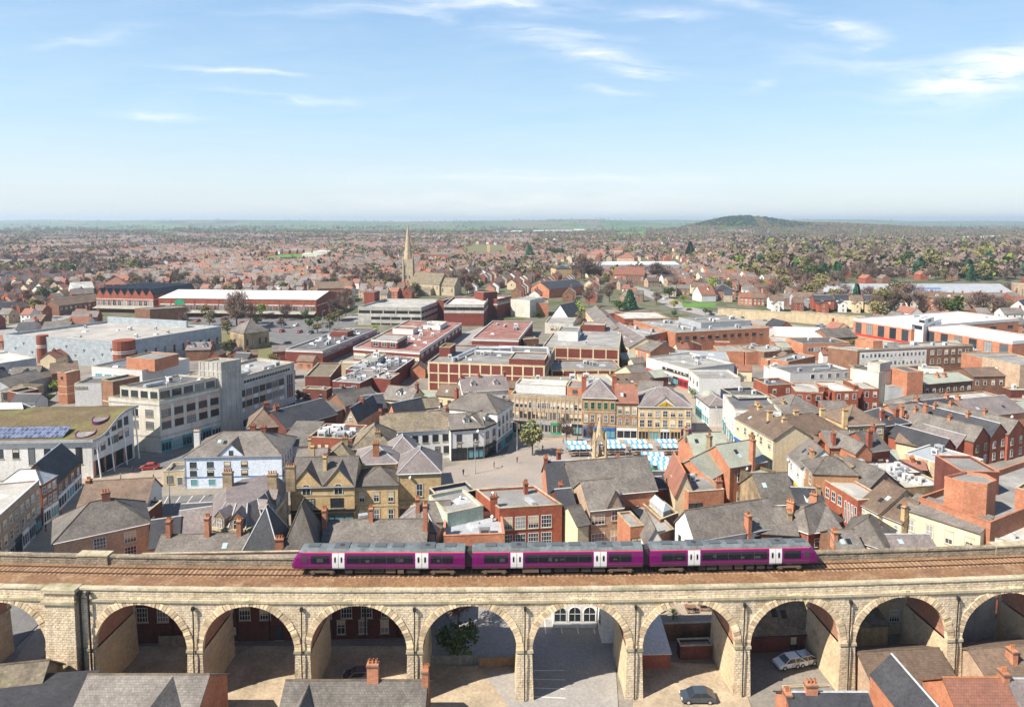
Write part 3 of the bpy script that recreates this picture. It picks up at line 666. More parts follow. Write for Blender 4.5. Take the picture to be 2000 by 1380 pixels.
def bldg(name,label,cat,x1,y1,x2,y2,h,D=None,b=0,roof='flat',wall='red_brick',rm='felt',rise=None,ov=.3,win=(),side=(),ch=(),shop=None,plant=0,par=.6,
         bands=(),pil=None,fg=(),fgw=(),dorm=0,group=None,parent=None,br=None,bl=None,L=None,cw='red_brick',cop=None,wm=None,dz=None,slots=(),fr=None,teeth=0,pots=3,grounded=True,keep=True):
    f = fr or frame_of(x1,y1,x2,y2,h,D,b,br,bl,L)
    L,D,ex,ey,A = f.L,f.D,f.ex,f.ey,f.A
    def W(x,y,z): q = A+ex*x+ey*y; return Vector((q.x,q.y,z))
    c = W(L/2,D/2,b); t = parent or thing(name,label,cat,c,group)
    z0,z1 = b,b+h
    if not parent and keep: FOOT.append((c.x,c.y,math.hypot(L,D)/2,[W(0,0,0),W(L,0,0),W(L,D,0),W(0,D,0)]))
    hm = min(L,D)
    if rise is None: rise = (D if roof in ('gx','lean') else L if roof == 'gy' else hm)*.36 if roof != 'flat' else 0
    cop = cop or 'coping_stone'
    mb = MB(); c4 = [(0,0),(L,0),(L,D),(0,D)]
    pw = [W(x,y,0) for x,y in c4]
    for i in range(4):
        a,e = pw[i],pw[(i+1) % 4]; mb.poly([(a.x,a.y,z0-.3 if b == 0 else z0),(e.x,e.y,z0-.3 if b == 0 else z0),(e.x,e.y,z1),(a.x,a.y,z1)],0)
    rb = MB(); zr = z1
    if roof == 'flat':
        k = min(.28,hm*.1); inn = [(k,k),(L-k,k),(L-k,D-k),(k,D-k)]; zr = z1-par
        for i in range(4):
            j = (i+1) % 4; o0,o1,i0,i1 = W(*c4[i],z1),W(*c4[j],z1),W(*inn[i],z1),W(*inn[j],z1)
            mb.poly([W(*inn[j],zr),W(*inn[i],zr),i0,i1],0)
            e_ = .05; u = [(-e_,-e_),(L+e_,-e_),(L+e_,D+e_),(-e_,D+e_)]; v = [(k+.03,k+.03),(L-k-.03,k+.03),(L-k-.03,D-k-.03),(k+.03,D-k-.03)]
            mb.hexa([W(*u[i],z1),W(*u[j],z1),W(*v[j],z1),W(*v[i],z1),W(*u[i],z1+.12),W(*u[j],z1+.12),W(*v[j],z1+.12),W(*v[i],z1+.12)],1)
        rb.poly([W(*p,zr) for p in inn]); mb.poly([W(*p,zr-.05) for p in inn])
    else:
        th = .16
        if roof == 'gx':
            r = D/2
            mb.poly([W(L,0,z1),W(L,D,z1),W(L,r,z1+rise)]); mb.poly([W(0,D,z1),W(0,0,z1),W(0,r,z1+rise)])
            k = ov*rise/r; g = min(ov,.25)
            rb.slab([W(-g,-ov,z1-k+th),W(L+g,-ov,z1-k+th),W(L+g,r,z1+rise+th),W(-g,r,z1+rise+th)],th); rb.slab([W(L+g,D+ov,z1-k+th),W(-g,D+ov,z1-k+th),W(-g,r,z1+rise+th),W(L+g,r,z1+rise+th)],th)
            rb.hexa([W(-g,r-.14,z1+rise+th-.03),W(L+g,r-.14,z1+rise+th-.03),W(L+g,r+.14,z1+rise+th-.03),W(-g,r+.14,z1+rise+th-.03),W(-g,r-.05,z1+rise+th+.09),W(L+g,r-.05,z1+rise+th+.09),W(L+g,r+.05,z1+rise+th+.09),W(-g,r+.05,z1+rise+th+.09)],1)
        elif roof == 'gy':
            n_ = max(1,teeth); l = L/n_
            for q in range(n_):
                xa,xb = l*q,l*(q+1); r = (xa+xb)/2
                mb.poly([W(xa,0,z1),W(xb,0,z1),W(r,0,z1+rise)]); mb.poly([W(xb,D,z1),W(xa,D,z1),W(r,D,z1+rise)])
                o_ = ov if n_ == 1 else 0; k = o_*rise/(l/2); g = min(ov,.25)
                if fr and teeth: g = 0
                rb.slab([W(xa-o_,D+g,z1-k+th),W(xa-o_,-g,z1-k+th),W(r,-g,z1+rise+th),W(r,D+g,z1+rise+th)],th); rb.slab([W(xb+o_,-g,z1-k+th),W(xb+o_,D+g,z1-k+th),W(r,D+g,z1+rise+th),W(r,-g,z1+rise+th)],th)
                rb.hexa([W(r-.14,-g,z1+rise+th-.03),W(r+.14,-g,z1+rise+th-.03),W(r+.14,D+g,z1+rise+th-.03),W(r-.14,D+g,z1+rise+th-.03),W(r-.05,-g,z1+rise+th+.09),W(r+.05,-g,z1+rise+th+.09),W(r+.05,D+g,z1+rise+th+.09),W(r-.05,D+g,z1+rise+th+.09)],1)
        elif roof in ('hip','pyr'):
            i = hm/2; 
            if L >= D: R0,R1 = (i,D/2),(L-i,D/2)
            else: R0,R1 = (L/2,i),(L/2,D-i)
            o = ov; k = ov*rise/i; zt = z1+rise+th; e = z1-k+th
            c_ = [W(-o,-o,e),W(L+o,-o,e),W(L+o,D+o,e),W(-o,D+o,e)]; r0,r1 = W(*R0,zt),W(*R1,zt)
            fs_ = [[c_[0],c_[1],r1,r0],[c_[1],c_[2],r1],[c_[2],c_[3],r0,r1],[c_[3],c_[0],r0]] if L >= D else [[c_[0],c_[1],r0],[c_[1],c_[2],r1,r0],[c_[2],c_[3],r1],[c_[3],c_[0],r0,r1]]
            for q in fs_:
                q2 = [p for n2,p in enumerate(q) if n2 == 0 or (p-q[n2-1]).length > .02]; rb.slab(q2,th)
            for a,e2 in ((c_[0],r0),(c_[1],r1 if L >= D else r0),(c_[2],r1),(c_[3],r0 if L >= D else r1),(r0,r1)):
                if (a-e2).length > .1: rb.tube(a+Vector((0,0,.02)),e2+Vector((0,0,.02)),.11,n=4,m=1)
            mb.poly([W(*p,z1-.02) for p in c4])
        elif roof == 'lean':
            k = ov*rise/D
            mb.poly([W(L,0,z1),W(L,D,z1),W(L,D,z1+rise)]); mb.poly([W(0,D,z1),W(0,0,z1),W(0,D,z1+rise)]); mb.poly([W(L,D,z1),W(0,D,z1),W(0,D,z1+rise),W(L,D,z1+rise)])
            rb.slab([W(-.1,-ov,z1-k+th),W(L+.1,-ov,z1-k+th),W(L+.1,D,z1+rise+th),W(-.1,D,z1+rise+th)],th)
    wo = mb.build('wall',[wall,cop],t); ridge = 'lead' if rm in ('purple_slate','dark_slate') else 'terracotta' if rm == 'red_tile' else 'soot_stone'
    ro = rb.build('roof',[rm,ridge],t)
    def zat(x,y):
        if roof == 'flat': return zr
        if roof == 'gx': return z1+rise*(1-abs(y-D/2)/(D/2))
        if roof == 'gy':
            l = L/max(1,teeth); xx = x % l; return z1+rise*(1-abs(xx-l/2)/(l/2))
        if roof == 'lean': return z1+rise*y/D
        return z1+rise*min(1,min(x,L-x,y,D-y)/(hm/2))
    up = Vector((0,0,1))
    faces = [(W(0,0,0),ex,ey,L,win),(W(L,0,0),ey,-ex,D,side),(W(0,D,0),-ey,ex,D,side)]
    cam2 = Vector((0,0))
    for fi,(o,dx,inw,ln,spec) in enumerate(faces):
        inw = Vector((-dx.y,dx.x)); nrm = -Vector((inw.x,inw.y)); oc = Vector((o.x,o.y))
        if fi and nrm.dot(cam2-oc) < 0: continue
        rot = Matrix(((dx.x,inw.x,0,0),(dx.y,inw.y,0,0),(0,0,1,0),(0,0,0,1)))
        for s in spec:
            n_,zz,ww,hh = s[:4]; st = s[4] if len(s) > 4 else 'sash'
            if st in ('sash','dark','stone','grid') and ww < 2 and hh < 2: zz,ww,hh = zz-.1,ww*1.22,hh*1.15
            u0,u1 = (s[5],s[6]) if len(s) > 6 else (0,1)
            sp = ln*(u1-u0)/n_; ww = min(ww,sp*.92)
            for k in range(n_):
                q = oc+dx*(ln*u0+sp*(k+.5)); inst(win_mesh(st,ww,hh),'window',t,Matrix.Translation((q.x,q.y,z0+zz)) @ rot)
        if fi == 0 and shop:
            n_,colr = shop[:2]; u0,u1 = (shop[2],shop[3]) if len(shop) > 3 else (0,1); sw = ln*(u1-u0)/n_
            for k in range(n_):
                mbs = MB(); cc = colr[k % len(colr)] if isinstance(colr,(list,tuple)) else colr
                q = oc+dx*(ln*u0+sw*(k+.5)); g = lambda x,y,z: Vector((q.x,q.y,0))+Vector((dx.x,dx.y,0))*x+Vector((inw.x,inw.y,0))*y+Vector((0,0,z))
                bxs = lambda x0,x1,z_0,z_1,y0,m_: mbs.hexa([g(x0,y0,z_0),g(x1,y0,z_0),g(x1,-.0,z_0),g(x0,0,z_0),g(x0,y0,z_1),g(x1,y0,z_1),g(x1,0,z_1),g(x0,0,z_1)],m_)
                hw = sw*.47
                bxs(-hw,hw,z0+2.55,z0+3.25,-.22,0); bxs(-hw,hw,z0,z0+.5,-.12,0); bxs(-hw,hw,z0+.5,z0+2.55,-.06,1)
                for u in (-hw,-hw*.33,hw*.33,hw-.12): bxs(u,u+.12,z0+.5,z0+2.55,-.13,0)
                mbs.build('shopfront',[cc,'aqua_glass' if k % 5 == 1 else 'dark_glass'],t)
        for (za,zb,mt) in bands:
            mbb = MB(); g = lambda x,y,z: Vector((oc.x,oc.y,0))+Vector((dx.x,dx.y,0))*x+Vector((inw.x,inw.y,0))*y+Vector((0,0,z0+z))
            pj = .07+.01*fi
            mbb.hexa([g(-pj,-pj,za),g(ln+pj,-pj,za),g(ln+pj,0,za),g(-pj,0,za),g(-pj,-pj,zb),g(ln+pj,-pj,zb),g(ln+pj,0,zb),g(-pj,0,zb)]); mbb.build('band',mt,t)
        if pil:
            n_,mt,pw_ = pil; n2 = n_ if fi == 0 else max(1,round(n_*ln/L))
            for k in range(n2+1):
                mbb = MB(); g = lambda x,y,z: Vector((oc.x,oc.y,0))+Vector((dx.x,dx.y,0))*x+Vector((inw.x,inw.y,0))*y+Vector((0,0,z))
                x_ = min(max(ln*k/n2-pw_/2,0),ln-pw_); mbb.hexa([g(x_,-.11,z0),g(x_+pw_,-.11,z0),g(x_+pw_,0,z0),g(x_,0,z0),g(x_,-.11,z1-.02),g(x_+pw_,-.11,z1-.02),g(x_+pw_,0,z1-.02),g(x_,0,z1-.02)]); mbb.build('pilaster',mt,t)
    for s in ch:
        fx,fy = s[0]*L,s[1]*D; up_ = s[2] if len(s) > 2 else 1.3; zz = zat(fx,fy)
        top = (z1+rise+up_) if roof != 'flat' else z1+up_
        add_chimney(t,W,ex,ey,fx,fy,top,zz,s[3] if len(s) > 3 else cw,pots,(1.3,.7) if (roof != 'gx' or len(s) > 4) else (.7,1.2))
    for s in fg:  # gables in the front slope, flush with the wall
        u0,u1,gr = s[0]*L,s[1]*L,s[2]; r = (u0+u1)/2; dep = min(D/2,(D/2)*gr/max(rise,.1)) if roof == 'gx' else min(D/2,hm/2*gr/max(rise,.1))
        mbg = MB(); mbg.poly([W(u0,-.03,z1-.4),W(u1,-.03,z1-.4),W(u1,-.03,z1),W(r,-.03,z1+gr),W(u0,-.03,z1)]); gw = mbg.build('gable',s[3] if len(s) > 3 else wall,t)
        mbg = MB(); k = .2*gr/((u1-u0)/2)
        mbg.slab([W(u0-.2,dep*0,z1-k+.15),W(u0-.2,-.22,z1-k+.15),W(r,-.22,z1+gr+.15),W(r,dep,z1+gr+.15)],.14); mbg.slab([W(u1+.2,-.22,z1-k+.15),W(u1+.2,0,z1-k+.15),W(r,dep,z1+gr+.15),W(r,-.22,z1+gr+.15)],.14)
        mbg.build('gable_roof',rm,t)
        for ws in fgw:
            q = W(r,-.04,z1+ws[0]); rot = Matrix(((ex.x,ey.x,0,0),(ex.y,ey.y,0,0),(0,0,1,0),(0,0,0,1))); inst(win_mesh(ws[3] if len(ws) > 3 else 'sash',ws[1],ws[2]),'window',gw,Matrix.Translation(q) @ rot)
    for k in range(dorm):  # dormer windows standing on the front slope
        x = L*(k+.5)/dorm; y = D*.16 if roof in ('gx',) else hm*.16; zz = z1+rise*(y/(D/2 if roof == 'gx' else hm/2)); dw,dh = .8,1.25
        mbd = MB(); mbd.hexa([W(x-dw,y,zz-.2),W(x+dw,y,zz-.2),W(x+dw,y+2.2,zz-.2),W(x-dw,y+2.2,zz-.2),W(x-dw,y,zz+dh),W(x+dw,y,zz+dh),W(x+dw,y+2.2,zz+dh),W(x-dw,y+2.2,zz+dh)],0)
        mbd.poly([W(x-dw,y,zz+dh),W(x+dw,y,zz+dh),W(x,y,zz+dh+.7)],0)
        mbd.slab([W(x-dw-.15,y+2.4,zz+dh-.05),W(x-dw-.15,y-.2,zz+dh-.05),W(x,y-.2,zz+dh+.8),W(x,y+2.4,zz+dh+.8)],.1,1); mbd.slab([W(x+dw+.15,y-.2,zz+dh-.05),W(x+dw+.15,y+2.4,zz+dh-.05),W(x,y+2.4,zz+dh+.8),W(x,y-.2,zz+dh+.8)],.1,1)
        dm = mbd.build('dormer',[wm or wall if dz is None else dz,rm],t); rot = Matrix(((ex.x,ey.x,0,0),(ex.y,ey.y,0,0),(0,0,1,0),(0,0,0,1))); inst(win_mesh('sash',1.0,1.05),'window',dm,Matrix.Translation(W(x,y-.01,zz+.1)) @ rot)
    if roof == 'flat':
        for k in range(plant):  # plant on the roof
            q = rnd.random(); x,y = rnd.uniform(.12,.88)*L,rnd.uniform(.15,.85)*D
            s = rnd.uniform(.5,1.0); mbp = MB()
            if q < .45:
                mbp.hexa([W(x+i*s,y+j*s*.7,zr+z) for z in (.25,1.2+s*.5) for i,j in ((-1,-1),(1,-1),(1,1),(-1,1))])
                for i,j in ((-1,-1),(1,-1),(1,1),(-1,1)): mbp.hexa([W(x+i*s*.85+u*.06,y+j*s*.55+v*.06,zr+z) for z in (0,.25) for u,v in ((-1,-1),(1,-1),(1,1),(-1,1))])
                mbp.poly([W(x-s*.7,y-s*.71,zr+.45),W(x+s*.7,y-s*.71,zr+.45),W(x+s*.7,y-s*.71,zr+1.1),W(x-s*.7,y-s*.71,zr+1.1)],1)
                mbp.build('air_unit',[rnd.choice(['galvanised','white_metal','white_metal','grey_metal']),'dark_felt'],t)
            elif q < .72:
                mbp.hexa([W(x+i*s*1.4,y+j*s,zr) for i,j in ((-1,-1),(1,-1),(1,1),(-1,1))]+[W(x+i*s*.9,y+j*s*.6,zr+.55) for i,j in ((-1,-1),(1,-1),(1,1),(-1,1))]); mbp.build('rooflight',rnd.choice(['white_metal','lead','galvanised']),t)
            elif q < .86:
                e = rnd.choice([(1,0),(0,1)]); l_ = min(rnd.uniform(3,7),L*.3 if e[0] else D*.3)
                mbp.hexa([W(x+i*(l_/2 if e[0] else .4),y+j*(l_/2 if e[1] else .4),zr+z) for z in (.2,.95) for i,j in ((-1,-1),(1,-1),(1,1),(-1,1))])
                mbp.hexa([W(x+i*.2,y+j*.2,zr+z) for z in (0,.2) for i,j in ((-1,-1),(1,-1),(1,1),(-1,1))]); mbp.build('duct','galvanised',t)
            else:
                mbp.tube(W(x,y,zr),W(x,y,zr+1.0),.22,n=8); mbp.tube(W(x,y,zr+1.0),W(x,y,zr+1.25),.38,.15,n=8); mbp.build('vent_pipe','galvanised',t)
    if roof in ('gx','hip') and c.y < 230 and b == 0:  # gutter, rain pipe and odd rooflights of the nearer buildings
        mbp = MB(); mbp.tube(W(-.1,-ov-.02,z1-.08),W(L+.1,-ov-.02,z1-.08),.075,n=5); mbp.build('gutter',rnd.choice(['black_paint','grey_metal','black_paint','white_paint']),t)
        xp = rnd.choice([.12,L-.12]); mbp = MB(); mbp.tube(W(xp,-.09,0),W(xp,-.09,z1-.1),.05,n=5); mbp.build('rain_pipe',rnd.choice(['black_paint','grey_metal']),t)
        if rnd.random() < .3:
            xd = rnd.uniform(.1,.9)*L; c_ = W(xd,-.35,z1-.7); mbp = MB(); d_ = Vector((-.6,-.7,.4)).normalized(); mbp.tube(c_,c_+d_*.08,.08,.36,n=12); mbp.tube(W(xd,0,z1-.7),c_,.03,n=4); mbp.build('satellite_dish',rnd.choice(['white_paint','grey_metal']),t)
        for k in range(rnd.choice([0,0,0,1,2])):
            xx,y0_ = rnd.uniform(.2,.8)*L,rnd.uniform(.12,.26)*D; y1_ = y0_+.9
            if roof == 'hip' and not (D*.5 < xx < L-D*.5): continue
            zz_ = lambda y: z1+rise*y/((D if roof == 'gx' else hm)/2)+.22
            mbp = MB(); mbp.slab([W(xx-.4,y0_,zz_(y0_)),W(xx+.4,y0_,zz_(y0_)),W(xx+.4,y1_,zz_(y1_)),W(xx-.4,y1_,zz_(y1_))],.1); mbp.build('rooflight',rnd.choice(['dark_glass','lantern_glass']),t)
    BL[name] = (t,W,L,D,z1,zr,ex,ey)
    t_info[t.name] = (W,L,D,z1,zr,ex,ey,zat)
    return t
t_info = {}
def top_box(t,name,x0,y0,x1,y1,hh,wall='red_brick',rm='felt',roof='flat',z=None,rise=None,win=(),plant=0,cop=None,side=(),par=.35,pil=None,bands=()):
    """a raised block on a building's roof (fractions of its length and depth), a part of the building"""
    W,L,D,z1,zr,ex,ey,zat = t_info[t.name]
    f = Frm(); q = W(x0*L,y0*D,0); f.A = Vector((q.x,q.y)); f.ex,f.ey = ex,ey; f.L = (x1-x0)*L; f.D = (y1-y0)*D
    k = dict(t_info[t.name+''] and {'v': t_info[t.name]})
    bldg(name,None,None,0,0,0,0,hh,b=zr if z is None else z,roof=roof,wall=wall,rm=rm,rise=rise,win=win,side=side,parent=t,fr=f,plant=plant,cop=cop,par=par,pil=pil,bands=bands)
    t_info[t.name] = k['v']
def poly_prism(name,mat,parent,pts,z0,z1,top=None):
    a = sum(pts[i][0]*pts[(i+1) % len(pts)][1]-pts[(i+1) % len(pts)][0]*pts[i][1] for i in range(len(pts)))
    if a < 0: pts = pts[::-1]
    mb = MB(); mb.prism([(p[0],p[1]) for p in pts],z0,z1,0,1 if top else None); return mb.build(name,[mat]+([top] if top else []),parent)
B = bldg
# ================================================================ near side of the market, left: region A
reg('A')
B('shop_terrace','tan three storey terrace with pale flat roof at the left end of the shopping street','shop building',-75,1150,240,868,10,13,wall='tan_brick',rm='pale_felt',win=[(9,4.0,1,1.5,'stone'),(9,7.0,1,1.3,'stone')],shop=(7,['navy_paint','white_paint','grey_metal']),par=.25,cop='white_metal')
B('shop_building','narrow red brick shop with white windows and a pale hipped lead roof','shop building',252,893,343,838,8.6,8,wall='red_brick',roof='hip',rm='lead',rise=2,win=[(3,3.7,.9,1.5),(3,6.3,.9,1.3)],shop=(2,'white_paint'))
B('shop_building','brown brick shop under a steep dark slate roof beside the pedestrian street','shop building',348,882,492,748,6.3,7.5,wall='brown_brick',roof='gx',rm='dark_slate',rise=4.2,win=[(4,3.7,1,1.3)],shop=(3,'white_paint'))
B('brick_building','large brown brick building with a wide hipped slate roof and one chimney behind the viaduct','building',330,1252,912,1128,8,10.5,wall='tan_brick',roof='hip',rm='slate',rise=3.6,ch=[(.56,.5,1.5,'orange_brick')],win=[(2,5.3,1.5,1.7,'grid',.3,.95),(1,2.6,1.5,1.7,'grid',.62,.95)],side=[(1,5,1.2,1.6,'grid')],ov=.4)
B('brick_building','low brown tiled building with a white gable end beside the small car park','building',478,1032,900,1006,4.6,8.5,wall='white_render',roof='gx',rm='brown_tile',rise=3.4,ch=[(.03,.5,.5,'terracotta')],side=[(1,2,.8,1.8,'dark')])
sheet('car_park',Ps((925,970),(1310,955),(1310,1075),(925,1090)),'asphalt')
for k in range(5): strip('parking_line',[P(955+75*k,972-2*k),P(925+70*k,1032-2*k)],.14,'line_white',.05)
B('brick_house','small orange brick house with a dark slate roof below the car park','house',915,1288,1090,1262,5.5,9,wall='orange_brick',roof='gx',rm='dark_slate',rise=3,win=[(1,3,1.4,1.3,'grid',.5,1)])
B('brick_house','grey slate roofed house with plain side wall between car park and curved stone corner','house',1100,1225,1290,1195,6,9,wall='brown_brick',roof='gx',rm='purple_slate',rise=3)
B('brick_house','low slate roofed house with three tall orange chimneys behind the viaduct parapet','house',940,1352,1480,1338,7.2,7,wall='orange_brick',roof='gx',rm='slate',rise=2.2,ch=[(.08,.5,2.6,'orange_brick'),(.53,.5,3,'orange_brick'),(.9,.5,2.4,'orange_brick')],win=[(2,4,1,1.3)])
# blue and white pub with its annex
pub = B('public_house','white and pale blue three storey pub with grey hipped roof and blue trim','pub',1128,728,1724,716,7.4,13,wall='blue_white',roof='hip',rm='slate',rise=3.6,fg=[(.34,.62,2.9)],fgw=[(.1,.9,1.2,'dark')],win=[(4,4.9,1.2,1.2,'dark',0,.7),(4,2.9,1.2,1.2,'dark',0,.7),(3,.6,1.6,1.6,'aqua',0,.55)],side=[(6,4.7,1,1.5),(6,1.8,1,1.5)],ch=[(.02,.5,.6,'white_render'),(.58,.7,.8),(.72,.55,1,'red_brick')],bands=[(2.5,2.7,'blue_paint'),(7.15,7.35,'blue_paint')])
B('annex_building','small flat roofed cream annex with one window next to the blue and white pub','building',1002,818,1126,812,3.6,6,wall='cream_render',rm='dark_felt',win=[(1,.9,1.1,1.5,'dark',.1,.5),(1,.2,1.3,2,'shop',.6,1)])
# concrete department store with clock-less tower
sto = B('department_store','long pale concrete art deco store with a tall fluted corner tower','department store',975,388,1345,305,13.8,None,bl=(664,362),wall='pale_concrete',rm='felt',par=.9,win=[(5,9.4,2.5,1.95,'darkgrid'),(5,6.2,2.5,1.9,'darkgrid')],side=[(2,9.4,2.5,1.95,'darkgrid',.35,.95),(2,6.2,2.5,1.95,'darkgrid',.35,.95)],shop=(6,['teal_paint','grey_metal']),plant=3,bands=[(4.0,4.5,'concrete'),(12.6,13.0,'concrete')])
top_box(sto,'upper_storey',.03,.04,.97,.8,4.0,'pale_concrete','dark_felt',win=[(5,1.4,2.6,1.8,'darkgrid')],side=[(4,1.4,2.2,1.8,'darkgrid')],z=12.9,plant=7)
W_,L_,D_,z1_,zr_,ex_,ey_,_ = t_info[sto.name]
for k in range(5):
    for zz in (8.1,11.35):
        q0 = L_*(k+.5)/5; mb = MB(); g = lambda x,y,z: W_(x,y,z); mb.hexa([g(q0-1.25,-.04,zz),g(q0+1.25,-.04,zz),g(q0+1.25,.0,zz),g(q0-1.25,0,zz),g(q0-1.25,-.04,zz+1.35),g(q0+1.25,-.04,zz+1.35),g(q0+1.25,0,zz+1.35),g(q0-1.25,0,zz+1.35)]); mb.build('spandrel_panel','pink_panel',sto)
tw0 = W_(L_,-.8,0)
f = Frm(); f.A = Vector((tw0.x,tw0.y)); f.ex,f.ey,f.L,f.D = ex_,ey_,6.2,7.5
bldg('tower',None,None,0,0,0,0,21,parent=sto,fr=f,wall='concrete',rm='felt',par=.5,pil=(4,'concrete',.6),win=[(3,4,.55,12.5,'dark',.12,.88)],bands=[(18.2,18.6,'pale_concrete')])
f2 = Frm(); q = W_(L_+6.2,.3,0); f2.A = Vector((q.x,q.y)); f2.ex,f2.ey = ex_,ey_
reg('B'); e_ = P(258,25,15.5); f2.L = (Vector((e_.x,e_.y))-f2.A).length; d_ = (Vector((e_.x,e_.y))-f2.A).normalized(); f2.ex = d_; f2.ey = Vector((-d_.y,d_.x)); f2.D = 16
bldg('wing',None,None,0,0,0,0,15.5,parent=sto,fr=f2,wall='concrete',rm='felt',par=.7,win=[(1,13.2,23,1.5,'strip',.05,.95),(7,9.5,2.3,1.9,'darkgrid',0,.8),(7,6.2,2.3,1.9,'darkgrid',0,.8),(1,4.2,3,8,'strip',.82,.98)],side=[(3,8,1.2,1.5)],shop=(6,['concrete','grey_metal']),plant=6,bands=[(4.2,4.7,'concrete')])
for k in range(7):
    for zz in (4.9,8.15):
        q0 = f2.L*.8*(k+.5)/7; mb = MB(); W2 = lambda x,y,z: Vector((*(f2.A+f2.ex*x+f2.ey*y),z)); mb.hexa([W2(q0+i*.9,j,zz+z) for z in (0,1.35) for i,j in ((-1,-.04),(1,-.04),(1,0),(-1,0))]); mb.build('spandrel_panel','pink_panel' if k % 2 else 'white_render',sto)
reg('A')
# green roofed civic building
def green_roof_building():
    t = thing('civic_building','white curved building with a sweeping green sedum roof carrying solar panels','civic building',P(0,700,0))
    A = P(560,632,9.0); Bq = P(812,425,13.2); fr = Vector((A.x,A.y)); bk = Vector((Bq.x,Bq.y)); ax = (bk-fr); Ls = ax.length; ax.normalize(); lx = Vector((-1,-.05)).normalized()
    WD = 60
    prof = [(0,9),(.1,9.05),(.2,9.4),(.32,10.2),(.45,11.4),(.58,12.4),(.72,13.0),(.86,13.15),(1,13.1)]
    pt = lambda s,x,z: Vector((*(fr+ax*(s*Ls)+lx*x),z))
    mb = MB()
    for (s0,a),(s1,b) in zip(prof,prof[1:]):
        mb.poly([pt(s0,0,-.2),pt(s1,0,-.2),pt(s1,0,b),pt(s0,0,a)])
    mb.poly([pt(0,WD,-.2),pt(0,0,-.2),pt(0,0,9),pt(0,WD,9)]); mb.build('wall','white_render',t)
    mb = MB(); e = .9
    pr = [(-.04,9.0)]+prof[1:-1]+[(1.05,13.05)]
    for (s0,a),(s1,b) in zip(pr,pr[1:]): mb.slab([pt(s0,WD,a+.5),pt(s0,-e,a+.5),pt(s1,-e,b+.5),pt(s1,WD,b+.5)],.12,0)
    mb.build('green_roof','sedum',t)
    mb = MB()
    for (s0,a),(s1,b) in zip(pr,pr[1:]): mb.hexa([pt(s0,-e,a),pt(s0,-e-.12,a),pt(s1,-e-.12,b),pt(s1,-e,b),pt(s0,-e,a+.62),pt(s0,-e-.12,a+.62),pt(s1,-e-.12,b+.62),pt(s1,-e,b+.62)])
    mb.hexa([pt(-.05,WD,8.95),pt(-.05,-e,8.95),pt(-.04,-e,8.95),pt(-.04,WD,8.95),pt(-.05,WD,9.62),pt(-.05,-e,9.62),pt(-.04,-e,9.62),pt(-.04,WD,9.62)])
    mb.build('roof_edge','lead',t)
    for k in range(4):
        s = .02+.31*k; z = np.interp(s,[p[0] for p in prof],[p[1] for p in prof]); mb = MB(); mb.tube(pt(s,-1.6,0),pt(s,-.9,z),.17,n=8); mb.build('column','white_paint',t)
    for s,zz,hh in ((.1,5.6,1.6),(.25,5.8,1.7),(.42,6.3,1.8),(.55,6.3,1.8),(.67,6.5,1.9),(.82,6.6,2),(.36,9.0,1.2),(.52,9.4,1.6),(.66,9.5,1.9),(.82,9.6,2)):
        q = pt(s,0,zz); ay = Vector((-ax.y,ax.x)); inst(win_mesh('dark',1.5,hh),'window',t,Matrix(((ax.x,ay.x,0,q.x),(ax.y,ay.y,0,q.y),(0,0,1,q.z),(0,0,0,1))))
    for k in range(12):
        q = pt(0,3+k*3.6,5.2 if k % 3 else 3.6); inst(win_mesh('dark',1.5,2.2 if k % 3 else 4),'window',t,Matrix(((-lx.x,lx.y,0,q.x),(-lx.y,-lx.x,0,q.y),(0,0,1,q.z),(0,0,0,1))))
    for k in range(4):
        mb = MB(); s0,s1 = .06+.23*k,.25+.23*k; o = lambda s,d,z: pt(s,-d,z)
        mb.hexa([o(s0,0,.3),o(s0,.08,.3),o(s1,.08,.3),o(s1,0,.3),o(s0,0,4),o(s0,.08,4),o(s1,.08,4),o(s1,0,4)]); mb.build('shopfront','dark_glass',t)
        mb = MB(); mb.hexa([o(s0-.035,0,0),o(s0-.035,.14,0),o(s0-.003,.14,0),o(s0-.003,0,0),o(s0-.035,0,4),o(s0-.035,.14,4),o(s0-.003,.14,4),o(s0-.003,0,4)]); mb.build('brick_pier','orange_brick',t)
    M('solar',(.05,.062,.10),(.045,.055,.09),1,rough=.35,course=(1,1.1,.05,.9,4.5),rv=0,fine=0)
    for k in range(24):  # panels on the low slope
        x0 = 7.5+k*1.25; zf = lambda s: np.interp(s,[p[0] for p in prof],[p[1] for p in prof])+.55
        mb = MB(); mb.slab([pt(.085,x0+1.18,zf(.085)+.15),pt(.085,x0,zf(.085)+.15),pt(.29,x0,zf(.29)+1.0),pt(.29,x0+1.18,zf(.29)+1.0)],.06); mb.build('solar_panel','solar',t)
    paint('ring_purple',(.10,.008,.07),.5)
    for s,x,r in ((.23,3.6,2.3),(.52,3.0,2.0)):
        z = np.interp(s,[p[0] for p in prof],[p[1] for p in prof])+.5; mb = MB(); c = pt(s,x,z)
        for k in range(20):
            a,b = k*math.tau/20,(k+1)*math.tau/20; q = lambda an,rr,zz: c+Vector((math.cos(an)*rr,math.sin(an)*rr,zz+math.sin(an)*rr*.28))
            mb.hexa([q(a,r,-.5),q(b,r,-.5),q(b,r*.92,-.5),q(a,r*.92,-.5),q(a,r,.22),q(b,r,.22),q(b,r*.92,.22),q(a,r*.92,.22)],0)
            mb.poly([c+Vector((0,0,.06)),q(a,r*.93,.06),q(b,r*.93,.06)],1)
        mb.build('rooflight',['ring_purple','felt'],t)
    mb = MB(); mb.slab([pt(.83,34,13.9),pt(.83,25,13.9),pt(.97,27,15),pt(.97,32,15)],.3); mb.slab([pt(.97,32,15),pt(.97,27,15),pt(1.02,25,13.7),pt(1.02,34,13.7)],.3); mb.build('rooflight','white_metal',t)
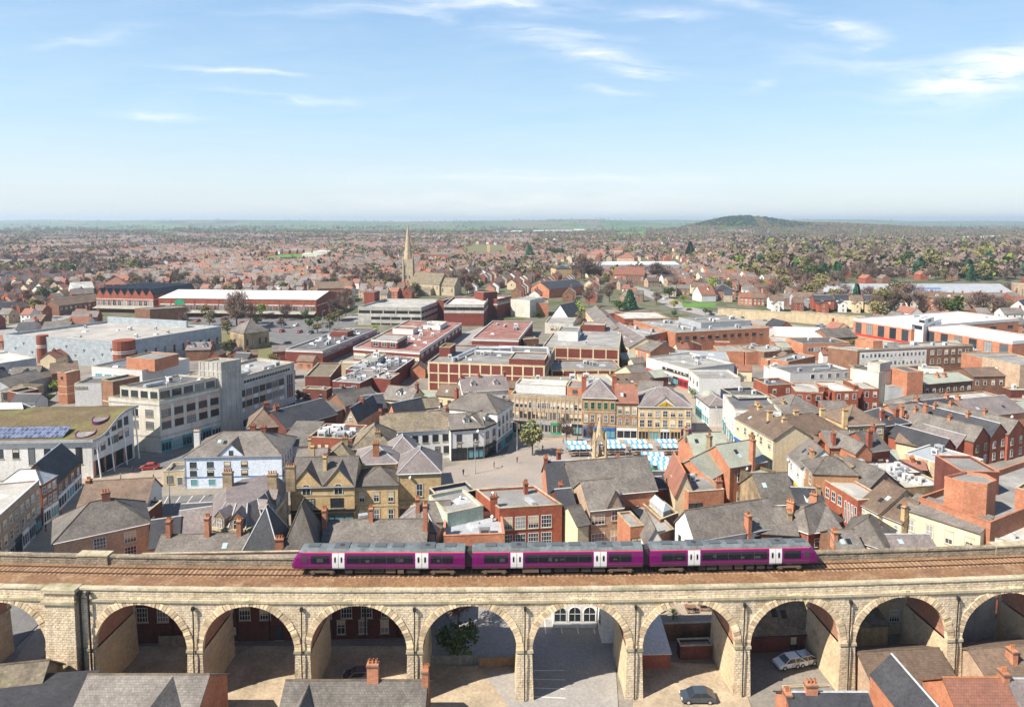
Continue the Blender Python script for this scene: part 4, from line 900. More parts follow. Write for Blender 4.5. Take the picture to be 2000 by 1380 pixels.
    c = pt(.5,WD/2,0); FOOT.append((c.x,c.y,36,[pt(0,0,0),pt(1,0,0),pt(1,WD,0),pt(0,WD,0)]))
green_roof_building()
B('stair_tower','tall orange brick stair tower with two pale bands behind the green roof','tower',405,214,490,196,10.5,None,bl=(350,211),wall='orange_brick',rm='pale_felt',side=[(1,8.3,.7,.9,'dark')],bands=[(3.2,3.4,'cream_render'),(5.8,6.0,'cream_render')],par=.2)
B('office_block','white block with one narrow dark window strip beside the orange stair tower','building',455,279,620,276,7.6,10,wall='white_metal',rm='dark_felt',win=[(1,5.9,7,.7,'dark',.0,.5)])
B('office_block','plain brown brick block joined to the left of the concrete store','building',622,255,690,268,9.4,9,wall='brown_brick',rm='dark_felt',bands=[(2.5,2.7,'cream_render')])
wb = B('office_block','white fronted flat roof block with orange brick ends behind the concrete store','building',560,172,870,198,8.5,22,wall='white_metal',rm='dark_felt',win=[(3,4.6,3.2,1.6,'aqua',.05,.6)],plant=3)
top_box(wb,'plant_room',.6,.1,1.15,.6,4.2,'orange_brick','felt')
B('workshop','low tan hut with a shallow hipped roof in the yard left of the stair tower','hut',5,326,172,322,4,9,wall='tan_brick',roof='hip',rm='stone_slate',rise=1.6,win=[(2,1,1.2,2,'dark',0,.6)])
B('workshop','small dark brick block with flat roof in the yard left of the stair tower','hut',108,338,236,312,5,6,wall='dark_brick',rm='dark_felt')
B('brick_house','orange brick house with a white gabled window and slate roof left of the stair tower','house',52,246,232,236,5.4,8,wall='orange_brick',roof='gx',rm='slate',rise=3,fg=[(.3,.8,2.6,'orange_brick')],fgw=[(-1.2,1.4,1.4)])
B('warehouse','long dark roofed shed between the stair tower and the clad market hall','shed',60,300,345,225,5,10,wall='grey_render',roof='gx',rm='slate',rise=2.4)
B('brick_house','dark slate roofed brick house at the left edge below the clad market hall','house',-20,250,60,236,6,9,wall='red_brick',roof='gx',rm='dark_slate',rise=3,ch=[(.6,.5)])
B('warehouse','flat pale roofed store at the left edge in front of the clad market hall','shed',-60,165,222,122,7.5,24,wall='grey_render',rm='pale_felt',par=.3)
B('brick_house','brown roofed house with one stone chimney in front of the clad market hall','house',315,218,480,200,6.5,9,wall='brown_brick',roof='gx',rm='brown_tile',rise=2.8,ch=[(.62,.5,1.4,'buff_stone')])
# ================================================================ region B
reg('B')
def curved_corner():
    A = [P(-300,1130,9.5),P(-190,1152,9.5),P(-70,1150,9.5),P(40,1098,9.5),P(120,1030,9.5),P(178,955,9.5),P(215,850,9.5)]
    back = [P(100,835,9.5),P(-120,880,9.5),P(-290,955,9.5)]
    t = thing('corner_building','ornate weathered stone corner building with a curved front, stone dormers and leaded slate roof','building',(A[3].x,A[3].y,0)); pts = A+back
    c = sum((Vector((p.x,p.y)) for p in pts),Vector((0,0)))/len(pts)
    mb = MB(); n = len(pts)
    for i in range(n): a,b = pts[i],pts[(i+1) % n]; mb.poly([(a.x,a.y,-.2),(b.x,b.y,-.2),(b.x,b.y,9.5),(a.x,a.y,9.5)])
    mb.build('wall','old_stone',t)
    inn = [Vector((p.x,p.y))+(c-Vector((p.x,p.y)))*.36 for p in pts]; mb = MB()
    for i in range(n):
        j = (i+1) % n; mb.poly([(pts[i].x,pts[i].y,9.55),(pts[j].x,pts[j].y,9.55),(inn[j].x,inn[j].y,12.6),(inn[i].x,inn[i].y,12.6)])
    mb.poly([(p.x,p.y,12.6) for p in inn],0)
    for i in range(n): mb.tube((pts[i].x,pts[i].y,9.6),(inn[i].x,inn[i].y,12.65),.12,n=4,m=1)
    mb.build('roof',['purple_slate','lead'],t)
    for i in range(6):
        a,b = Vector(A[i][:2]),Vector(A[i+1][:2]); d = (b-a); l = d.length; d.normalize(); nn = Vector((d.y,-d.x)); m_ = (a+b)/2
        rot = Matrix(((d.x,-nn.x,0,0),(d.y,-nn.y,0,0),(0,0,1,0),(0,0,0,1)))
        for zz,st in ((1.2,'stone'),(5.0,'arch')): inst(win_mesh(st,1.1,2.1),'window',t,Matrix.Translation((m_.x,m_.y,zz)) @ rot)
        for z0,z1,pj in ((4.1,4.5,.22),(9.1,9.6,.35)):
            mb = MB(); q = lambda p,o,z: (p.x+nn.x*o,p.y+nn.y*o,z); mb.hexa([q(a,pj,z0),q(b,pj,z0),q(b,0,z0),q(a,0,z0),q(a,pj,z1),q(b,pj,z1),q(b,0,z1),q(a,0,z1)]); mb.build('cornice','coping_stone',t)
        if i in (0,1,3,4):
            mb = MB(); g = lambda x,y,z: (m_.x+d.x*x-nn.x*y,m_.y+d.y*x-nn.y*y,z)
            mb.hexa([g(-1,.05,9.4),g(1,.05,9.4),g(1,2.4,9.4),g(-1,2.4,9.4),g(-1,.05,11.3),g(1,.05,11.3),g(1,2.4,11.3),g(-1,2.4,11.3)]); mb.poly([g(-1.1,.0,11.3),g(1.1,0,11.3),g(0,0,12.5)])
            mb.slab([g(-1.25,2.6,11.25),g(-1.25,-.1,11.25),g(0,-.1,12.6),g(0,2.6,12.6)],.12,1); mb.slab([g(1.25,-.1,11.25),g(1.25,2.6,11.25),g(0,2.6,12.6),g(0,-.1,12.6)],.12,1)
            dm = mb.build('dormer',['old_stone','purple_slate'],t); inst(win_mesh('arch',1,1.6),'window',dm,Matrix.Translation(g(0,.03,9.6)) @ rot)
    for (x,y) in ((c.x-5,c.y+2),(c.x+3.5,c.y+1),(c.x+5.5,c.y+5)):
        c_,p_ = chimney_parts(1.7,.9,3.2,'old_stone',4); o = inst(c_,'chimney',t,Matrix.Translation((x,y,12)))
        for k in range(4): inst(p_,'chimney_pot',o,Matrix.Identity(4)).matrix_local = Matrix.Translation((-.65+.43*k,0,3.2))
    FOOT.append((c.x,c.y,12,pts))
curved_corner()
reg('1')
B('spired_roof_building','left of two steep dark slate pyramid roofs in front of the curved corner building','building',466,1090,548,1090,7,7.5,wall='brown_brick',roof='pyr',rm='dark_slate',rise=7,ov=.4)
B('spired_roof_building','steep slate pyramid roof with small rooflights in front of the twin gabled stone shop','building',543,1092,622,1088,7,8.5,wall='brown_brick',roof='pyr',rm='slate',rise=7.5,ov=.4,ch=[(.02,.1,-4.4,'orange_brick')])
reg('B')
B('stone_building','yellow stone shop with twin gables, arched windows and a black shopfront','shop building',230,868,662,856,8.6,11,wall='buff_stone',roof='gx',rm='slate',rise=4,fg=[(.0,.5,3.6),(.5,1,3.6)],fgw=[(-1.5,1.5,2.0,'arch')],win=[(2,4.2,2.6,2.0,'darkgrid',.05,.95)],shop=(2,'black_paint'),bands=[(3.4,3.9,'black_paint'),(6.7,7.0,'coping_stone')],ch=[(.22,.75,1.6,'buff_stone'),(.5,.3,1.0,'buff_stone')])
B('stone_building','yellow stone bank of two storeys with six sash windows between gabled shop and tall block','bank',664,856,955,850,8.0,8,wall='buff_stone',roof='hip',rm='slate',rise=2.2,win=[(3,4.6,1.1,2.0,'stone'),(3,1.0,1.1,2.0,'stone')],bands=[(3.6,3.9,'coping_stone'),(7.4,7.9,'coping_stone')])
B('stone_building','tall plain buff stone block with one framed window and purple slate roof with lead hips','bank',955,775,1245,765,9.8,11,wall='buff_stone',roof='hip',rm='purple_slate',rise=3.2,win=[(1,4.9,1.3,2.6,'stone')],shop=(2,'buff_stone'),bands=[(4.0,4.3,'coping_stone'),(9.2,9.75,'coping_stone')])
B('stone_building','purple slate roofed rear range with lead hips behind the yellow stone bank','building',660,712,950,700,9.5,9,wall='buff_stone',roof='hip',rm='purple_slate',rise=2.4,ch=[(.5,.2,1.5,'terracotta',1)])
B('stone_building','small purple slate roof with white parapet and lead flat behind the tall buff block','building',900,640,1085,628,9.5,8,wall='white_render',roof='hip',rm='purple_slate',rise=2.6)
B('stone_building','old stone building with a large pyramid stone slate roof beside the white inns','building',650,608,920,598,8,12,wall='old_stone',roof='hip',rm='stone_slate',rise=3.8,ch=[(.62,.2,-.6,'old_stone')],win=[(3,3.5,1,1.6,'dark')])
B('stone_building','low pair of stone slate roofs between red brick plant block and yellow gabled shop','building',468,680,650,676,7,9,wall='old_stone',roof='hip',rm='stone_slate',rise=2.4,ch=[(.6,.5,1.2,'old_stone')])
B('stone_building','low stone slate roof behind the twin gabled shop with a stone chimney','building',262,720,460,712,8.4,9,wall='old_stone',roof='gx',rm='slate',rise=2,ch=[(.4,.5,2.4,'buff_stone')])
pl = B('brick_building','red brick building with white windows and crowded plant on its flat roof','building',352,528,648,540,8,11,wall='red_brick',rm='dark_felt',win=[(3,4.8,.9,1.5,'dark',0,.5),(3,1.8,.9,1.5,'dark',0,.5)],plant=16)
B('brick_building','plain grey slate roofed hall with white render just right of the blue and white pub','building',150,585,345,590,6,12,wall='white_render',roof='lean',rm='slate',rise=2.5)
B('brick_building','long dark brick building with a wide dark slate roof behind the blue and white pub','building',205,470,545,372,6.5,13,wall='dark_brick',roof='gx',rm='dark_slate',rise=3.4,ch=[(.08,.5,1.2)])
B('brick_house','dark red brick house with brown hipped roof left of the long dark roof','house',-60,470,150,452,6.5,11,wall='dark_brick',roof='hip',rm='brown_tile',rise=3.6,ch=[(.95,.4,.8),(.6,.8,.6)])
B('inn','white inn with a long mossy stone slate roof and dark framed windows facing the market','inn',840,500,1310,472,7.6,9.5,wall='white_render',roof='gx',rm='stone_slate',rise=3.4,ch=[(.0,.5,1),(.98,.5,1)],win=[(6,4.4,1.5,1.9,'darkgrid',.12,1),(2,1.3,1.4,1.9,'darkgrid',.75,1)])
B('inn','white inn with black lower front and two small white dormers at the market corner','inn',1312,478,1535,462,8.2,9,wall='white_render',roof='gx',rm='slate',rise=2.6,dorm=1,dz='white_paint',win=[(2,5.0,1.1,1.6,'dark'),(2,2.9,1.0,1.3,'dark')],shop=(2,'black_paint'),bands=[(7.6,8.1,'black_paint')])
B('inn','narrow white end of the corner inn turned towards the market with one dormer','inn',1536,462,1625,425,8.2,8,wall='white_render',roof='gx',rm='slate',rise=2.6,dorm=1,dz='white_paint',win=[(2,5.0,1.0,1.6,'dark'),(2,2.9,1.0,1.3,'dark')],shop=(1,'black_paint'),bands=[(7.6,8.1,'black_paint')])
B('shop_building','tall white building with a hipped slate roof and orange brick side above the market corner','shop building',1626,372,1728,300,10.5,16,wall='white_render',roof='hip',rm='slate',rise=3.4,win=[(4,7,1,1.7,'dark'),(4,4.2,1,1.7,'dark')],shop=(4,['grey_metal','teal_paint']),ch=[(.5,.9,.6)])
B('brick_building','orange brick wing with flat roof behind the white inns','building',1368,352,1622,352,8.4,8,wall='orange_brick',rm='dark_felt',par=.3)
B('shop_building','white building with two white dormers and pale slate roof behind the ribbon window offices','shop building',1392,225,1700,206,7.5,9.5,wall='white_render',roof='gx',rm='purple_slate',rise=3.4,dorm=2,dz='white_paint',ch=[(.03,.5,1),(.42,.5,.9),(.99,.5,1.2)],win=[(5,4.6,1,1.4,'strip'),(5,1.6,1,1.4,'strip')])
B('brick_house','cream rendered house with brown tiled roof left of the white dormered building','house',1214,245,1392,262,5.6,8,wall='cream_render',roof='gx',rm='brown_tile',rise=2.6,win=[(3,2.8,1,1.4,'dark')])
B('brick_house','grey slate roofed cottage with a white dormer and big brick chimney below the precinct','house',850,272,1045,290,5.6,9,wall='cream_render',roof='gx',rm='slate',rise=3.2,dorm=1,dz='white_paint',ch=[(.98,.5,1.4)])
B('brick_house','long plain slate roof with low walls left of the cottage with the white dormer','house',600,320,830,270,5,10,wall='brown_brick',roof='gx',rm='slate',rise=3)
B('brick_house','tan gabled house with one small gable window and dark slate roof behind the plant block','house',592,415,682,422,5.5,14,wall='tan_brick',roof='gy',rm='dark_slate',rise=3.6,fgw=[],win=[(1,5.8,.8,.9)],ch=[(.5,.5,.9)])
B('brick_house','orange gabled house with dark slate roof right of the tan gabled house','house',885,372,945,395,5.5,10,wall='orange_brick',roof='gy',rm='dark_slate',rise=3.4)
B('brick_house','dark slate roofed range joining the two gabled houses behind the plant block','house',735,348,880,330,5.2,10,wall='brown_brick',roof='gx',rm='dark_slate',rise=3)
B('shed','grey flat roofed shed with orange brick wall behind the mossy inn roof','shed',945,385,1300,335,4.5,9,wall='orange_brick',rm='felt',plant=2)
B('shed','small pale roofed store with green felt patch beside the cream house','shed',1080,262,1215,262,5,9,wall='cream_render',rm='green_metal',par=.2)
B('shed','low stone slate roofed outbuilding behind the mossy inn roof','shed',1055,340,1240,320,4.6,6,wall='old_stone',roof='gx',rm='stone_slate',rise=2)
B('shed','low grey roofed outbuilding on the slope left of the tan gabled house','shed',500,375,610,330,4,7,wall='brown_brick',roof='lean',rm='slate',rise=1.4)
# buildings close behind the train
B('summer_house','white octagonal room with lead ribbed slate roof behind the first carriage','building',915,1130,1130,1158,6.6,8.5,wall='white_render',roof='hip',rm='purple_slate',rise=2.8,L=8.5)
B('brick_house','long slate roofed house with white rendered end behind the first carriage','house',1085,1105,1310,1092,7.4,7,wall='white_render',roof='gx',rm='slate',rise=2.2,ch=[(.02,.3,1.4,'orange_brick')])
B('brick_house','low slate roof with two orange chimneys close above the first carriage','house',440,1262,1140,1252,7.6,8.5,wall='brown_brick',roof='gx',rm='slate',rise=2.4,ch=[(-.01,.4,2.4,'orange_brick'),(.44,.5,2.2,'orange_brick'),(.99,.3,3.4,'orange_brick')])
rr = B('brick_building','orange brick building with a blue grey roof terrace and air units above the coupling','building',1265,1195,1675,1180,8.0,9,wall='orange_brick',rm='grey_metal',par=.9,plant=4,cop='orange_brick')
rs_ = B('rendered_building','pale mint rendered building with flat grey roof and teal door behind the roof terrace','building',1290,1045,1532,992,9.6,9,wall='mint_paint',rm='felt',par=.5,plant=2,cop='coping_stone',side=[(1,2,1,2,'aqua')])
B('rendered_building','navy walled narrow extension behind the pale mint building','building',1225,935,1480,888,8.6,5,wall='navy_paint',rm='felt',par=.7)
b5 = B('brick_building','red brick flat roofed building with tall white grid windows behind the middle carriage','building',1640,1010,2063,984,9.6,None,bl=(1480,880),wall='red_brick',rm='felt',par=.4,win=[(4,5.6,1.9,2.3,'grid',.02,.85),(4,2.4,1.9,2.3,'grid',.02,.85)],side=[(3,5,1,2)],ch=[(-.01,.2,1.6,'red_brick')],plant=2)
# ================================================================ region C
reg('C')
c1 = B('office_building','three storey stone office with long ribbons of windows and ribs facing the market','office building',-8,240,475,266,10.9,13,wall='church_stone',rm='felt',win=[(16,7.2,1.5,1.7,'strip'),(16,4.3,1.5,1.7,'dark')],shop=(7,['black_paint','black_paint','grey_metal','grey_metal','green_paint','white_paint']),pil=(17,'tan_brick',.28),bands=[(3.3,3.9,'concrete'),(9.9,10.7,'church_stone')])
top_box(c1,'roof_block',.02,.35,.74,.9,2.6,'white_metal','pale_felt'); top_box(c1,'roof_block',.76,.3,.99,.9,2.6,'orange_brick','felt',win=[(1,.8,1.2,1,'dark')])
B('shop_building','ornate four storey orange stone building with slate roof and blue shopfront','shop building',478,262,700,268,11.6,10,wall='orange_stone',roof='hip',rm='purple_slate',rise=4.2,win=[(5,8.4,1.0,1.9,'green'),(5,4.7,1.0,2.1,'stone')],shop=(2,'blue_paint'),bands=[(3.7,4.0,'coping_stone'),(7.5,7.8,'coping_stone'),(11,11.6,'orange_stone')],ch=[(.03,.5,.6),(.98,.6,.8)])
B('shop_building','narrow orange stone building with red tiled roof and arched windows facing the market','shop building',704,300,850,302,10.3,9,wall='orange_stone',roof='gx',rm='red_tile',rise=4,win=[(3,7.4,.95,1.7,'stone'),(3,4.2,.95,1.9,'arch')],shop=(1,'white_paint'),bands=[(3.5,3.9,'coping_stone'),(6.7,7,'coping_stone'),(9.8,10.25,'orange_stone')],ch=[(.98,.5,.5,'orange_stone')])
mo = B('town_hall','georgian stone hall with a pediment holding a gold crest and purple slate hipped roof','hall',852,322,1215,326,9.6,12,wall='buff_stone',roof='hip',rm='purple_slate',rise=3.8,fg=[(.29,.71,2.6,'white_render')],win=[(7,6.8,1.1,1.5,'sash'),(7,3.9,1.1,1.8,'sash')],shop=(5,['buff_stone','buff_stone','white_render','buff_stone','train_purple']),bands=[(3.35,3.6,'coping_stone'),(9.1,9.55,'coping_stone')])
W_,L_,D_ = t_info[mo.name][:3]; mb = MB()
paint('gilt',(.55,.36,.06),.35,.5,.3)
for k in range(9):
    a = k/8; x = L_*(.38+.24*a); hh = .35+1.15*(1-abs(a-.5)*2); mb.tube(W_(x,-.03,9.75),W_(x,-.3,9.75+hh),.34,.16,n=6)
mb.tube(W_(L_*.5,-.04,10.1),W_(L_*.5,-.34,10.9),.45,.3,n=8); mb.build('crest','gilt',mo)
B('shop_building','slate roofed cottage row with orange brick gable ends behind the georgian hall','shop building',850,240,1010,250,6.5,12,wall='orange_brick',roof='gx',rm='slate',rise=3)
B('shop_building','cream gabled shop with grey tiled roof at the narrow street behind the georgian hall','shop building',845,140,950,125,6.5,13,wall='cream_render',roof='gx',rm='slate',rise=3.4)
B('shop_building','long brown slate roof with several valleys behind the red tiled building','shop building',725,205,960,190,7,15,wall='brown_brick',roof='gx',rm='brown_tile',rise=3,ch=[(.0,.3,.6,'buff_stone')])
B('shop_building','flat grey roof with curved skylights behind the ornate orange stone building','shop building',500,185,720,180,9.5,16,wall='cream_render',rm='pale_felt',plant=6)
wh = B('shop_terrace','long bright white shop terrace facing the narrow street down from the market','shop building',905,-10,1190,72,7.4,22,wall='white_metal',rm='felt',win=[(16,4.6,.8,1.0,'dark',.4,1)],shop=(9,['red_paint','red_paint','red_paint','green_paint','black_paint','grey_metal','black_paint']),plant=8,par=.5)
B('shop_building','white shop with stepped parapet at the lower end of the long white terrace','shop building',1192,75,1262,130,8.0,14,wall='white_metal',rm='felt',win=[(3,4.8,.9,1.4,'dark')],shop=(2,['white_paint','grey_metal']),plant=1)
cb = B('shop_building','white corner shop with blue grey roof and green copper dome above a curved front','shop building',1240,250,1330,320,6.2,7,wall='white_render',roof='hip',rm='purple_slate',rise=1.8,win=[(2,3.9,1,1.3,'aqua')],shop=(2,['teal_paint','white_paint']))
q = P(1325,265,6.2); mb = MB(); 
for k in range(12):
    a,b_ = k*math.tau/12,(k+1)*math.tau/12
    mb.poly([(q.x+2.4*math.cos(a),q.y+2.4*math.sin(a),0),(q.x+2.4*math.cos(b_),q.y+2.4*math.sin(b_),0),(q.x+2.4*math.cos(b_),q.y+2.4*math.sin(b_),6.2),(q.x+2.4*math.cos(a),q.y+2.4*math.sin(a),6.2)])
mb.build('corner_bay','cream_render',cb); mb = MB()
for (r0,z0),(r1,z1) in zip([(2.7,6.2),(2.45,7.2),(1.8,8.1),(.9,8.7)],[(2.45,7.2),(1.8,8.1),(.9,8.7),(.05,8.9)]): mb.tube((q.x,q.y,z0),(q.x,q.y,z1),r0,r1,n=12,cap=False)
mb.build('dome','green_metal',cb,smooth=True)
# cluster between market and viaduct
B('brick_building','dark grey slate roofed building with brick gable and chimneys behind the middle carriage','building',420,935,640,915,8,11,wall='orange_brick',roof='gx',rm='slate',rise=5,ch=[(-.55,.1,-1.6),(.0,.98,.4)],L=17)
B('brick_building','wide dark slate roof sloping behind the red brick building with grid windows','building',250,930,470,925,8,13,wall='orange_brick',roof='gx',rm='dark_slate',rise=4.6,ch=[(.0,.5,.9),(.35,.0,-2)])
B('brick_building','brick building with an old mossy yellow tiled roof below the market monument','building',640,872,838,868,7.6,9.5,wall='brown_brick',roof='gx',rm='moss_tile',rise=3.8,win=[(1,4.6,1.4,1.2,'dark',.1,.5)],ch=[(.55,.55,.8)])
B('brick_house','tan brick house with large white windows under twin slate gables behind the middle carriage','house',525,1022,748,1000,9.0,10,wall='tan_brick',roof='gx',rm='slate',rise=3.4,fg=[(.5,1.0,3.2)],win=[(1,6.2,2.6,2.0,'grid',0,.5),(1,6.6,1.2,2.0,'sash',.5,1),(1,2.2,2.6,2.4,'grid',0,.5),(1,2.6,1.4,2.4,'sash',.5,1)])
B('brick_house','narrow pale rendered gable with slate roof and small window behind the middle carriage','house',443,1128,522,1112,7.4,7,wall='pale_yellow',roof='gx',rm='slate',rise=2,win=[(1,2.6,.5,.9,'dark',.2,.6)])
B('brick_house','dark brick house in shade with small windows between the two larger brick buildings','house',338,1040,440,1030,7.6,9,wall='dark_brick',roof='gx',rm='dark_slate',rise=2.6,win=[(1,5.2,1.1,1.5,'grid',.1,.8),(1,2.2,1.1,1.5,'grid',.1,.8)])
B('shed','flat roofed brick range with mossy roof and a glazed roof lantern behind the market stalls','building',850,880,1035,870,5.6,6,wall='red_brick',roof='gx',rm='dark_slate',rise=1.2)
ln_ = B('hall','flat mossy roofed hall with long glazed lantern in the middle of the cluster','hall',1000,1085,1120,1040,5.4,None,bl=(860,960),wall='brown_brick',rm='moss_tile',par=.35)
W_,L_,D_,z1_,zr_,ex_,ey_,_ = t_info[ln_.name]
mb = MB(); x0,x1,y0,y1 = L_*.3,L_*.75,D_*.12,D_*.95
mb.hexa([W_(x0,y0,zr_),W_(x1,y0,zr_),W_(x1,y1,zr_),W_(x0,y1,zr_),W_(x0,y0,zr_+1),W_(x1,y0,zr_+1),W_(x1,y1,zr_+1),W_(x0,y1,zr_+1)]); mb.build('roof_lantern','lead',ln_)
mb = MB(); xm = (x0+x1)/2
for a,b_ in ((x0,xm),(x1,xm)): mb.poly([W_(a,y0,zr_+1),W_(a,y1,zr_+1),W_(b_,y1-.8,zr_+2.1),W_(b_,y0+.8,zr_+2.1)])
mb.poly([W_(x0,y0,zr_+1),W_(x1,y0,zr_+1),W_(xm,y0+.8,zr_+2.1)]); mb.build('lantern_glass','lantern_glass',ln_)
for k in range(9):
    mb = MB(); y = y0+.8+(y1-y0-1.6)*k/8
    for a in (x0,x1): mb.tube(W_(a,y,zr_+1.02),W_(xm,y,zr_+2.14),.06,n=4)
    mb.build('glazing_bar','white_paint',ln_)
B('hall','long grey flat roof range running from the lantern hall towards the train','hall',970,1185,1095,1150,5.0,None,bl=(800,1005),wall='brown_brick',rm='felt',par=.2)
B('brick_house','tall old building with bright orange pantile roof and buff gable behind the market stalls','house',1100,918,1228,912,7.2,None,bl=(1030,770),wall='cream_render',roof='gy',rm='red_tile',rise=4.4)
st_ = B('stone_building','L shaped orange brick building with green slate roofs and dark stone gable beside the stalls','building',1232,655,1465,645,9.5,10,wall='orange_brick',roof='gx',rm='green_metal',rise=3.4,win=[(2,6.6,.9,1.6)],ch=[(-.02,.5,1.2,'old_stone')])
B('stone_building','orange brick range with green slate roof and sash windows right of the L shaped one','building',1470,730,1712,690,10,9,wall='orange_brick',roof='gx',rm='green_metal',rise=3.2,win=[(2,6.6,.9,1.6,'sash',.1,.75),(2,2.5,.9,1.6,'sash',.1,.75)],ch=[(.6,.0,2,'orange_brick'),(1,.5,1.2,'old_stone'),(.1,.9,1,'old_stone')])
B('brick_house','orange brick gable with green slate roof projecting towards the pantiled building','house',1330,812,1462,740,8,9,wall='orange_brick',roof='gx',rm='green_metal',rise=3)
B('brick_building','orange brick flat roofed rear block with rendered lower wall behind the third carriage','building',1190,900,1430,882,8.4,9,wall='orange_brick',rm='felt',par=.5,win=[(2,4.6,1.2,1.4,'dark',.0,.4)],ch=[(.9,.1,1.6,'orange_brick')],bands=[(.0,3.2,'white_render')],plant=2)
B('stone_building','dark weathered stone gable building with mossy coping at the edge of the market','building',1690,800,1775,760,9.0,6,wall='soot_stone',rm='green_metal',par=.5,cop='moss_tile')
B('brick_building','long white walled building with lichen spotted slate roof and timber windows behind the third carriage','building',1235,1225,1800,1130,7.2,None,bl=(1100,1100),wall='white_render',roof='gx',rm='slate',rise=3.6,win=[(5,4.6,1.5,1.5,'darkgrid',.2,.98)],side=[(2,4,1,1.6,'darkgrid')],ch=[(.62,.02,-.6,'orange_brick')])
B('brick_house','small white gabled cottage with glazed porch roof just above the third carriage','house',905,1245,1022,1243,7.0,7,wall='white_render',roof='gy',rm='slate',rise=2.6)
B('brick_house','small orange brick flat roofed block with a wide window above the carriage coupling','house',798,1135,890,1125,8.2,6,wall='orange_brick',rm='felt',win=[(1,4.6,2.4,1.6,'dark')],par=.3)
# ================================================================ region D: right of the market
reg('D')
B('corner_building','cream stone corner building with rounded end, brown hipped roof and many chimneys','building',70,528,528,492,8.4,11,wall='buff_stone',roof='hip',rm='brown_tile',rise=3.4,win=[(6,5.6,1.1,1.6,'stone'),(5,2.2,1.1,1.8,'stone')],side=[(3,5.6,1.1,1.6,'stone'),(3,2.2,1.1,1.7,'stone')],ch=[(.1,.6,1.2,'buff_stone'),(.45,.5,1.2,'buff_stone'),(.85,.5,1.2,'buff_stone')],bands=[(4.4,4.7,'coping_stone'),(7.9,8.35,'coping_stone')])
B('stone_building','stone shop terrace with brown roof facing the street behind the rounded corner building','shop building',-225,395,40,545,8.4,10,wall='cream_render',roof='gx',rm='brown_tile',rise=3,win=[(5,5.5,1,1.6,'stone')],shop=(5,['blue_paint','black_paint','teal_paint']),ch=[(.2,.5,1,'buff_stone'),(.8,.5,1,'buff_stone')])
B('shop_building','tall white stone shop with pilasters facing left onto the market entrance','shop building',-300,240,-225,345,10.5,12,wall='white_render',rm='dark_felt',win=[(4,7.4,1,1.8),(4,4.2,1,1.9)],shop=(3,['teal_paint','grey_metal']),pil=(5,'white_render',.5),bands=[(9.6,10.1,'white_render')])
B('shop_building','black clad attic block with white windows above the white stone shop','building',-195,270,20,262,10.5,12,wall='navy_paint',rm='dark_felt',win=[(2,7.6,1.4,1.3,'sash')],plant=2)
B('stone_building','buff stone building with brown hipped roof and small sash windows behind the rounded corner','building',535,452,782,438,8.6,11,wall='buff_stone',roof='hip',rm='brown_tile',rise=3.4,win=[(4,6.2,1.1,1.4,'sash')],ch=[(.0,.1,.6,'buff_stone')])
B('brick_building','dark slate roof with twin hipped dormers right of the buff hipped building','building',760,455,955,430,7.6,10,wall='brown_brick',roof='hip',rm='dark_slate',rise=3,ch=[(.25,.2,.4),(.75,.2,.4)])
B('brick_building','wide grey hipped slate roof behind the rounded corner building','building',125,370,385,360,7.6,13,wall='orange_brick',roof='hip',rm='slate',rise=3.4,ch=[(.95,.4,.6)])
B('brick_building','low slate gabled roof behind the chimneys of the rounded corner building','building',-15,430,210,410,7.4,11,wall='brown_brick',roof='gx',rm='slate',rise=3,ch=[(.1,.5,1,'buff_stone'),(.9,.5,1,'buff_stone')])
B('brick_building','grey slate roofed building below the red brick flats','building',385,380,560,385,7,11,wall='red_brick',roof='gx',rm='slate',rise=2.6)
B('brick_flats','red brick flats with white windows and a wide pale flat roof','flats',185,222,372,232,7.6,13,wall='red_brick',rm='pale_felt',par=.25,win=[(3,5.2,1.4,1.4,'strip'),(3,2,1.4,1.4,'strip')],ch=[(.95,.1,1.6)])
B('brick_flats','projecting red brick bay with tall white windows in the middle of the flats','flats',452,222,610,218,7.6,13,wall='red_brick',rm='pale_felt',par=.25,win=[(3,5.0,1.1,1.8,'strip'),(3,1.4,1.1,1.8,'strip')],ch=[(.98,.1,1.4),(-.3,.1,1.2)])
B('brick_flats','right hand bay of the red brick flats with one white window column','flats',640,205,750,205,7.6,13,wall='red_brick',rm='pale_felt',par=.25,win=[(2,5.0,1.2,1.8,'strip'),(2,1.4,1.2,1.8,'strip')])
B('brick_building','small red brick block with white windows left of the flats','building',0,180,180,172,8,9,wall='red_brick',rm='dark_felt',win=[(2,5.2,1.2,1.6,'strip'),(2,1.8,1.2,1.6,'strip')],plant=2)
B('shop_building','low red brick shop with flat roof at the left end of the flats','building',-10,290,110,285,5,8,wall='red_brick',rm='felt')
sb = B('office_building','tall pale rendered stair block with a brown brick side rising over the flats','office building',556,62,748,98,11.5,8,wall='pale_concrete',rm='dark_felt',par=.3)
top_box(sb,'lift_room',.55,.1,.98,.9,3.2,'concrete','felt')
ob = B('office_building','brown brick office behind the pale stair block with a square brick tower','office building',750,105,945,92,10,14,wall='brown_brick',rm='felt',win=[(1,2,2.4,6,'strip',.05,.4)])
B('tower','square orange brick tower with dark flat top right of the pale stair block','tower',940,92,1048,88,12.5,7,wall='orange_brick',rm='dark_felt',par=.3)
B('shed','grey rendered cabin on brick base in front of the square brick tower','shed',808,190,940,195,7.2,7,wall='grey_render',rm='felt',par=.2)
B('office_building','long white parapet building with round windows behind the red brick flats','building',150,98,555,75,7.5,12,wall='white_metal',rm='dark_felt',win=[(5,5,1.6,1.6,'shop',.3,1)],plant=3)
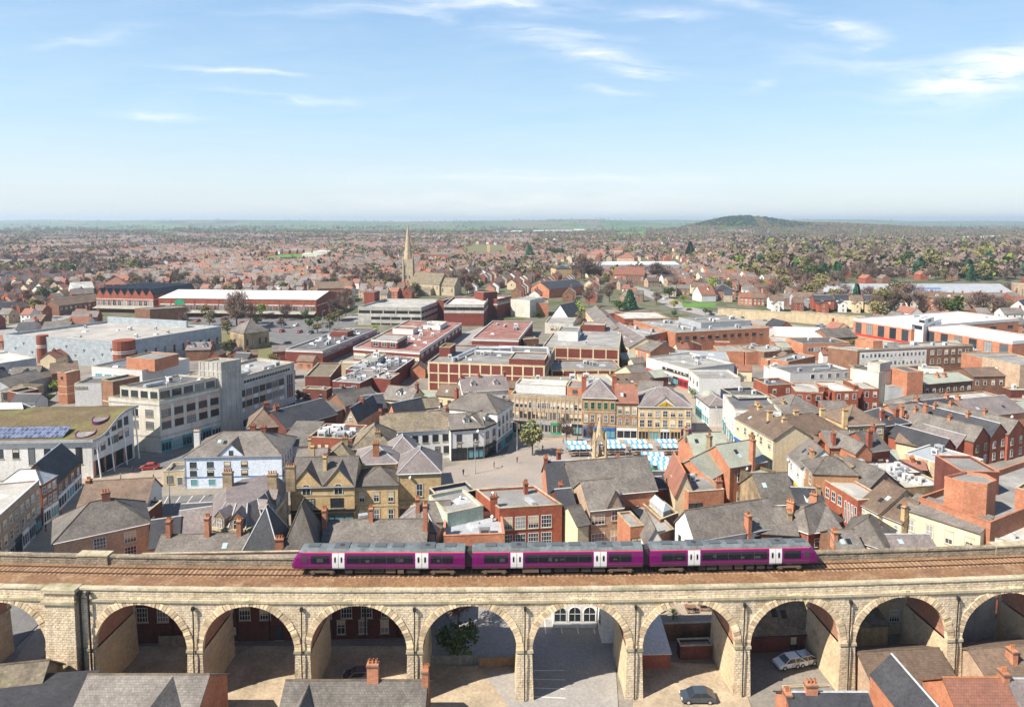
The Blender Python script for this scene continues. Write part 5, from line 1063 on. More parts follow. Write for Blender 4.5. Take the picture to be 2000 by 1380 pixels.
B('brick_house','long row of green and brown flat ended roofs over brick wings at the right','building',1050,175,1380,148,7.4,12,wall='brown_brick',roof='gx',rm='green_metal',rise=1.5,win=[(7,4.4,1.1,1.6,'strip')],ch=[(.45,.3,.8,'orange_brick'),(.6,.3,.8,'orange_brick')])
B('brick_house','brown roofed brick wing continuing the green roofed row to the right','building',1385,122,1600,118,7.4,11,wall='brown_brick',roof='gx',rm='brown_tile',rise=1.8,win=[(4,4.4,1.1,1.6,'strip')])
B('brick_building','tan brick building with a fire door and wall air units at the right edge','building',1445,-10,1700,45,10.5,16,wall='tan_brick',rm='felt',win=[(1,6,1.4,2.2,'dark',.3,.5)],side=[(2,6.5,1.1,1.6)],par=.3)
B('market_hall','broad white flat roofed hall with low brick walls and dormer like vents','hall',760,335,1345,320,5.2,34,br=(1690,285),wall='orange_brick',rm='pale_felt',par=.25,cop='white_metal')
B('stone_building','ornate red and yellow stone hall with a round headed gable and slate hipped roof','hall',965,362,1350,340,6.6,11,wall='orange_stone',roof='hip',rm='slate',rise=3.4,fg=[(.5,.68,3.4)],win=[(8,2.6,1,2,'stone',0,.5),(5,2.6,1,2,'stone',.68,1)],bands=[(5.9,6.5,'buff_stone')],pil=(9,'buff_stone',.35))
B('brick_building','plain orange brick side building left of the ornate stone hall','building',808,340,965,380,6,10,wall='orange_brick',roof='gx',rm='slate',rise=2.4)
B('brick_building','low brick market range with pale flat roof right of the ornate hall','building',1350,312,1690,285,5.5,12,wall='red_brick',rm='pale_felt',pil=(8,'orange_brick',.4),par=.3)
# brick terrace gables at the right
for i,(x0,y0,x1,y1,lab,rmt) in enumerate([(1385,560,1495,528,'first','slate'),(1500,530,1612,505,'second','dark_slate'),(1618,512,1735,480,'third','slate')]):
    B('terraced_house','%s from the left of the big red brick gabled houses' % lab,'terraced house',x0,y0,x1,y1,6.8,22,wall='red_brick',roof='gy',rm=rmt,rise=3,win=[(2,3.9,.95,1.5,'sash' if i else 'green'),(2,.9,.95,1.5)],ch=[(.5,.35,1.0,'orange_brick'),(.5,.75,1,'orange_brick')],group='big gabled brick houses at the right')
for i,(x0,y0,x1,y1,lab) in enumerate([(1165,625,1262,600,'leftmost'),(1268,602,1382,575,'second')]):
    B('terraced_house','%s low red brick gable with dark slate roof in front of the big gabled houses' % lab,'terraced house',x0,y0,x1,y1,5.0,17,wall='red_brick',roof='gy',rm='purple_slate' if i else 'dark_slate',rise=2.6,win=[(1,2.6,.9,1.3)],ch=[(.5,.9,1,'orange_brick')],group='low brick gables')
B('brick_house','long slate roof running back behind the low brick gables with tall orange chimneys','house',925,450,1130,440,6.6,14,wall='orange_brick',roof='gx',rm='slate',rise=3.6,ch=[(.1,.2,1,'orange_brick'),(.9,.2,1,'orange_brick')])
B('brick_house','dark blue slate roof between the ornate hall and the big gabled houses','house',1130,425,1400,395,6.6,15,wall='orange_brick',roof='gx',rm='dark_slate',rise=3.6,ch=[(.1,.5,1.2,'orange_brick'),(.85,.5,1.2,'orange_brick')])
B('brick_house','blue slate roof behind the big gabled houses at the right edge','house',1400,395,1740,360,7,13,wall='orange_brick',roof='gx',rm='purple_slate',rise=3.2,ch=[(.05,.5,1.2,'orange_brick')])
B('brick_house','purple tiled low roof with a white chimney in front of the dark slate gables','house',860,560,1100,610,4.6,9,wall='cream_render',roof='gx',rm='brown_tile',rise=2.2)
B('brick_house','slate roofed brick house with a massive tall chimney amid the right side','house',700,625,822,610,7.4,10,wall='red_brick',roof='gx',rm='slate',rise=3,ch=[(.02,.1,1.6,'red_brick',1),(1,.5,1.2)],win=[(1,4,1.4,1.4,'dark')])
B('brick_house','orange brick gable house with small white window left of the massive chimney','house',590,640,700,632,7.4,11,wall='orange_brick',roof='gy',rm='slate',rise=2.2,win=[(1,5,1,.8,'sash',.0,.6)])
B('brick_house','orange gabled house with slate roof behind the stone three storey house','house',415,600,590,600,7,9,wall='orange_brick',roof='gx',rm='slate',rise=2.8,win=[(2,4,1,1.6,'dark')],ch=[(.2,.1,.6)])
B('brick_house','small dark red gabled roof below the rounded corner building','house',300,600,400,592,6.4,7,wall='red_brick',roof='gy',rm='brown_tile',rise=2)
B('shop_building','narrow white shop with black fascia and tall slate roof facing the street','shop building',138,650,228,735,7.8,9,wall='white_render',roof='gx',rm='slate',rise=4,win=[(2,5.2,1,1.4)],shop=(2,['black_paint','yellow_paint']))
B('stone_building','orange stone three storey house with bay windows beside the narrow white shop','building',228,692,308,775,8.6,9,wall='orange_stone',roof='hip',rm='slate',rise=2.4,win=[(2,5.8,1,1.8,'stone'),(2,2.2,1,1.8,'stone')],ch=[(.1,.2,.6,'orange_stone')])
B('brick_house','tan pitched roofed house behind the orange stone house','house',330,720,440,800,6.8,9,wall='tan_brick',roof='gx',rm='stone_slate',rise=2.4)
lb = B('brick_building','long red brick building with tall windows, flat strip roof and ribbed pale slate roof','building',306,775,605,955,7.2,6,wall='red_brick',rm='pale_felt',par=.3,win=[(5,4,1.2,2,'sash',0,.7),(4,1.5,.6,4.2,'strip',.72,1)])
B('hall','ribbed pale slate gabled roof hall behind the long red brick building','hall',410,790,650,905,6.2,10,wall='tan_brick',roof='gx',rm='slate',rise=3.8)
B('stone_building','brown roofed cream cottage row with small grid windows right of the long brick building','house',612,975,748,1045,6.2,12,wall='cream_render',roof='gx',rm='brown_tile',rise=3.8,win=[(2,3.4,1.0,2.2,'grid')])
B('stone_building','lower end of the brown roofed cream cottage row with tiled roof and chimney','house',752,1045,905,1108,5.8,9,wall='cream_render',roof='gx',rm='brown_tile',rise=3,win=[(2,3.0,.9,2.0,'grid')],ch=[(.95,.1,0,'buff_stone')])
cf = B('stone_building','long cream rendered front with four dark sash windows and a lean slate roof','building',905,1012,1432,1180,7.8,6,wall='cream_render',roof='lean',rm='slate',rise=1.4,win=[(4,4.2,1.2,2.2,'stone')],bands=[(2.5,2.7,'coping_stone')])
reg('D')
dk = B('car_park_deck','big flat grey rooftop deck with low orange brick parapet behind the long cream front','rooftop car park',1015,935,1500,1105,9.6,44,wall='orange_brick',rm='felt',par=1.1,cop='orange_brick')
def octagon_tower():
    pts = [P(x,y,14.5) for x,y in ((1190,810),(1320,845),(1478,860),(1540,835),(1470,795),(1340,775))]
    c = sum(pts,Vector((0,0,0)))/6; mb = MB()
    mb.prism([(p.x,p.y) for p in pts],8.2,14.5,0,1); o = mb.build('wall',['orange_brick','felt'],dk)
    mb = MB()
    for i in range(6):
        a,b = pts[i],pts[(i+1) % 6]; ai,bi = a+(c-a)*.05,b+(c-b)*.05; ao,bo = a-(c-a)*.012,b-(c-b)*.012
        mb.hexa([(ao.x,ao.y,14.5),(bo.x,bo.y,14.5),(bi.x,bi.y,14.5),(ai.x,ai.y,14.5),(ao.x,ao.y,15),(bo.x,bo.y,15),(bi.x,bi.y,15),(ai.x,ai.y,15)])
    mb.build('parapet','orange_brick',dk)
octagon_tower()
B('brick_building','orange brick block on the rooftop deck at the right edge of the picture','building',1668,870,1800,905,12.5,14,wall='orange_brick',rm='felt',par=.4)
B('brick_building','orange brick block joined to the back of the angular brick tower','building',1305,760,1560,765,13,9,wall='dark_brick',rm='felt',par=.4,cop='orange_brick')
B('warehouse','white rendered low building with air units beyond the long cream front at the right','building',1500,1205,1800,1270,6.4,12,wall='white_render',rm='pale_felt',par=.2,plant=5)
B('warehouse','grey rendered wall of a flat roofed store behind the white low building','building',1435,1150,1760,1040,6.6,9,wall='grey_render',rm='pale_felt',par=.2)
ps = B('supermarket','low brick supermarket with white framed windows, blue grey flat roof and rooflights','shop building',918,635,1275,745,5.6,None,br=(1450,680),wall='tan_brick',rm='grey_metal',par=.2,plant=5,cop='white_metal',win=[(1,.4,1.4,2.4,'shop',.3,.4)],pil=(4,'cream_render',.5))
B('shop_building','dark edged flat roof crowded with vents in front of the low brick supermarket','shop building',640,795,1060,770,5.2,8,wall='dark_brick',rm='pale_felt',plant=14,par=.3,cop='black_paint')
B('shop_building','flat roof with rows of white air units below the low brick supermarket','shop building',800,880,1190,850,5.0,7,wall='old_stone',rm='pale_felt',plant=16,par=.3)
# slate roofs next to the third carriage
B('brick_house','big grey slate gabled roof at the left of the roofs above the last carriage','house',-20,985,210,975,6.4,11,wall='old_stone',roof='gx',rm='slate',rise=4)
B('brick_house','grey slate hipped house with two chimneys close above the last carriage','house',85,1110,275,1175,7.2,10,br=(585,1045),wall='red_brick',roof='hip',rm='slate',rise=3,ch=[(.1,.2,.8,'orange_brick'),(.1,.9,.6,'orange_brick')],win=[(2,4.2,1.2,1.5,'strip')])
B('brick_house','dark brick house front with two white windows just above the nose of the train','house',280,1172,490,1145,7.0,9,wall='dark_brick',roof='gx',rm='slate',rise=2.8,win=[(2,4.2,1.2,1.6,'strip')])
B('brick_house','low dark slate roof with a white dormer box behind the roofs above the last carriage','house',205,1020,400,1030,6.4,10,wall='old_stone',roof='gx',rm='dark_slate',rise=2.4,dorm=1,dz='white_paint',ch=[(.9,.4,1,'old_stone')])
B('brick_house','slate house roof sloping to the left edge of the roofs above the last carriage','house',-120,1170,200,1190,6.6,9,wall='brown_brick',roof='gx',rm='slate',rise=3,ch=[(.9,.3,0,'old_stone')])
B('brick_house','wide plain slate hipped roof with cream eaves and a thin aerial right of the train','house',490,1195,790,1285,6.2,9,br=(850,1165),wall='cream_render',roof='hip',rm='slate',rise=3)
B('brick_house','small slate roof with brick chimney tucked behind the parapet right of the train','house',480,1300,650,1296,6.6,7,wall='brown_brick',roof='gx',rm='slate',rise=2,ch=[(.05,.3,.6,'orange_brick')])
B('brick_house','purple tiled roof below the four window cream front beside the viaduct','house',800,1305,1150,1303,5.4,6.5,wall='cream_render',roof='gx',rm='purple_slate',rise=1.5,ch=[(.15,.8,.8,'buff_stone')])
# ================================================================ region E: far left
reg('E')
mk = B('market_hall','large market hall clad in pale grey scaled panels with a wide roof deck','hall',25,1010,945,1072,11,None,br=(1728,948),wall='cladding',rm='deck',par=1.0,plant=9,cop='galvanised')
W_,L_,D_,z1_,zr_,ex_,ey_,_ = t_info[mk.name]
for fx in (.34,1.0):
    mb = MB(); c = W_(L_*fx,.3 if fx < .9 else 1.2,0); r = 2.3 if fx < .9 else 4.2
    mb.tube((c.x,c.y,-.2),(c.x,c.y,11.7),r,n=18); mb.tube((c.x,c.y,6.5),(c.x,c.y,6.8),r+.06,n=18,m=1); mb.tube((c.x,c.y,7.3),(c.x,c.y,7.6),r+.06,n=18,m=1); mb.build('corner_turret',['red_brick','white_paint'],mk)
for k in range(13):
    x = L_*(.03+.074*k); z = 3.2+(k*37 % 5)*1.2; mb = MB()
    mb.poly([W_(x-.9,-.03,z),W_(x,-.03,z-1.3),W_(x,-.55,z+.2)]); mb.poly([W_(x,-.03,z-1.3),W_(x+.9,-.03,z),W_(x,-.55,z+.2)]); mb.poly([W_(x-.9,-.03,z),W_(x,-.55,z+.2),W_(x,-.03,z+1.2)]); mb.poly([W_(x,-.55,z+.2),W_(x+.9,-.03,z),W_(x,-.03,z+1.2)]); mb.build('facade_fin','cladding',mk)
f = Frm(); f.A = Vector(W_(L_+.02,.6,0)[:2]); 
for k in range(11):
    q = W_(L_,D_*(k+.5)/11,3); rot = Matrix(((ey_.x,-ex_.x,0,0),(ey_.y,-ex_.y,0,0),(0,0,1,0),(0,0,0,1))); inst(win_mesh('dark',1.6,3.2),'window',mk,Matrix.Translation(q) @ rot)
mb = MB(); mb.hexa([W_(.02*L_,D_*.93,zr_),W_(.75*L_,D_*.93,zr_),W_(.75*L_,D_*.95,zr_),W_(.02*L_,D_*.95,zr_),W_(.02*L_,D_*.93,zr_+3.2),W_(.75*L_,D_*.93,zr_+3.2),W_(.75*L_,D_*.95,zr_+3.2),W_(.02*L_,D_*.95,zr_+3.2)]); mb.build('rear_screen','cladding',mk)
sw = B('retail_shed','red brick retail hall with a saw tooth gabled front and white arched windows','retail hall',750,700,1197,708,11.5,45,wall='red_brick',roof='gy',teeth=8,rm='dark_slate',rise=4.2,win=[(11,4.6,2.6,3.6,'arch')],bands=[(8.6,8.9,'white_paint'),(4.2,4.4,'white_paint')])
lr = B('retail_shed','very long brick retail hall with a broad white metal roof and white window bays','retail hall',1240,728,2470,742,11.5,44,wall='red_brick',roof='gx',rm='white_metal',rise=3.2,win=[(26,4.3,3.0,3.0,'strip')],bands=[(7.6,8.0,'white_paint')],pil=(13,'red_brick',.8))
W_,L_,D_,z1_,zr_,ex_,ey_,_ = t_info[lr.name]; mb = MB(); mb.slab([W_(0,-4.2,2.9),W_(L_,-4.2,2.9),W_(L_,0,4),W_(0,0,4)],.2); mb.build('canopy','green_metal',lr)
mb = MB(); p_ = [W_(L_*.135+3.6*math.cos(a),-.2,7.6+3.4*math.sin(a)) for a in [math.pi*k/12 for k in range(13)]]; mb.poly(p_[::-1]); mb.build('arched_entrance','green_paint',lr)
W_,L_,D_,z1_,zr_,ex_,ey_,_ = t_info[sw.name]; mb = MB(); mb.slab([W_(0,-4.2,2.9),W_(L_,-4.2,2.9),W_(L_,0,4),W_(0,0,4)],.2); mb.build('canopy','green_metal',sw)
B('brick_building','low dark brick block standing in front of the two brick retail halls','building',1052,808,1170,815,8.4,None,br=(1455,800),wall='brown_brick',rm='felt',par=.3)
B('hotel','brown brick hotel with brown pitched roofs beside the dual carriageway','hotel',362,762,455,770,7,34,wall='tan_brick',roof='gy',rm='brown_tile',rise=3.2,win=[(1,2,1.4,4,'dark',.1,.5)])
B('hotel','long brown roofed wing of the hotel in front of the saw tooth hall','hotel',460,790,752,752,6.4,13,wall='brown_brick',roof='gx',rm='brown_tile',rise=3.4,win=[(8,3.8,1.2,1.2)])
B('brick_flats','red brick flats with blue stair glazing at the far left edge','flats',-20,810,128,800,7.5,14,wall='red_brick',roof='gx',rm='dark_slate',rise=3,win=[(4,4.6,1.2,1.4),(4,1.8,1.2,1.4)])
B('brick_house','large orange tiled red brick house left of the saw tooth hall','house',795,625,985,620,8,16,wall='red_brick',roof='hip',rm='red_tile',rise=5)
B('brick_house','bright white gabled building with pale roof among the terraces at the left','house',570,660,735,650,7.0,15,wall='white_render',roof='gx',rm='pale_felt',rise=5)
B('brick_house','big red brick house with grey roof and side chimney below the bright white gabled building','house',560,700,730,690,6.5,12,wall='red_brick',roof='gx',rm='slate',rise=3.5,win=[(3,3.2,1.2,1.6)],ch=[(.5,.5)])
B('chapel','old grey roofed stone chapel building beside the clad market hall road','chapel',1905,1005,2100,980,8,14,wall='old_stone',roof='hip',rm='slate',rise=5,win=[(4,2,1,3,'dark')])
B('brick_house','purple roofed lodge with two white dormers in the clad market hall forecourt','house',1450,1135,1640,1130,4.8,9,wall='brown_brick',roof='gx',rm='purple_slate',rise=2.4,dorm=2,dz='white_paint',ch=[(.0,.4,.8),(1,.4,.8)])
# ================================================================ region F
reg('F')
cp = B('car_park','multi storey concrete car park with two dark deck openings and a pale roof deck','car park',797,795,1290,802,10.6,None,br=(1462,738),wall='concrete',rm='pale_felt',par=.9,win=[(5,6.75,99,1.75,'painted_void'),(5,3.15,99,1.7,'painted_void',.2,1),(5,.1,99,1.0,'painted_void',.2,1)],side=[(7,6.9,9,1.4,'painted_void'),(7,3.3,9,1.4,'painted_void')],bands=[(8.6,10.4,'concrete'),(4.9,6.6,'concrete'),(1.2,3,'concrete')],cop='concrete',plant=0)
cp2 = B('car_park','second concrete parking block on a dark red brick base right of the larger one','car park',1468,778,1778,780,12.4,40,wall='panel_brick',rm='pale_felt',par=.9,win=[(3,9.1,99,1.7,'painted_void')],bands=[(10.9,12.3,'concrete'),(7.4,9,'concrete'),(5.4,5.8,'panel_brick')],cop='concrete')
B('car_park','brick sided far wing of the parking block with strip windows','car park',1885,738,1995,712,12,26,wall='panel_brick',rm='pale_felt',par=.9,win=[(6,9.4,3,1.3,'dark')],bands=[(8.2,9.2,'concrete')],cop='concrete')
B('stair_tower','square dark red brick stair tower between the two parking blocks wings','tower',1777,685,1885,678,16.5,12,wall='panel_brick',rm='dark_felt',par=.4)
B('stair_tower','dark red brick stair tower with antennas at the back left of the larger car park','tower',843,678,925,682,16.5,None,br=(965,668),wall='panel_brick',rm='dark_felt',par=.4,plant=3)
B('stair_tower','dark red brick block closing the right end of the larger car park','tower',1408,742,1466,745,11.5,14,wall='panel_brick',rm='felt',par=.4)
B('brick_building','orange brown brick warehouse with brown pitched roof right of the long white roofed hall','building',492,655,690,650,11,22,wall='orange_brick',roof='gx',rm='brown_tile',rise=4)
def church():
    t = thing('church','pale stone church with a tall slender spire and stone slate nave roof','church',P(1180,640,0))
    a = P(1150,655,0); s = 8.2
    tw = lambda x,y,z: Vector((a.x+x,a.y+y,z))
    mb = MB(); mb.prism([tw(0,0,0),tw(s,0,0),tw(s,s,0),tw(0,s,0)],-.2,26)
    for x in (0,s):
        for y in (0,s): mb.prism([tw(x+i*.8,y+j*.8,0) for i,j in ((-1,-1),(1,-1),(1,1),(-1,1))],-.2,22); mb.tube(tw(x,y,22),tw(x,y,30),.9,.1,n=4)
    mb.build('tower','church_stone',t)
    mb = MB(); c = tw(s/2,s/2,0); mb.tube((c.x,c.y,25.5),(c.x,c.y,58),4.1,.12,n=8)
    for k in range(4):
        an = k*math.pi/2+math.pi/2; mb.tube((c.x+2.9*math.cos(an),c.y+2.9*math.sin(an),26.5),(c.x+1.6*math.cos(an),c.y+1.6*math.sin(an),34),.9,.1,n=4)
    mb.build('spire','church_stone',t)
    for z,hh in ((19,4.2),(9,3)):
        for x in (2.6,5.6): inst(win_mesh('arch',1.3,hh),'window',t,Matrix.Translation(tw(x,-.02,z)))
    f = Frm(); q = P(1205,612,9); f.A = Vector((q.x,q.y)); e = P(1432,622,9); d = Vector((e.x,e.y))-f.A; f.L = d.length; f.ex = d.normalized(); f.ey = Vector((-f.ex.y,f.ex.x)); f.D = 17
    bldg('nave',None,None,0,0,0,0,9,parent=t,fr=f,wall='church_stone',roof='gx',rm='stone_slate',rise=8.5,win=[(7,5.2,1.2,2.4,'arch')])
    f2 = Frm(); f2.A = f.A+f.ex*(-4)+f.ey*-5; f2.ex,f2.ey,f2.L,f2.D = f.ex,f.ey,f.L*.95,5
    bldg('aisle',None,None,0,0,0,0,4.5,parent=t,fr=f2,wall='church_stone',roof='lean',rm='stone_slate',rise=1.8,win=[(7,1.4,1.3,2.2,'arch')])
    f3 = Frm(); f3.A = f.A+f.ex*f.L+f.ey*1.5; f3.ex,f3.ey,f3.L,f3.D = f.ex,f.ey,13,12
    bldg('chancel',None,None,0,0,0,0,8,parent=t,fr=f3,wall='church_stone',roof='gx',rm='stone_slate',rise=6,win=[(3,3,1.4,3,'arch')])
    FOOT.append((a.x+20,a.y+8,36,[tw(-2,-6,0),tw(54,-6,0),tw(54,20,0),tw(-2,20,0)]))
church()
pr1 = B('shopping_precinct','low long precinct range with flat dark roof and white window fascia beside the ramp road','shops',520,1138,945,968,6,17,wall='panel_brick',rm='dark_felt',par=.4,plant=33,win=[(16,3.2,3.4,1.5,'strip')],cop='white_metal',bands=[(5.0,5.7,'white_metal')])
top_box(pr1,'plant_room',.6,.3,.72,.8,2.5,'panel_brick','dark_felt')
pr2 = B('shopping_precinct','wide precinct block with dusty red flat roofs, rooflights and white edges','shops',760,1112,1278,1148,6,None,br=(1607,925),wall='panel_brick',rm='red_felt',par=.4,plant=33,win=[(5,1,6,2.6,'strip')],side=[(10,2.8,4,1.6,'strip')],cop='white_metal',bands=[(4.9,5.7,'white_metal')])
top_box(pr2,'upper_block',.22,.06,.62,.24,3.6,'panel_brick','felt',win=[(3,.6,2.6,2.4,'strip')],bands=[(2.6,3.4,'white_metal')]); top_box(pr2,'upper_block',.15,.5,.5,.62,2.6,'white_metal','red_felt'); top_box(pr2,'upper_block',.5,.72,.8,.9,2.2,'white_metal','pale_felt',plant=3)
B('shopping_precinct','narrow precinct arm with dusty red roof reaching right past the brick stair tower','shops',1685,1042,2050,1052,6,None,bl=(1850,905),wall='panel_brick',rm='red_felt',par=.4,cop='white_metal',bands=[(4.9,5.7,'white_metal')],plant=6)
pr3 = B('shopping_precinct','flat dark roofed precinct block with white windows and plant in front of the red roofs','shops',700,1285,1085,1300,6,None,br=(1240,1195),wall='panel_brick',rm='dark_felt',par=.4,plant=33,win=[(5,1.2,2.2,3.6,'strip')],cop='white_metal')
top_box(pr3,'plant_room',.08,.5,.42,.85,2.2,'concrete','green_metal',plant=3)
reg('B')
B('shopping_precinct','red brick precinct end with tall white stair windows and low walls facing the old town','shops',515,152,700,165,6.2,22,wall='panel_brick',rm='felt',par=.3,win=[(2,1.2,1.8,4,'strip',.15,1)],plant=9,cop='white_metal')
B('shopping_precinct','dark brick walled flat block with tan roof right behind the concrete store wing','shops',330,120,500,122,6,None,br=(575,30),wall='panel_brick',rm='stone_slate',par=.4)
B('shopping_precinct','small brick precinct blocks with flat green felt roof beside the service road','shops',760,128,905,140,6,None,br=(968,100),wall='panel_brick',rm='felt',par=.3,plant=6)
reg('1')
pn = B('superstore','dark red brick panelled store with pale grid of ribs and silver ducts on its roof','store',836,706,1064,714,10.5,34,wall='panel_brick',rm='felt',par=.5,pil=(11,'cream_render',.55),bands=[(9.9,10.4,'cream_render'),(6.3,6.7,'cream_render'),(2.9,3.3,'cream_render')],plant=16)
top_box(pn,'upper_block',.7,-.0,1,.35,2.6,'panel_brick','felt'); top_box(pn,'plant_room',.02,.35,.12,.6,3.5,'panel_brick','moss_tile')
W_,L_,D_,z1_,zr_,ex_,ey_,_ = t_info[pn.name]
for pts in ([(.2,.1),(.3,.75),(.62,.8)],[(.32,.55),(.9,.5)],[(.5,.85),(.95,.85),(1.0,.4)]):
    mb = MB()
    for a,b in zip(pts,pts[1:]): mb.tube(W_(a[0]*L_,a[1]*D_,zr_+1.2),W_(b[0]*L_,b[1]*D_,zr_+1.2),.55,n=8)
    for a in pts: mb.tube(W_(a[0]*L_,a[1]*D_,zr_),W_(a[0]*L_,a[1]*D_,zr_+1.7),.6,n=8)
    mb.build('duct','galvanised',pn)
pn2 = B('superstore','dark red panelled store with a very large grey flat roof behind the ducts','store',1060,676,1209,681,9.5,55,wall='panel_brick',rm='felt',par=.4,pil=(6,'cream_render',.5),bands=[(8.9,9.4,'cream_render'),(4.8,5.2,'cream_render')],plant=4)
top_box(pn2,'upper_block',-.12,.62,.3,.95,5,'pale_concrete','felt',win=[(3,1.8,1,1.4,'dark',.2,.5)]); top_box(pn2,'upper_block',.14,.3,.42,.55,4.2,'white_metal','felt'); top_box(pn2,'upper_block',.4,.8,.75,.98,3,'panel_brick','felt')
B('superstore','low panelled brick front range with flat grey roof below the very large grey roof','store',1077,722,1214,721,6.5,17,wall='panel_brick',rm='felt',par=.4,pil=(6,'cream_render',.5),bands=[(6,6.4,'cream_render')],plant=8)
B('shop_building','wide grey flat roofed range with orange brick box behind the stone ribbon offices','shops',1040,752,1140,752,8.5,12,wall='cream_render',rm='felt',par=.3,plant=6)
# ================================================================ region G
reg('G')
B('shop_terrace','curving cream shop terrace with slate roofs climbing the far end of the street','shop building',575,830,728,1012,7.2,12,wall='cream_render',roof='gx',rm='slate',rise=3.4,win=[(12,4.6,.9,1.4,'dark')],shop=(8,['red_paint','white_paint','teal_paint','grey_metal']),ch=[(.2,.5),(.6,.5)])
B('shop_terrace','cream shop terrace with dormered purple slate roof nearer along the narrow street','shop building',725,985,915,1115,7.4,14,wall='cream_render',roof='gx',rm='purple_slate',rise=4,win=[(8,4.6,.9,1.4,'dark')],shop=(6,['white_paint','blue_paint','red_paint','grey_metal']),dorm=4,dz='white_paint')
B('shop_building','orange brick shop with tall white windows at the bend of the narrow street','shop building',915,1105,1080,1150,7.2,13,wall='orange_brick',roof='gx',rm='slate',rise=3.2,win=[(4,3.6,1.2,2.6,'strip')],shop=(4,['red_paint','train_purple','red_paint']))
ob2 = B('superstore','very large plain orange brick store with a row of small dark windows and roof plant','store',1278,1000,2010,960,9,42,wall='orange_brick',rm='felt',par=.8,win=[(12,5.4,2,1.7,'dark',.0,.95)],plant=25)
top_box(ob2,'upper_block',.42,.3,.98,.8,2.6,'grey_metal','felt',plant=6)
B('superstore','lower orange brick wing left of the very large brick store','store',975,1040,1236,985,8.4,30,wall='orange_brick',rm='felt',par=.6,plant=12)
B('shop_building','low orange brick store with one pale door in front of the very large brick store','store',1608,1140,1815,1145,5.8,12,wall='orange_brick',rm='felt',par=.3,side=[(1,2,2,2)])
B('shop_building','orange brick rooftop store with blue grey roof right of the pale door store','store',1830,1150,2060,1140,5.6,16,wall='orange_brick',rm='felt',par=.3,plant=3)
B('shop_building','broad blue grey flat roof behind the long white terrace','shops',1230,1195,1700,1215,6.2,18,wall='grey_render',rm='grey_metal',par=.2,plant=2)
B('shop_building','red brick shop block with flat roof at the far end of the street','shops',640,850,870,845,7,20,wall='red_brick',rm='felt',par=.4)
B('shop_building','red brick rear block with pale flat roof and two white vents behind the street','shops',880,890,1235,885,7,28,wall='red_brick',rm='pale_felt',par=.4,win=[(2,3,2.5,1.6,'strip',.1,.35)])
B('retail_shed','long low stand with a pale blue roof and open front in the far town','stand',465,470,1310,468,10,22,wall='grey_metal',roof='lean',rm='white_metal',rise=2.5,win=[(18,2,4,4,'shop')])
B('college','spreading college block with bright orange tiled roofs beyond the long pale stand','college',585,390,760,392,8,26,wall='tan_brick',roof='hip',rm='red_tile',rise=7)
B('college','stepped right part of the college with bright orange tiled roofs','college',820,412,955,415,8,22,wall='tan_brick',roof='hip',rm='red_tile',rise=6)
B('college','topmost orange tiled roof of the college standing behind the other two','college',765,352,865,355,12,20,wall='tan_brick',roof='hip',rm='red_tile',rise=5)
B('chapel','red sandstone chapel with a long orange tiled roof among bare trees','chapel',800,545,1035,548,9,16,wall='brown_brick',roof='gx',rm='red_tile',rise=7,win=[(6,3,1.6,4,'arch')])
B('barn','long black roofed brick barn with a broad gable in the streets below the church','barn',150,645,290,660,7,40,wall='orange_brick',roof='gy',rm='dark_slate',rise=5)
B('brick_house','steep white gabled house with dark roof beside the yellow green bush','house',312,868,440,880,5,16,wall='white_render',roof='gy',rm='dark_slate',rise=7)
B('brick_house','white gabled villa with red tiled roof beside the dual carriageway junction','house',1410,690,1480,705,5,12,wall='white_render',roof='gy',rm='red_tile',rise=6)
B('brick_house','pale blue gabled villa next to the white gabled one','house',1490,700,1562,705,4.6,12,wall='blue_white',roof='gy',rm='red_tile',rise=6)
B('brick_house','orange brick villa with yellow door and dark hipped roof beside the junction','house',1585,672,1748,672,6.5,14,wall='orange_brick',roof='hip',rm='dark_slate',rise=4,win=[(4,4,1.2,1.4),(4,1,1.4,1.6)])
B('warehouse','cream panelled theatre fly tower above orange brick blocks behind the large grey roof','building',-10,735,140,745,11,20,wall='pale_concrete',rm='felt',par=.3)
B('brick_building','orange brick block with flat roof right of the cream fly tower','building',140,765,285,765,8.5,16,wall='orange_brick',rm='felt',par=.3)
B('stone_building','square stone villa with dark hipped roof and chimneys beyond the barn','villa',345,500,470,498,10,20,wall='buff_stone',roof='hip',rm='dark_slate',rise=3)
# retaining wall of pale stone
def stone_wall():
    t = thing('retaining_wall','long pale stone retaining wall above the ring road at the right','wall',P(1660,850,0))
    reg('1'); pts = [P(1402,603,5.5),P(1545,611,5.5),P(1690,622,5.5)]
    for i,(a,b) in enumerate(zip(pts,pts[1:])):
        d = Vector((b.x-a.x,b.y-a.y)).normalized(); nn = Vector((-d.y,d.x)); zt = 5.5 if i == 0 else 6.3
        mb = MB(); mb.prism([(a.x,a.y),(b.x,b.y),(b.x+nn.x,b.y+nn.y),(a.x+nn.x,a.y+nn.y)],-.2,zt); mb.build('wall_panel','church_stone',t)
        mb = MB(); mb.prism([(a.x-nn.x*.15,a.y-nn.y*.15),(b.x-nn.x*.15,b.y-nn.y*.15),(b.x+nn.x*1.15,b.y+nn.y*1.15),(a.x+nn.x*1.15,a.y+nn.y*1.15)],zt,zt+.5); mb.build('coping','coping_stone',t)
stone_wall()
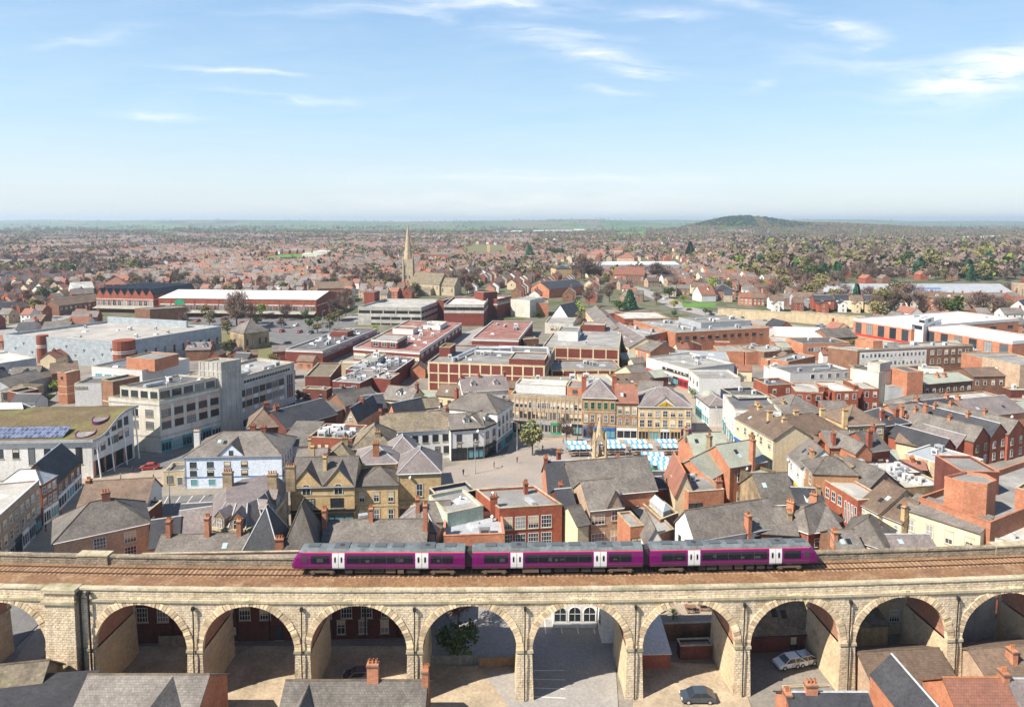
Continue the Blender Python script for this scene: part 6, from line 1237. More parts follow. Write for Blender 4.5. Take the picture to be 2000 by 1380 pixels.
# ================================================================ region H
reg('H')
r1 = B('retail_shed','red brick retail block with white roof edge and tall purple windows at the right','retail hall',668,885,1122,952,10.5,None,br=(1960,888),wall='orange_brick',rm='white_metal',par=.3,win=[(5,3.2,3.4,5.4,'purple')],bands=[(9.2,10.4,'white_metal'),(2.2,3,'red_paint')],cop='white_metal',plant=2,side=[(6,6,4,1.5,'purple')])
r2 = B('retail_shed','second nearer red brick retail block with white roof edge and purple windows','retail hall',1225,950,1910,1065,10.5,22,wall='orange_brick',rm='white_metal',par=.3,win=[(6,3.2,3.6,5.4,'purple')],bands=[(9.2,10.4,'white_metal'),(2.2,3,'red_paint')],cop='white_metal')
rp = B('retail_shed','square white pavilion with stepped white roofs joining the two red brick retail blocks','pavilion',1118,930,1215,948,11.4,None,br=(1355,905),wall='white_metal',rm='white_metal',par=.2,win=[(1,9.5,6,1.8,'purple')],bands=[(11.6,12.4,'white_metal')],cop='white_metal')
top_box(rp,'lantern',.25,.25,.75,.75,2.6,'white_metal','white_metal',win=[(1,.6,4,1.4,'purple')],side=[(1,.6,4,1.4,'purple')],cop='white_metal')
of = B('office_building','brown brick sixties office with a white framed grid of windows on its left half','office building',700,1132,1602,1092,10.5,None,bl=(470,1104),wall='brown_brick',rm='felt',par=.4,win=[(16,7.2,1.2,1.5,'strip',.03,.58),(16,4,1.2,1.5,'strip',.03,.58),(6,7.2,1.3,1.6,'sash',.61,.98),(6,3.6,1.3,1.6,'sash',.61,.98)],plant=8,bands=[(10,10.4,'concrete')])
W_,L_,D_,z1_,zr_,ex_,ey_,_ = t_info[of.name]; mb = MB(); g = W_
mb.hexa([g(L_*.02,-.014,3),g(L_*.59,-.014,3),g(L_*.59,0,3),g(L_*.02,0,3),g(L_*.02,-.014,9.4),g(L_*.59,-.014,9.4),g(L_*.59,0,9.4),g(L_*.02,0,9.4)]); mb.build('window_panel','white_render',of)
top_box(of,'plant_room',.18,.2,.26,.8,3.2,'orange_brick','felt'); top_box(of,'plant_room',.3,.2,.4,.8,2.4,'concrete','felt')
B('warehouse','big white gabled roof shed with vents behind the brown sixties office','shed',95,1030,460,1035,6,22,wall='white_metal',roof='gx',rm='white_metal',rise=3)
B('shop_building','orange brick shop unit with pale grey roof in front of the white shed','shops',30,1065,460,1085,6.5,14,wall='orange_brick',rm='pale_felt',par=.3)
B('shop_building','glazed fronted shop with orange brick tower left of the brown sixties office','shops',275,1085,640,1075,7.5,14,wall='orange_brick',rm='dark_felt',par=.3,win=[(6,4,3,1.8,'strip',.1,.9)],plant=2)
B('brick_building','dark grey gabled roof between the white shed and the red brick retail block','building',485,1040,700,1030,6.5,14,wall='brown_brick',roof='gx',rm='slate',rise=3,ch=[(1,.5,1)])
B('brick_building','cluster of low brick rear blocks with a teal tank beside the brown sixties office','building',160,1225,370,1180,5.5,8,wall='orange_brick',rm='felt',par=.3,plant=3)
B('brick_building','flat brick block with pale posts at the left of the teal tank blocks','building',-30,1150,190,1130,6,13,wall='brown_brick',rm='felt',par=.3,plant=3)
B('brick_building','tan flat roofed block behind the tan brick building at the right edge','building',1675,1200,2060,1200,9,12,wall='orange_brick',rm='felt',par=.3)
fac = B('factory','very long grey metal roofed mill with one row of blue rooflights behind the white houses','factory',640,690,1925,690,7,32,wall='grey_render',roof='gx',rm='grey_metal',rise=5.5)
W_,L_,D_,z1_,zr_,ex_,ey_,zat = t_info[fac.name]
for k in range(14):
    x = L_*(.39+.0145*k); y0,y1 = D_*.2,D_*.28; mb = MB(); mb.slab([W_(x,y0,zat(x,y0)+.22),W_(x+1.4,y0,zat(x,y0)+.22),W_(x+1.4,y1,zat(x,y1)+.22),W_(x,y1,zat(x,y1)+.22)],.1); mb.build('rooflight','blue_paint',fac)
B('factory','lower grey metal roofed mill range stepping down to the left of the very long one','factory',430,680,640,690,6,26,wall='grey_render',roof='gx',rm='grey_metal',rise=3.5)
B('church','brick church block with tall narrow windows at the right edge above the mill','church',1925,620,2060,625,14,14,wall='tan_brick',rm='felt',win=[(3,4,.7,7,'dark')])
B('mansion','tall cream house with dark hipped roof and chimneys among the trees at the right','house',1355,470,1470,470,9,14,wall='buff_stone',roof='hip',rm='slate',rise=3,ch=[(.2,.3),(.8,.3)],win=[(4,5,1.4,1.8),(4,1.4,1.4,1.8)])
B('house','long white house with brown hipped roof among the trees at the right edge','house',1700,510,1840,510,6,14,wall='white_render',roof='hip',rm='brown_tile',rise=5,win=[(5,3.6,1.4,1.4)])
# the row of houses above the retaining wall
ROWH = [(15,745,110,'white_render','brown_tile','white house with brown roof at the left end of the row'),(200,720,170,'grey_render','brown_tile','big grey sided house with tall white gable in the row'),(360,745,160,'red_brick','dark_slate','red brick house with tall red chimney in the row'),
        (525,740,120,'white_render','dark_slate','brick and white house with blue slate roof in the row'),(645,745,100,'cream_render','brown_tile','cream grey house with brown roof in the row'),(745,745,100,'cream_render','dark_slate','second cream house with blue slate roof in the row'),
        (845,740,105,'white_render','dark_slate','white house with blue slate roof in the middle of the row'),(950,735,100,'white_render','brown_tile','white house with brown roof and loft window in the row'),(1050,730,130,'white_render','slate','widest white house with grey roof and loft window in the row')]
for i,(x,y,wd,wl_,rf,lab) in enumerate(ROWH):
    o = B('terraced_house',lab+' above the stone wall','terraced house',x,y,x+wd,y+2,6.2,9,b=1.5,wall=wl_,roof='gx',rm=rf,rise=3,win=[(2,3.6,1,1.3)],ch=[(.02,.5,1)],group='houses above the retaining wall',grounded=False)
    f = Frm(); W_,L_,D_,z1_,zr_,ex_,ey_,_ = t_info[o.name]; q = W_(L_*.1,-6,0); f.A = Vector((q.x,q.y)); f.ex,f.ey,f.L,f.D = ex_,ey_,L_*.48,6.05
    bldg('outrigger',None,None,0,0,0,0,5.8,parent=o,fr=f,wall=wl_,roof='gy',rm=rf,rise=1.8,win=[(1,3.8,.9,1.2),(1,.9,.9,1.2)])
reg('G')
for x,y,wd,wl_,rf,lab in [(1780,725,100,'orange_brick','red_tile','orange house with red roof at the left end of the houses above the stone wall'),(1885,728,90,'red_brick','brown_tile','red house with brown roof and cream porch left of the white row houses'),(1290,655,100,'brown_brick','slate','grey roofed house behind the white gabled villa'),(1400,640,150,'cream_render','brown_tile','long brown roofed house behind the white gabled villa'),(1640,625,130,'brown_brick','slate','large grey roofed house behind the villa with yellow door'),(1560,612,90,'red_brick','dark_slate','dark roofed house between the two villas'),(1800,660,90,'white_render','slate','white house with grey roof behind the orange house'),(1900,645,110,'red_brick','brown_tile','broad red brick house with brown roof behind the row'),(1210,660,70,'cream_render','slate','small cream house at the ring road bend')]:
    B('detached_house',lab,'house',x,y,x+wd,y+2,5.6,9,wall=wl_,roof='gx',rm=rf,rise=3.2,win=[(3,3.2,1.1,1.3),(3,.8,1.1,1.4)],ch=[(.1,.5,1)])
reg('H')
B('terraced_house','tall orange brick three storey terrace with white dormers above the stone wall','terrace',1180,722,1560,740,9,11,b=1.5,wall='orange_brick',roof='gx',rm='brown_tile',rise=3.4,dorm=4,dz='white_paint',win=[(9,6,1,1.5),(9,2.6,1,1.5)],ch=[(.25,.5,1),(.72,.5,1)])
B('terraced_house','red brick house with white ground floor right of the tall orange terrace','house',1565,760,1622,762,6.5,9,b=1,wall='orange_brick',roof='gx',rm='slate',rise=3,win=[(1,3.6,1.4,1.4),(1,.8,1.4,1.4)])
B('terraced_house','yellow rendered house with brown roof and chimney right of the tall orange terrace','house',1625,745,1755,748,7,10,b=1,wall='pale_yellow',roof='gx',rm='brown_tile',rise=3.4,win=[(2,3.8,1.2,1.4),(2,.8,1.2,1.4)],ch=[(.05,.5,1.2)])
B('terraced_house','white gabled house with blue roof at the right edge above the retail blocks','house',1895,790,2010,800,7,14,wall='white_render',roof='gy',rm='dark_slate',rise=4,win=[(2,3.8,1.2,1.4)])
# ================================================================ streets, squares and open ground
reg('1')
sheet('plaza',Ps((850,975),(1010,985),(1240,940),(1385,905),(1345,858),(1000,856),(985,893),(868,912)),'plaza')
sheet('pavement',Ps((1345,862),(1420,862),(1440,880),(1385,905)),'paving')
strip('street',Ps((1385,880),(1392,820),(1340,760),(1280,715),(1215,665),(1160,630)),9,'paving')
strip('pavement',Ps((1000,859),(1345,861)),4,'paving')
sheet('pavement',Ps((160,960),(325,945),(345,900),(300,890),(180,900)),'paving')
strip('street',Ps((60,1090),(110,1010),(160,945),(215,915)),7,'paving')
strip('road',Ps((250,900),(330,905),(450,870),(560,830),(640,790)),9,'asphalt')
strip('road',Ps((490,700),(600,655),(700,618),(760,600),(830,585)),15,'pale_asphalt')
strip('road',Ps((-20,655),(80,628),(190,602),(330,596),(480,610),(620,615)),17,'pale_asphalt')
sheet('car_park',Ps((300,608),(690,622),(700,655),(560,690),(430,640)),'asphalt')
sheet('grass',Ps((430,650),(500,640),(560,690),(520,700),(440,690)),'rough_grass')
strip('road',Ps((760,735),(830,712),(905,660),(960,640)),13,'pale_asphalt')
strip('road',Ps((1230,560),(1275,575),(1330,600),(1420,622),(1560,640),(1680,650)),16,'pale_asphalt')
strip('road',Ps((1290,545),(1335,520),(1350,505)),10,'pale_asphalt')
sheet('grass',Ps((1495,644),(1510,634),(1600,645),(1560,656),(1500,655)),'lawn')
sheet('grass',Ps((1330,590),(1400,592),(1395,600),(1335,601)),'lawn')
sheet('playing_field',Ps((470,507),(560,497),(690,495),(640,503),(610,511),(500,511)),'lawn',.6)
sheet('rough_field',Ps((880,490),(925,478),(985,480),(1000,496),(930,500)),'rough_grass',.6)
sheet('playing_field',Ps((1190,458),(1215,453),(1262,453),(1255,461),(1200,462)),'lawn',.6)
sheet('yard',Ps((150,1400),(820,1400),(820,1262),(150,1262)),'dirt')
sheet('car_park',Ps((905,1420),(1210,1420),(1195,1185),(1010,1180),(860,1180),(935,1300)),'pale_asphalt')
sheet('yard',Ps((1235,1420),(1480,1420),(1440,1300),(1240,1290)),'dirt')
sheet('yard',Ps((820,1300),(935,1300),(1020,1420),(820,1420)),'dirt')
strip('road',[(-62,76.5,0),(-36,77.4,0),(-18,76.8,0),(-4,75,0)],4,'asphalt')
strip('kerb',[(-62,79.2,0),(-36,80.0,0),(-18,79.4,0)],.5,'kerb_stone',.12)
strip('street',Ps((-60,1290),(60,1180),(110,1120)),9,'asphalt'); strip('pavement',Ps((30,1330),(95,1230),(140,1150)),3.5,'paving',.13)
for k in range(4): strip('parking_line',Ps((1062+30*k,1198),(1066+32*k,1238)),.12,'line_white',.12)
strip('parking_line',Ps((1060,1208),(1150,1210)),.12,'line_white',.115)
for k in range(4): strip('parking_line',Ps((1042,1310+17*k),(1104,1310+18*k)),.12,'line_white',.12)
for pp in ([(600,655),(700,618),(760,600)],[(-20,655),(80,628),(190,602),(330,596)],[(1275,575),(1330,600),(1420,622),(1560,640)]):
    q = Ps(*pp)
    for a,b in zip(q,q[1:]):
        n_ = int((b-a).length/7)
        for k in range(n_): strip('lane_mark',[a+(b-a)*(k/n_),a+(b-a)*((k+.45)/n_)],.25,'line_white',.55)
strip('yellow_line',[(-62,78.7,0),(-36,79.5,0),(-18,78.9,0)],.12,'yellow_paint',.125)
# a ring of plain road through the old town blocks
strip('road',Ps((1405,905),(1520,935),(1640,1010),(1700,1060)),6,'asphalt')
# ================================================================ under and in front of the arches
def WB(name,label,cat,x,y,ang,L,D,h,**k):
    f = Frm(); f.A = Vector((x,y)); f.ex = Vector((math.cos(R(ang)),math.sin(R(ang)))); f.ey = Vector((-f.ex.y,f.ex.x)); f.L,f.D = L,D
    return bldg(name,label,cat,0,0,0,0,h,fr=f,**k)
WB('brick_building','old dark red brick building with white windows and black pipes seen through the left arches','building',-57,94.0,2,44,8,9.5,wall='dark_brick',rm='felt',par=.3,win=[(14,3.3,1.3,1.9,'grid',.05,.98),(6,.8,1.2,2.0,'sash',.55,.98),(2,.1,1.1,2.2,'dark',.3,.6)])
ob_ = D_x = None
for k in range(8):
    mb = MB(); x = -49+k*4.6; mb.tube((x,94.0+(x+51)*.035,.3),(x,94.0+(x+51)*.035,8.6),.09); 
    pipe = mb.build('drain_pipe','black_paint',bpy.data.objects[[o.name for o in bpy.data.objects if o.get('label','').startswith('old dark red brick')][0]])
def fence(name,label,a,b,h,mat,n):
    t = thing(name,label,'fence',(a[0],a[1],0)); d = Vector((b[0]-a[0],b[1]-a[1])); L = d.length; d.normalize(); nn = Vector((-d.y,d.x))*.03
    mb = MB()
    for k in range(n):
        x0,x1 = L*k/n+.01,L*(k+1)/n-.01; hh = h+rnd.uniform(-.05,.05); p = lambda x,s,z: (a[0]+d.x*x+nn.x*s,a[1]+d.y*x+nn.y*s,z)
        mb.hexa([p(x0,-1,.05),p(x1,-1,.05),p(x1,1,.05),p(x0,1,.05),p(x0,-1,hh),p(x1,-1,hh),p(x1,1,hh),p(x0,1,hh)])
    mb.build('fence_panel',mat,t); m2 = max(2,int(L/2.2))
    for k in range(m2+1):
        x = L*k/m2; mb = MB(); mb.prism([(a[0]+d.x*x+i*.07-nn.x*3,a[1]+d.y*x+j*.07-nn.y*3) for i,j in ((-1,-1),(1,-1),(1,1),(-1,1))],0,h+.12); mb.build('post',mat,t)
M('grey_timber',(.30,.27,.23),(.22,.20,.175),1.2,streak=.3)
fence('board_fence','weathered grey board fence against the old brick building under the left arch',(-50.5,93.2),(-41,93.4),1.7,'grey_timber',30)
fence('board_fence','orange brown wooden fence beside the dark bush under the middle arch',(-4.5,88.6),(.7,88.9),1.5,'timber',24)
fence('board_fence','dark paling fence behind the dark bush under the middle arch',(-11.6,89.2),(-5,89.4),1.4,'grey_timber',30)
reg('1')
B('garage_row','white building with arched dark windows at the far end of the arch car park','building',1080,1172,1166,1172,4.4,8,wall='white_render',rm='slate',roof='lean',rise=2,win=[(3,1.2,1.7,2.2,'arch')])
WB('outhouse','white rendered long wall building along the right side of the arch car park','building',12.6,105,-88,11,6,5.6,wall='white_render',rm='dark_felt',win=[(3,2.2,.8,1.2,'dark')],side=[(1,2,1,1.6,'dark')])
WB('outhouse','red brick store with a sloping white sheet roof behind the right hand arch','store',16.9,88.3,2,4.7,8,2.3,wall='red_brick',rm='white_metal',roof='lean',rise=2.0)
tr = WB('terrace','raised pale beer garden terrace held by a low brick wall behind the arch','terrace',21.6,94.6,3,9,7,2.6,wall='brown_brick',rm='paving',par=.25)
WB('outhouse','red brick yard block with grey coping between terrace and arch','store',23.4,90.4,3,4.6,1.6,2.0,wall='dark_brick',rm='felt',par=.3)
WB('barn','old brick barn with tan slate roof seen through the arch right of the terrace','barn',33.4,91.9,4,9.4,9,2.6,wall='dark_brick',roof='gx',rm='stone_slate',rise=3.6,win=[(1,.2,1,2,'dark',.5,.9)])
WB('outhouse','white sheet lean to shed at the left of the old brick barn','shed',30.6,91.0,4,2.6,6,2.2,wall='dark_brick',roof='lean',rm='white_metal',rise=.8)
WB('house','cream rendered house back with white windows and porch seen through the right arch','house',46.5,95.5,5,12,7,8.6,wall='cream_render',roof='gx',rm='slate',rise=2,win=[(3,5.4,1.3,1.6,'grid'),(3,2.0,1.3,1.6,'grid')])
WB('outhouse','small buff brick porch block in front of the cream house back','porch',49.8,92.8,5,4,2.6,3.4,wall='buff_stone',roof='lean',rm='stone_slate',rise=.8)
WB('outhouse','tall grey boarded shed in deep shade under the last arch at the right','shed',61,93.5,6,9,6,6.5,wall='concrete',rm='felt')
WB('brick_house','brown tiled low house squeezed under the arch with the cream house behind','house',45.2,79.4,4,10.8,9.6,2.6,wall='tan_brick',roof='gx',rm='brown_tile',rise=2.6)
WB('brick_house','brown tiled low house under the last arch with an orange chimney at its ridge','house',59.4,78.6,5,13,10.5,3.2,wall='tan_brick',roof='gx',rm='brown_tile',rise=2.6,ch=[(.35,.35,.9,'orange_brick')])
WB('brick_house','grey slate roofed house with two hipped dormers and a tall chimney below the train','house',-26,70.5,0,16,9,4.6,wall='brown_brick',roof='gx',rm='slate',rise=3.2,ch=[(.62,.5,2.2,'orange_brick',1),(1.0,.5,1.6,'orange_brick')],fg=[(.02,.3,3.0)])
o_ = WB('brick_house','dark slate house with a red brick front gable and box dormer at the bottom left','house',-48.6,69.6,0,13.6,10,5.4,wall='orange_brick',roof='gx',rm='slate',rise=3.4,fg=[(.42,1.0,3.3)],dorm=0)
WB('shed','flat green grey felt roofed shed beside the dark slate house at the bottom left','shed',-59,70,6,10,7.4,6.2,wall='cream_render',roof='lean',rm='dark_slate',rise=.5)
WB('brick_house','pale brown roofed building with a curved stone gable at the bottom left corner','building',-70,72,10,15,7,5.4,wall='old_stone',roof='gx',rm='stone_slate',rise=2.8)
WB('brick_house','narrow blue slate roof with brick parapet gable pointing at the camera at bottom right','house',43.2,65.5,0,5.0,12.6,6.3,wall='orange_brick',roof='gy',rm='dark_slate',rise=2.6,ov=.1)
WB('brick_house','orange brick house with a stepped chimney gable and blue slate roof at bottom right','house',31.5,70.8,0,9,6.4,4.9,wall='orange_brick',roof='gx',rm='dark_slate',rise=2.2,ch=[(.3,.5,1.2,'orange_brick',1),(.0,.5,.2,'orange_brick')])
WB('brick_house','brown pantiled house with an orange brick gable at the bottom right corner','house',50.2,71.3,0,7,7.8,5.0,wall='orange_brick',roof='gx',rm='red_tile',rise=3.0,ch=[(.98,.5,.9,'orange_brick')])
WB('brick_house','purple slate roofed house end at the very bottom right corner','house',57.4,71.0,0,9,8,5.0,wall='orange_brick',roof='gx',rm='purple_slate',rise=3.0)
WB('shed','small walled bin yard with grey wall in front of the parked white van','yard wall',34.5,82.2,3,6,.3,1.8,wall='concrete',rm='felt',par=.05)
# ================================================================ market
M('stripe_blue',(.12,.36,.66),(.10,.32,.60),.5,rv=.05,fine=.06); M('stripe_white',(.78,.78,.77),rv=.03,fine=.05)
def make_stall():
    t = thing('market_stall','x','market stall'); mb = MB(); L,D = 5.7,1.8
    for k in range(8):
        x0,x1 = -L/2+L*k/8,-L/2+L*(k+1)/8
        mb.slab([(x0,-D/2,2.35),(x1,-D/2,2.35),(x1,D/2,2.65),(x0,D/2,2.65)],.04,k % 2); mb.slab([(x0,-D/2-.02,2.2),(x1,-D/2-.02,2.2),(x1,-D/2,2.36),(x0,-D/2,2.36)],.02,k % 2)
    mb.build('awning',['stripe_blue','stripe_white'],t)
    for x in (-L/2+.1,0,L/2-.1):
        for y,z in ((-D/2+.1,2.3),(D/2-.1,2.58)): mb = MB(); mb.tube((x,y,0),(x,y,z),.04); mb.build('post','grey_metal',t)
    mb = MB(); mb.box(-L/2+.2,-D/2+.3,.75,L/2-.2,D/2-.3,.85); mb.build('counter','timber',t); return t
stall = make_stall(); reg('C'); used = False
ST = [(430,612,'far row, leftmost stall left of the monument'),(452,645,'near row, leftmost stall left of the monument'),(650,607,'far row stall just right of the monument'),(690,638,'near row stall just right of the monument'),(832,604,'far row stall in the middle of the rows'),
      (870,638,'near row stall in the middle of the rows'),(1036,600,'far row stall second from the right end'),(1072,636,'near row stall at the right end'),(1228,594,'far row stall behind the stone gable'),(945,692,'front cluster stall farthest from the viaduct'),(975,724,'front cluster stall in the middle'),(1010,757,'front cluster stall nearest the viaduct'),(1040,788,'short front stall tucked behind the pantiled house')]
for i,(x,y,lab) in enumerate(ST):
    o = stall if i == 0 else copy_tree(stall); o.location = P(x,y+14,0)*1.0; o.location.z = _lvl[0]*.004 if False else .01
    o.rotation_euler.z = R(3 if i < 9 else -4); o['label'] = 'blue and white striped market stall, '+lab; o['group'] = 'striped market stalls'; o['category'] = 'market stall'
    if i == 12: o.scale = (.7,1,1)
for x,y,c_,lab in ((885,790,'green_paint','green'),(935,770,'green_paint','second green'),(860,800,'red_paint','red'),(960,800,'white_metal','white'),(905,812,'grey_metal','grey')):
    p = P(x,y,0); t = thing('covered_crate','%s covered goods pile beside the front cluster of stalls' % lab,'goods',p); mb = MB(); mb.hexa([(p.x+i,p.y+j*.7,z) for z in (.02,1.4) for i,j in ((-1.1+.2*z,-1),(1.1-.2*z,-1),(1.1-.2*z,1),(-1.1+.2*z,1))]); mb.build('cover',c_,t); mb = MB(); mb.box(p.x-1.2,p.y-.8,.0,p.x+1.2,p.y+.8,.15); mb.build('pallet','timber',t)
def monument():
    c = P(590,730,0); t = thing('monument','gothic pale stone memorial with open arches, pinnacles and spire in the square','monument',c)
    sq = lambda r,a=0: [(c.x+r*1.414*math.cos(R(45+90*k+a)),c.y+r*1.414*math.sin(R(45+90*k+a))) for k in range(4)]
    z = 0
    for r,h in ((3.4,.3),(2.9,.3),(2.4,.35)): mb = MB(); mb.prism(sq(r),z,z+h); z += h; mb.build('step','coping_stone',t)
    mb = MB(); mb.prism(sq(1.75),z,z+1.7); mb.prism(sq(1.9),z+1.7,z+1.95); mb.build('plinth','church_stone',t); z = 2.9
    for i,j in ((-1,-1),(1,-1),(1,1),(-1,1)):
        mb = MB(); x,y = c.x+i*1.35,c.y+j*1.35; mb.tube((x,y,z),(x,y,z+4.2),.36,.3,n=8); mb.tube((x,y,z+4.2),(x,y,z+6.6),.38,.04,n=4); mb.build('column','church_stone',t)
    for k in range(4):
        a = R(90*k); d = Vector((math.cos(a),math.sin(a))); n_ = Vector((-d.y,d.x)); mb = MB(); m_ = 9
        q = lambda u,zz,o: (c.x+d.x*(1.35+o)+n_.x*u,c.y+d.y*(1.35+o)+n_.y*u,zz)
        for s in range(m_):
            u0,u1 = -1.05+2.1*s/m_,-1.05+2.1*(s+1)/m_; f_ = lambda u: z+2.6+1.3*(1-abs(u/1.05)**1.6)
            top = lambda u: z+4.1+1.9*(1-abs(u)/1.05)
            mb.hexa([q(u0,f_(u0),-.15),q(u1,f_(u1),-.15),q(u1,f_(u1),.15),q(u0,f_(u0),.15),q(u0,top(u0),-.15),q(u1,top(u1),-.15),q(u1,top(u1),.15),q(u0,top(u0),.15)])
        mb.build('arch_gable','church_stone',t)
    mb = MB(); mb.tube((c.x,c.y,z+4.1),(c.x,c.y,z+10.2),1.25,.08,n=8); mb.build('spire','church_stone',t)
    mb = MB(); mb.tube((c.x,c.y,z),(c.x,c.y,z+1.1),.7,.5,n=8); mb.tube((c.x,c.y,z+1.1),(c.x,c.y,z+2.5),.35,.2,n=8); mb.build('urn','old_stone',t)
monument()
# ================================================================ trees
def leafmat(name,a,b_,rough=.9):
    m,t,bs = nt(name,rough,.1); n = t.nodes; l = t.links
    at = n.new('ShaderNodeAttribute'); at.attribute_name = 'rnd'; oi = n.new('ShaderNodeObjectInfo'); mx_ = n.new('ShaderNodeMix'); mx_.data_type = 'RGBA'
    l.new(at.outputs['Fac'],mx_.inputs[0]); mx_.inputs[6].default_value = (*a,1); mx_.inputs[7].default_value = (*b_,1)
    mr_ = n.new('ShaderNodeMapRange'); mr_.inputs[3].default_value = .72; mr_.inputs[4].default_value = 1.3; l.new(oi.outputs['Random'],mr_.inputs[0])
    sc_ = n.new('ShaderNodeVectorMath'); sc_.operation = 'SCALE'; l.new(mx_.outputs[2],sc_.inputs[0]); l.new(mr_.outputs[0],sc_.inputs['Scale']); l.new(sc_.outputs[0],bs.inputs['Base Color']); MATS[name] = m
leafmat('twigs',(.125,.085,.07),(.21,.15,.122)); leafmat('buds',(.14,.13,.05),(.235,.20,.095)); leafmat('conifer',(.016,.055,.026),(.035,.105,.05)); leafmat('willow',(.24,.23,.05),(.36,.32,.09))
leafmat('evergreen',(.035,.06,.018),(.075,.11,.035)); leafmat('blossom',(.125,.13,.05),(.25,.245,.12)); leafmat('bright_leaf',(.14,.21,.03),(.24,.29,.06)); leafmat('plantation',(.028,.085,.05),(.045,.125,.075)); leafmat('far_twigs',(.17,.125,.105),(.28,.21,.17)); M('bark',(.13,.10,.075),rv=.1)
def crown_mesh(kind,seed,n=420):
    """unit tree, crown from z .3 to 1"""
    r = random.Random(seed); mb = MB(); vs_ = []
    mat = {'bare': 'twigs','bud': 'buds','conifer': 'conifer','willow': 'willow','evergreen': 'evergreen','blossom': 'blossom','bright': 'bright_leaf'}[kind]
    cl = []
    for k in range(22 if kind != 'conifer' else 30):
        while True:
            p = Vector((r.uniform(-1,1),r.uniform(-1,1),r.uniform(-1,1)))
            if .25 < p.length < 1: break
        cl.append(p)
    for k in range(n):
        if kind == 'conifer':
            z = r.random()**1.3; rr = .24*(1-z)+.015; a = r.uniform(0,6.283); q = Vector((rr*math.cos(a)*r.uniform(.5,1.1),rr*math.sin(a)*r.uniform(.5,1.1),.1+.9*z)); s = .045; d = Vector((math.cos(a),math.sin(a),-.5)).normalized(); u = d.orthogonal().normalized()
            mb.poly([q-u*s,q+d*s*1.6-u*s*.3,q+d*s*1.6+u*s*.3,q+u*s]); continue
        c = r.choice(cl); q = c*.82+Vector((r.gauss(0,.17),r.gauss(0,.17),r.gauss(0,.15)))
        w_ = .36 if kind != 'willow' else .42; q = Vector((q.x*w_,q.y*w_,.63+q.z*.36))
        if kind == 'bare':
            d = (q-Vector((0,0,.35))).normalized()+Vector((r.gauss(0,.5),r.gauss(0,.5),r.gauss(0,.4))); d.normalize(); u = d.orthogonal().normalized(); u.rotate(Matrix.Rotation(r.uniform(0,6.28),3,d)); l_ = r.uniform(.05,.11); s = r.uniform(.004,.011)
            mb.poly([q-d*l_-u*s,q+d*l_-u*s*.3,q+d*l_+u*s*.3,q-d*l_+u*s])
        else:
            s = r.uniform(.016,.034); d = Vector((r.gauss(0,1),r.gauss(0,1),r.gauss(0,1)-(1.5 if kind == 'willow' else 0))).normalized(); u = d.orthogonal().normalized(); u.rotate(Matrix.Rotation(r.uniform(0,6.28),3,d)); v = d.cross(u)
            if kind == 'willow': mb.poly([q-d*s*2-u*s*.5,q+d*s*2-u*s*.4,q+d*s*2+u*s*.4,q-d*s*2+u*s*.5])
            else: mb.poly([q-u*s-v*s,q+u*s-v*s*.8,q+u*s*.8+v*s,q-u*s+v*s])
    me = mb.mesh('crown',[mat])
    tb = MB(); tb.tube((0,0,-.02),(0,0,.42 if kind != 'conifer' else .7),.026,.014,n=6)
    if kind != 'conifer':
        for k in range(7): c = r.choice(cl); e = Vector((c.x*.3,c.y*.3,.63+c.z*.3)); b0 = Vector((0,0,r.uniform(.22,.42))); m_ = (b0+e)/2+Vector((0,0,.04)); tb.tube(b0,m_,.013,.008,n=4,cap=False); tb.tube(m_,e,.008,.003,n=4,cap=False)
    return me,tb.mesh('trunk',['bark'])
TREES = {}
for k,nv,n in (('bare',3,950),('bud',3,700),('conifer',2,600),('willow',1,800),('evergreen',2,650),('blossom',1,1100),('bright',2,500)): TREES[k] = [crown_mesh(k,11*i+len(k),n) for i in range(nv)]
TNAME = {'bare': ('bare_tree','bare brown leafless tree'),'bud': ('budding_tree','olive brown tree in bud'),'conifer': ('conifer_tree','dark pointed conifer'),'willow': ('willow_tree','yellow green drooping willow'),'evergreen': ('evergreen_tree','dense dark evergreen'),'blossom': ('blossom_tree','pale green tree in blossom'),'bright': ('leafy_tree','bright green leafy tree')}
def tree(kind,p,h,where,wide=1.0,group=None,base=0):
    t = thing(TNAME[kind][0],TNAME[kind][1]+' '+where,'tree',(p[0],p[1],base),group); me,tm = rnd.choice(TREES[kind]); s = Matrix.Diagonal((h*wide,h*wide,h,1)) @ Matrix.Rotation(rnd.uniform(0,6.28),4,'Z')
    for m_,nm in ((me,'crown'),(tm,'trunk')): o = bpy.data.objects.new(nm,m_); col.objects.link(o); o.parent = t; o.matrix_local = s
    return t
reg('C')
tree('blossom',P(138,650,0),9.2,'at the left of the market square',1.0)
tree('bare',P(365,578,0),8,'in front of the stone ribbon offices',.8); tree('bare',P(538,585,0),7,'in front of the blue shopfront',.7)
tree('bud',P(1395,380,0),7,'beside the white corner shop',.9); tree('bright',P(960,130,0),4,'halfway along the narrow street',.9)
tree('bright',P(1215,270,0),3.5,'at the end of the long white terrace',.9)
reg('J')
tree('evergreen',(-7.6,90,0),6.4,'beneath the middle arch beside the wooden fence',1.25); tree('bare',(-8,97,0),9,'behind the dark evergreen beneath the middle arch',.8)
tree('bud',(-38,100.5,0),9.5,'rising in front of the curved stone corner building',.6)
reg('F')
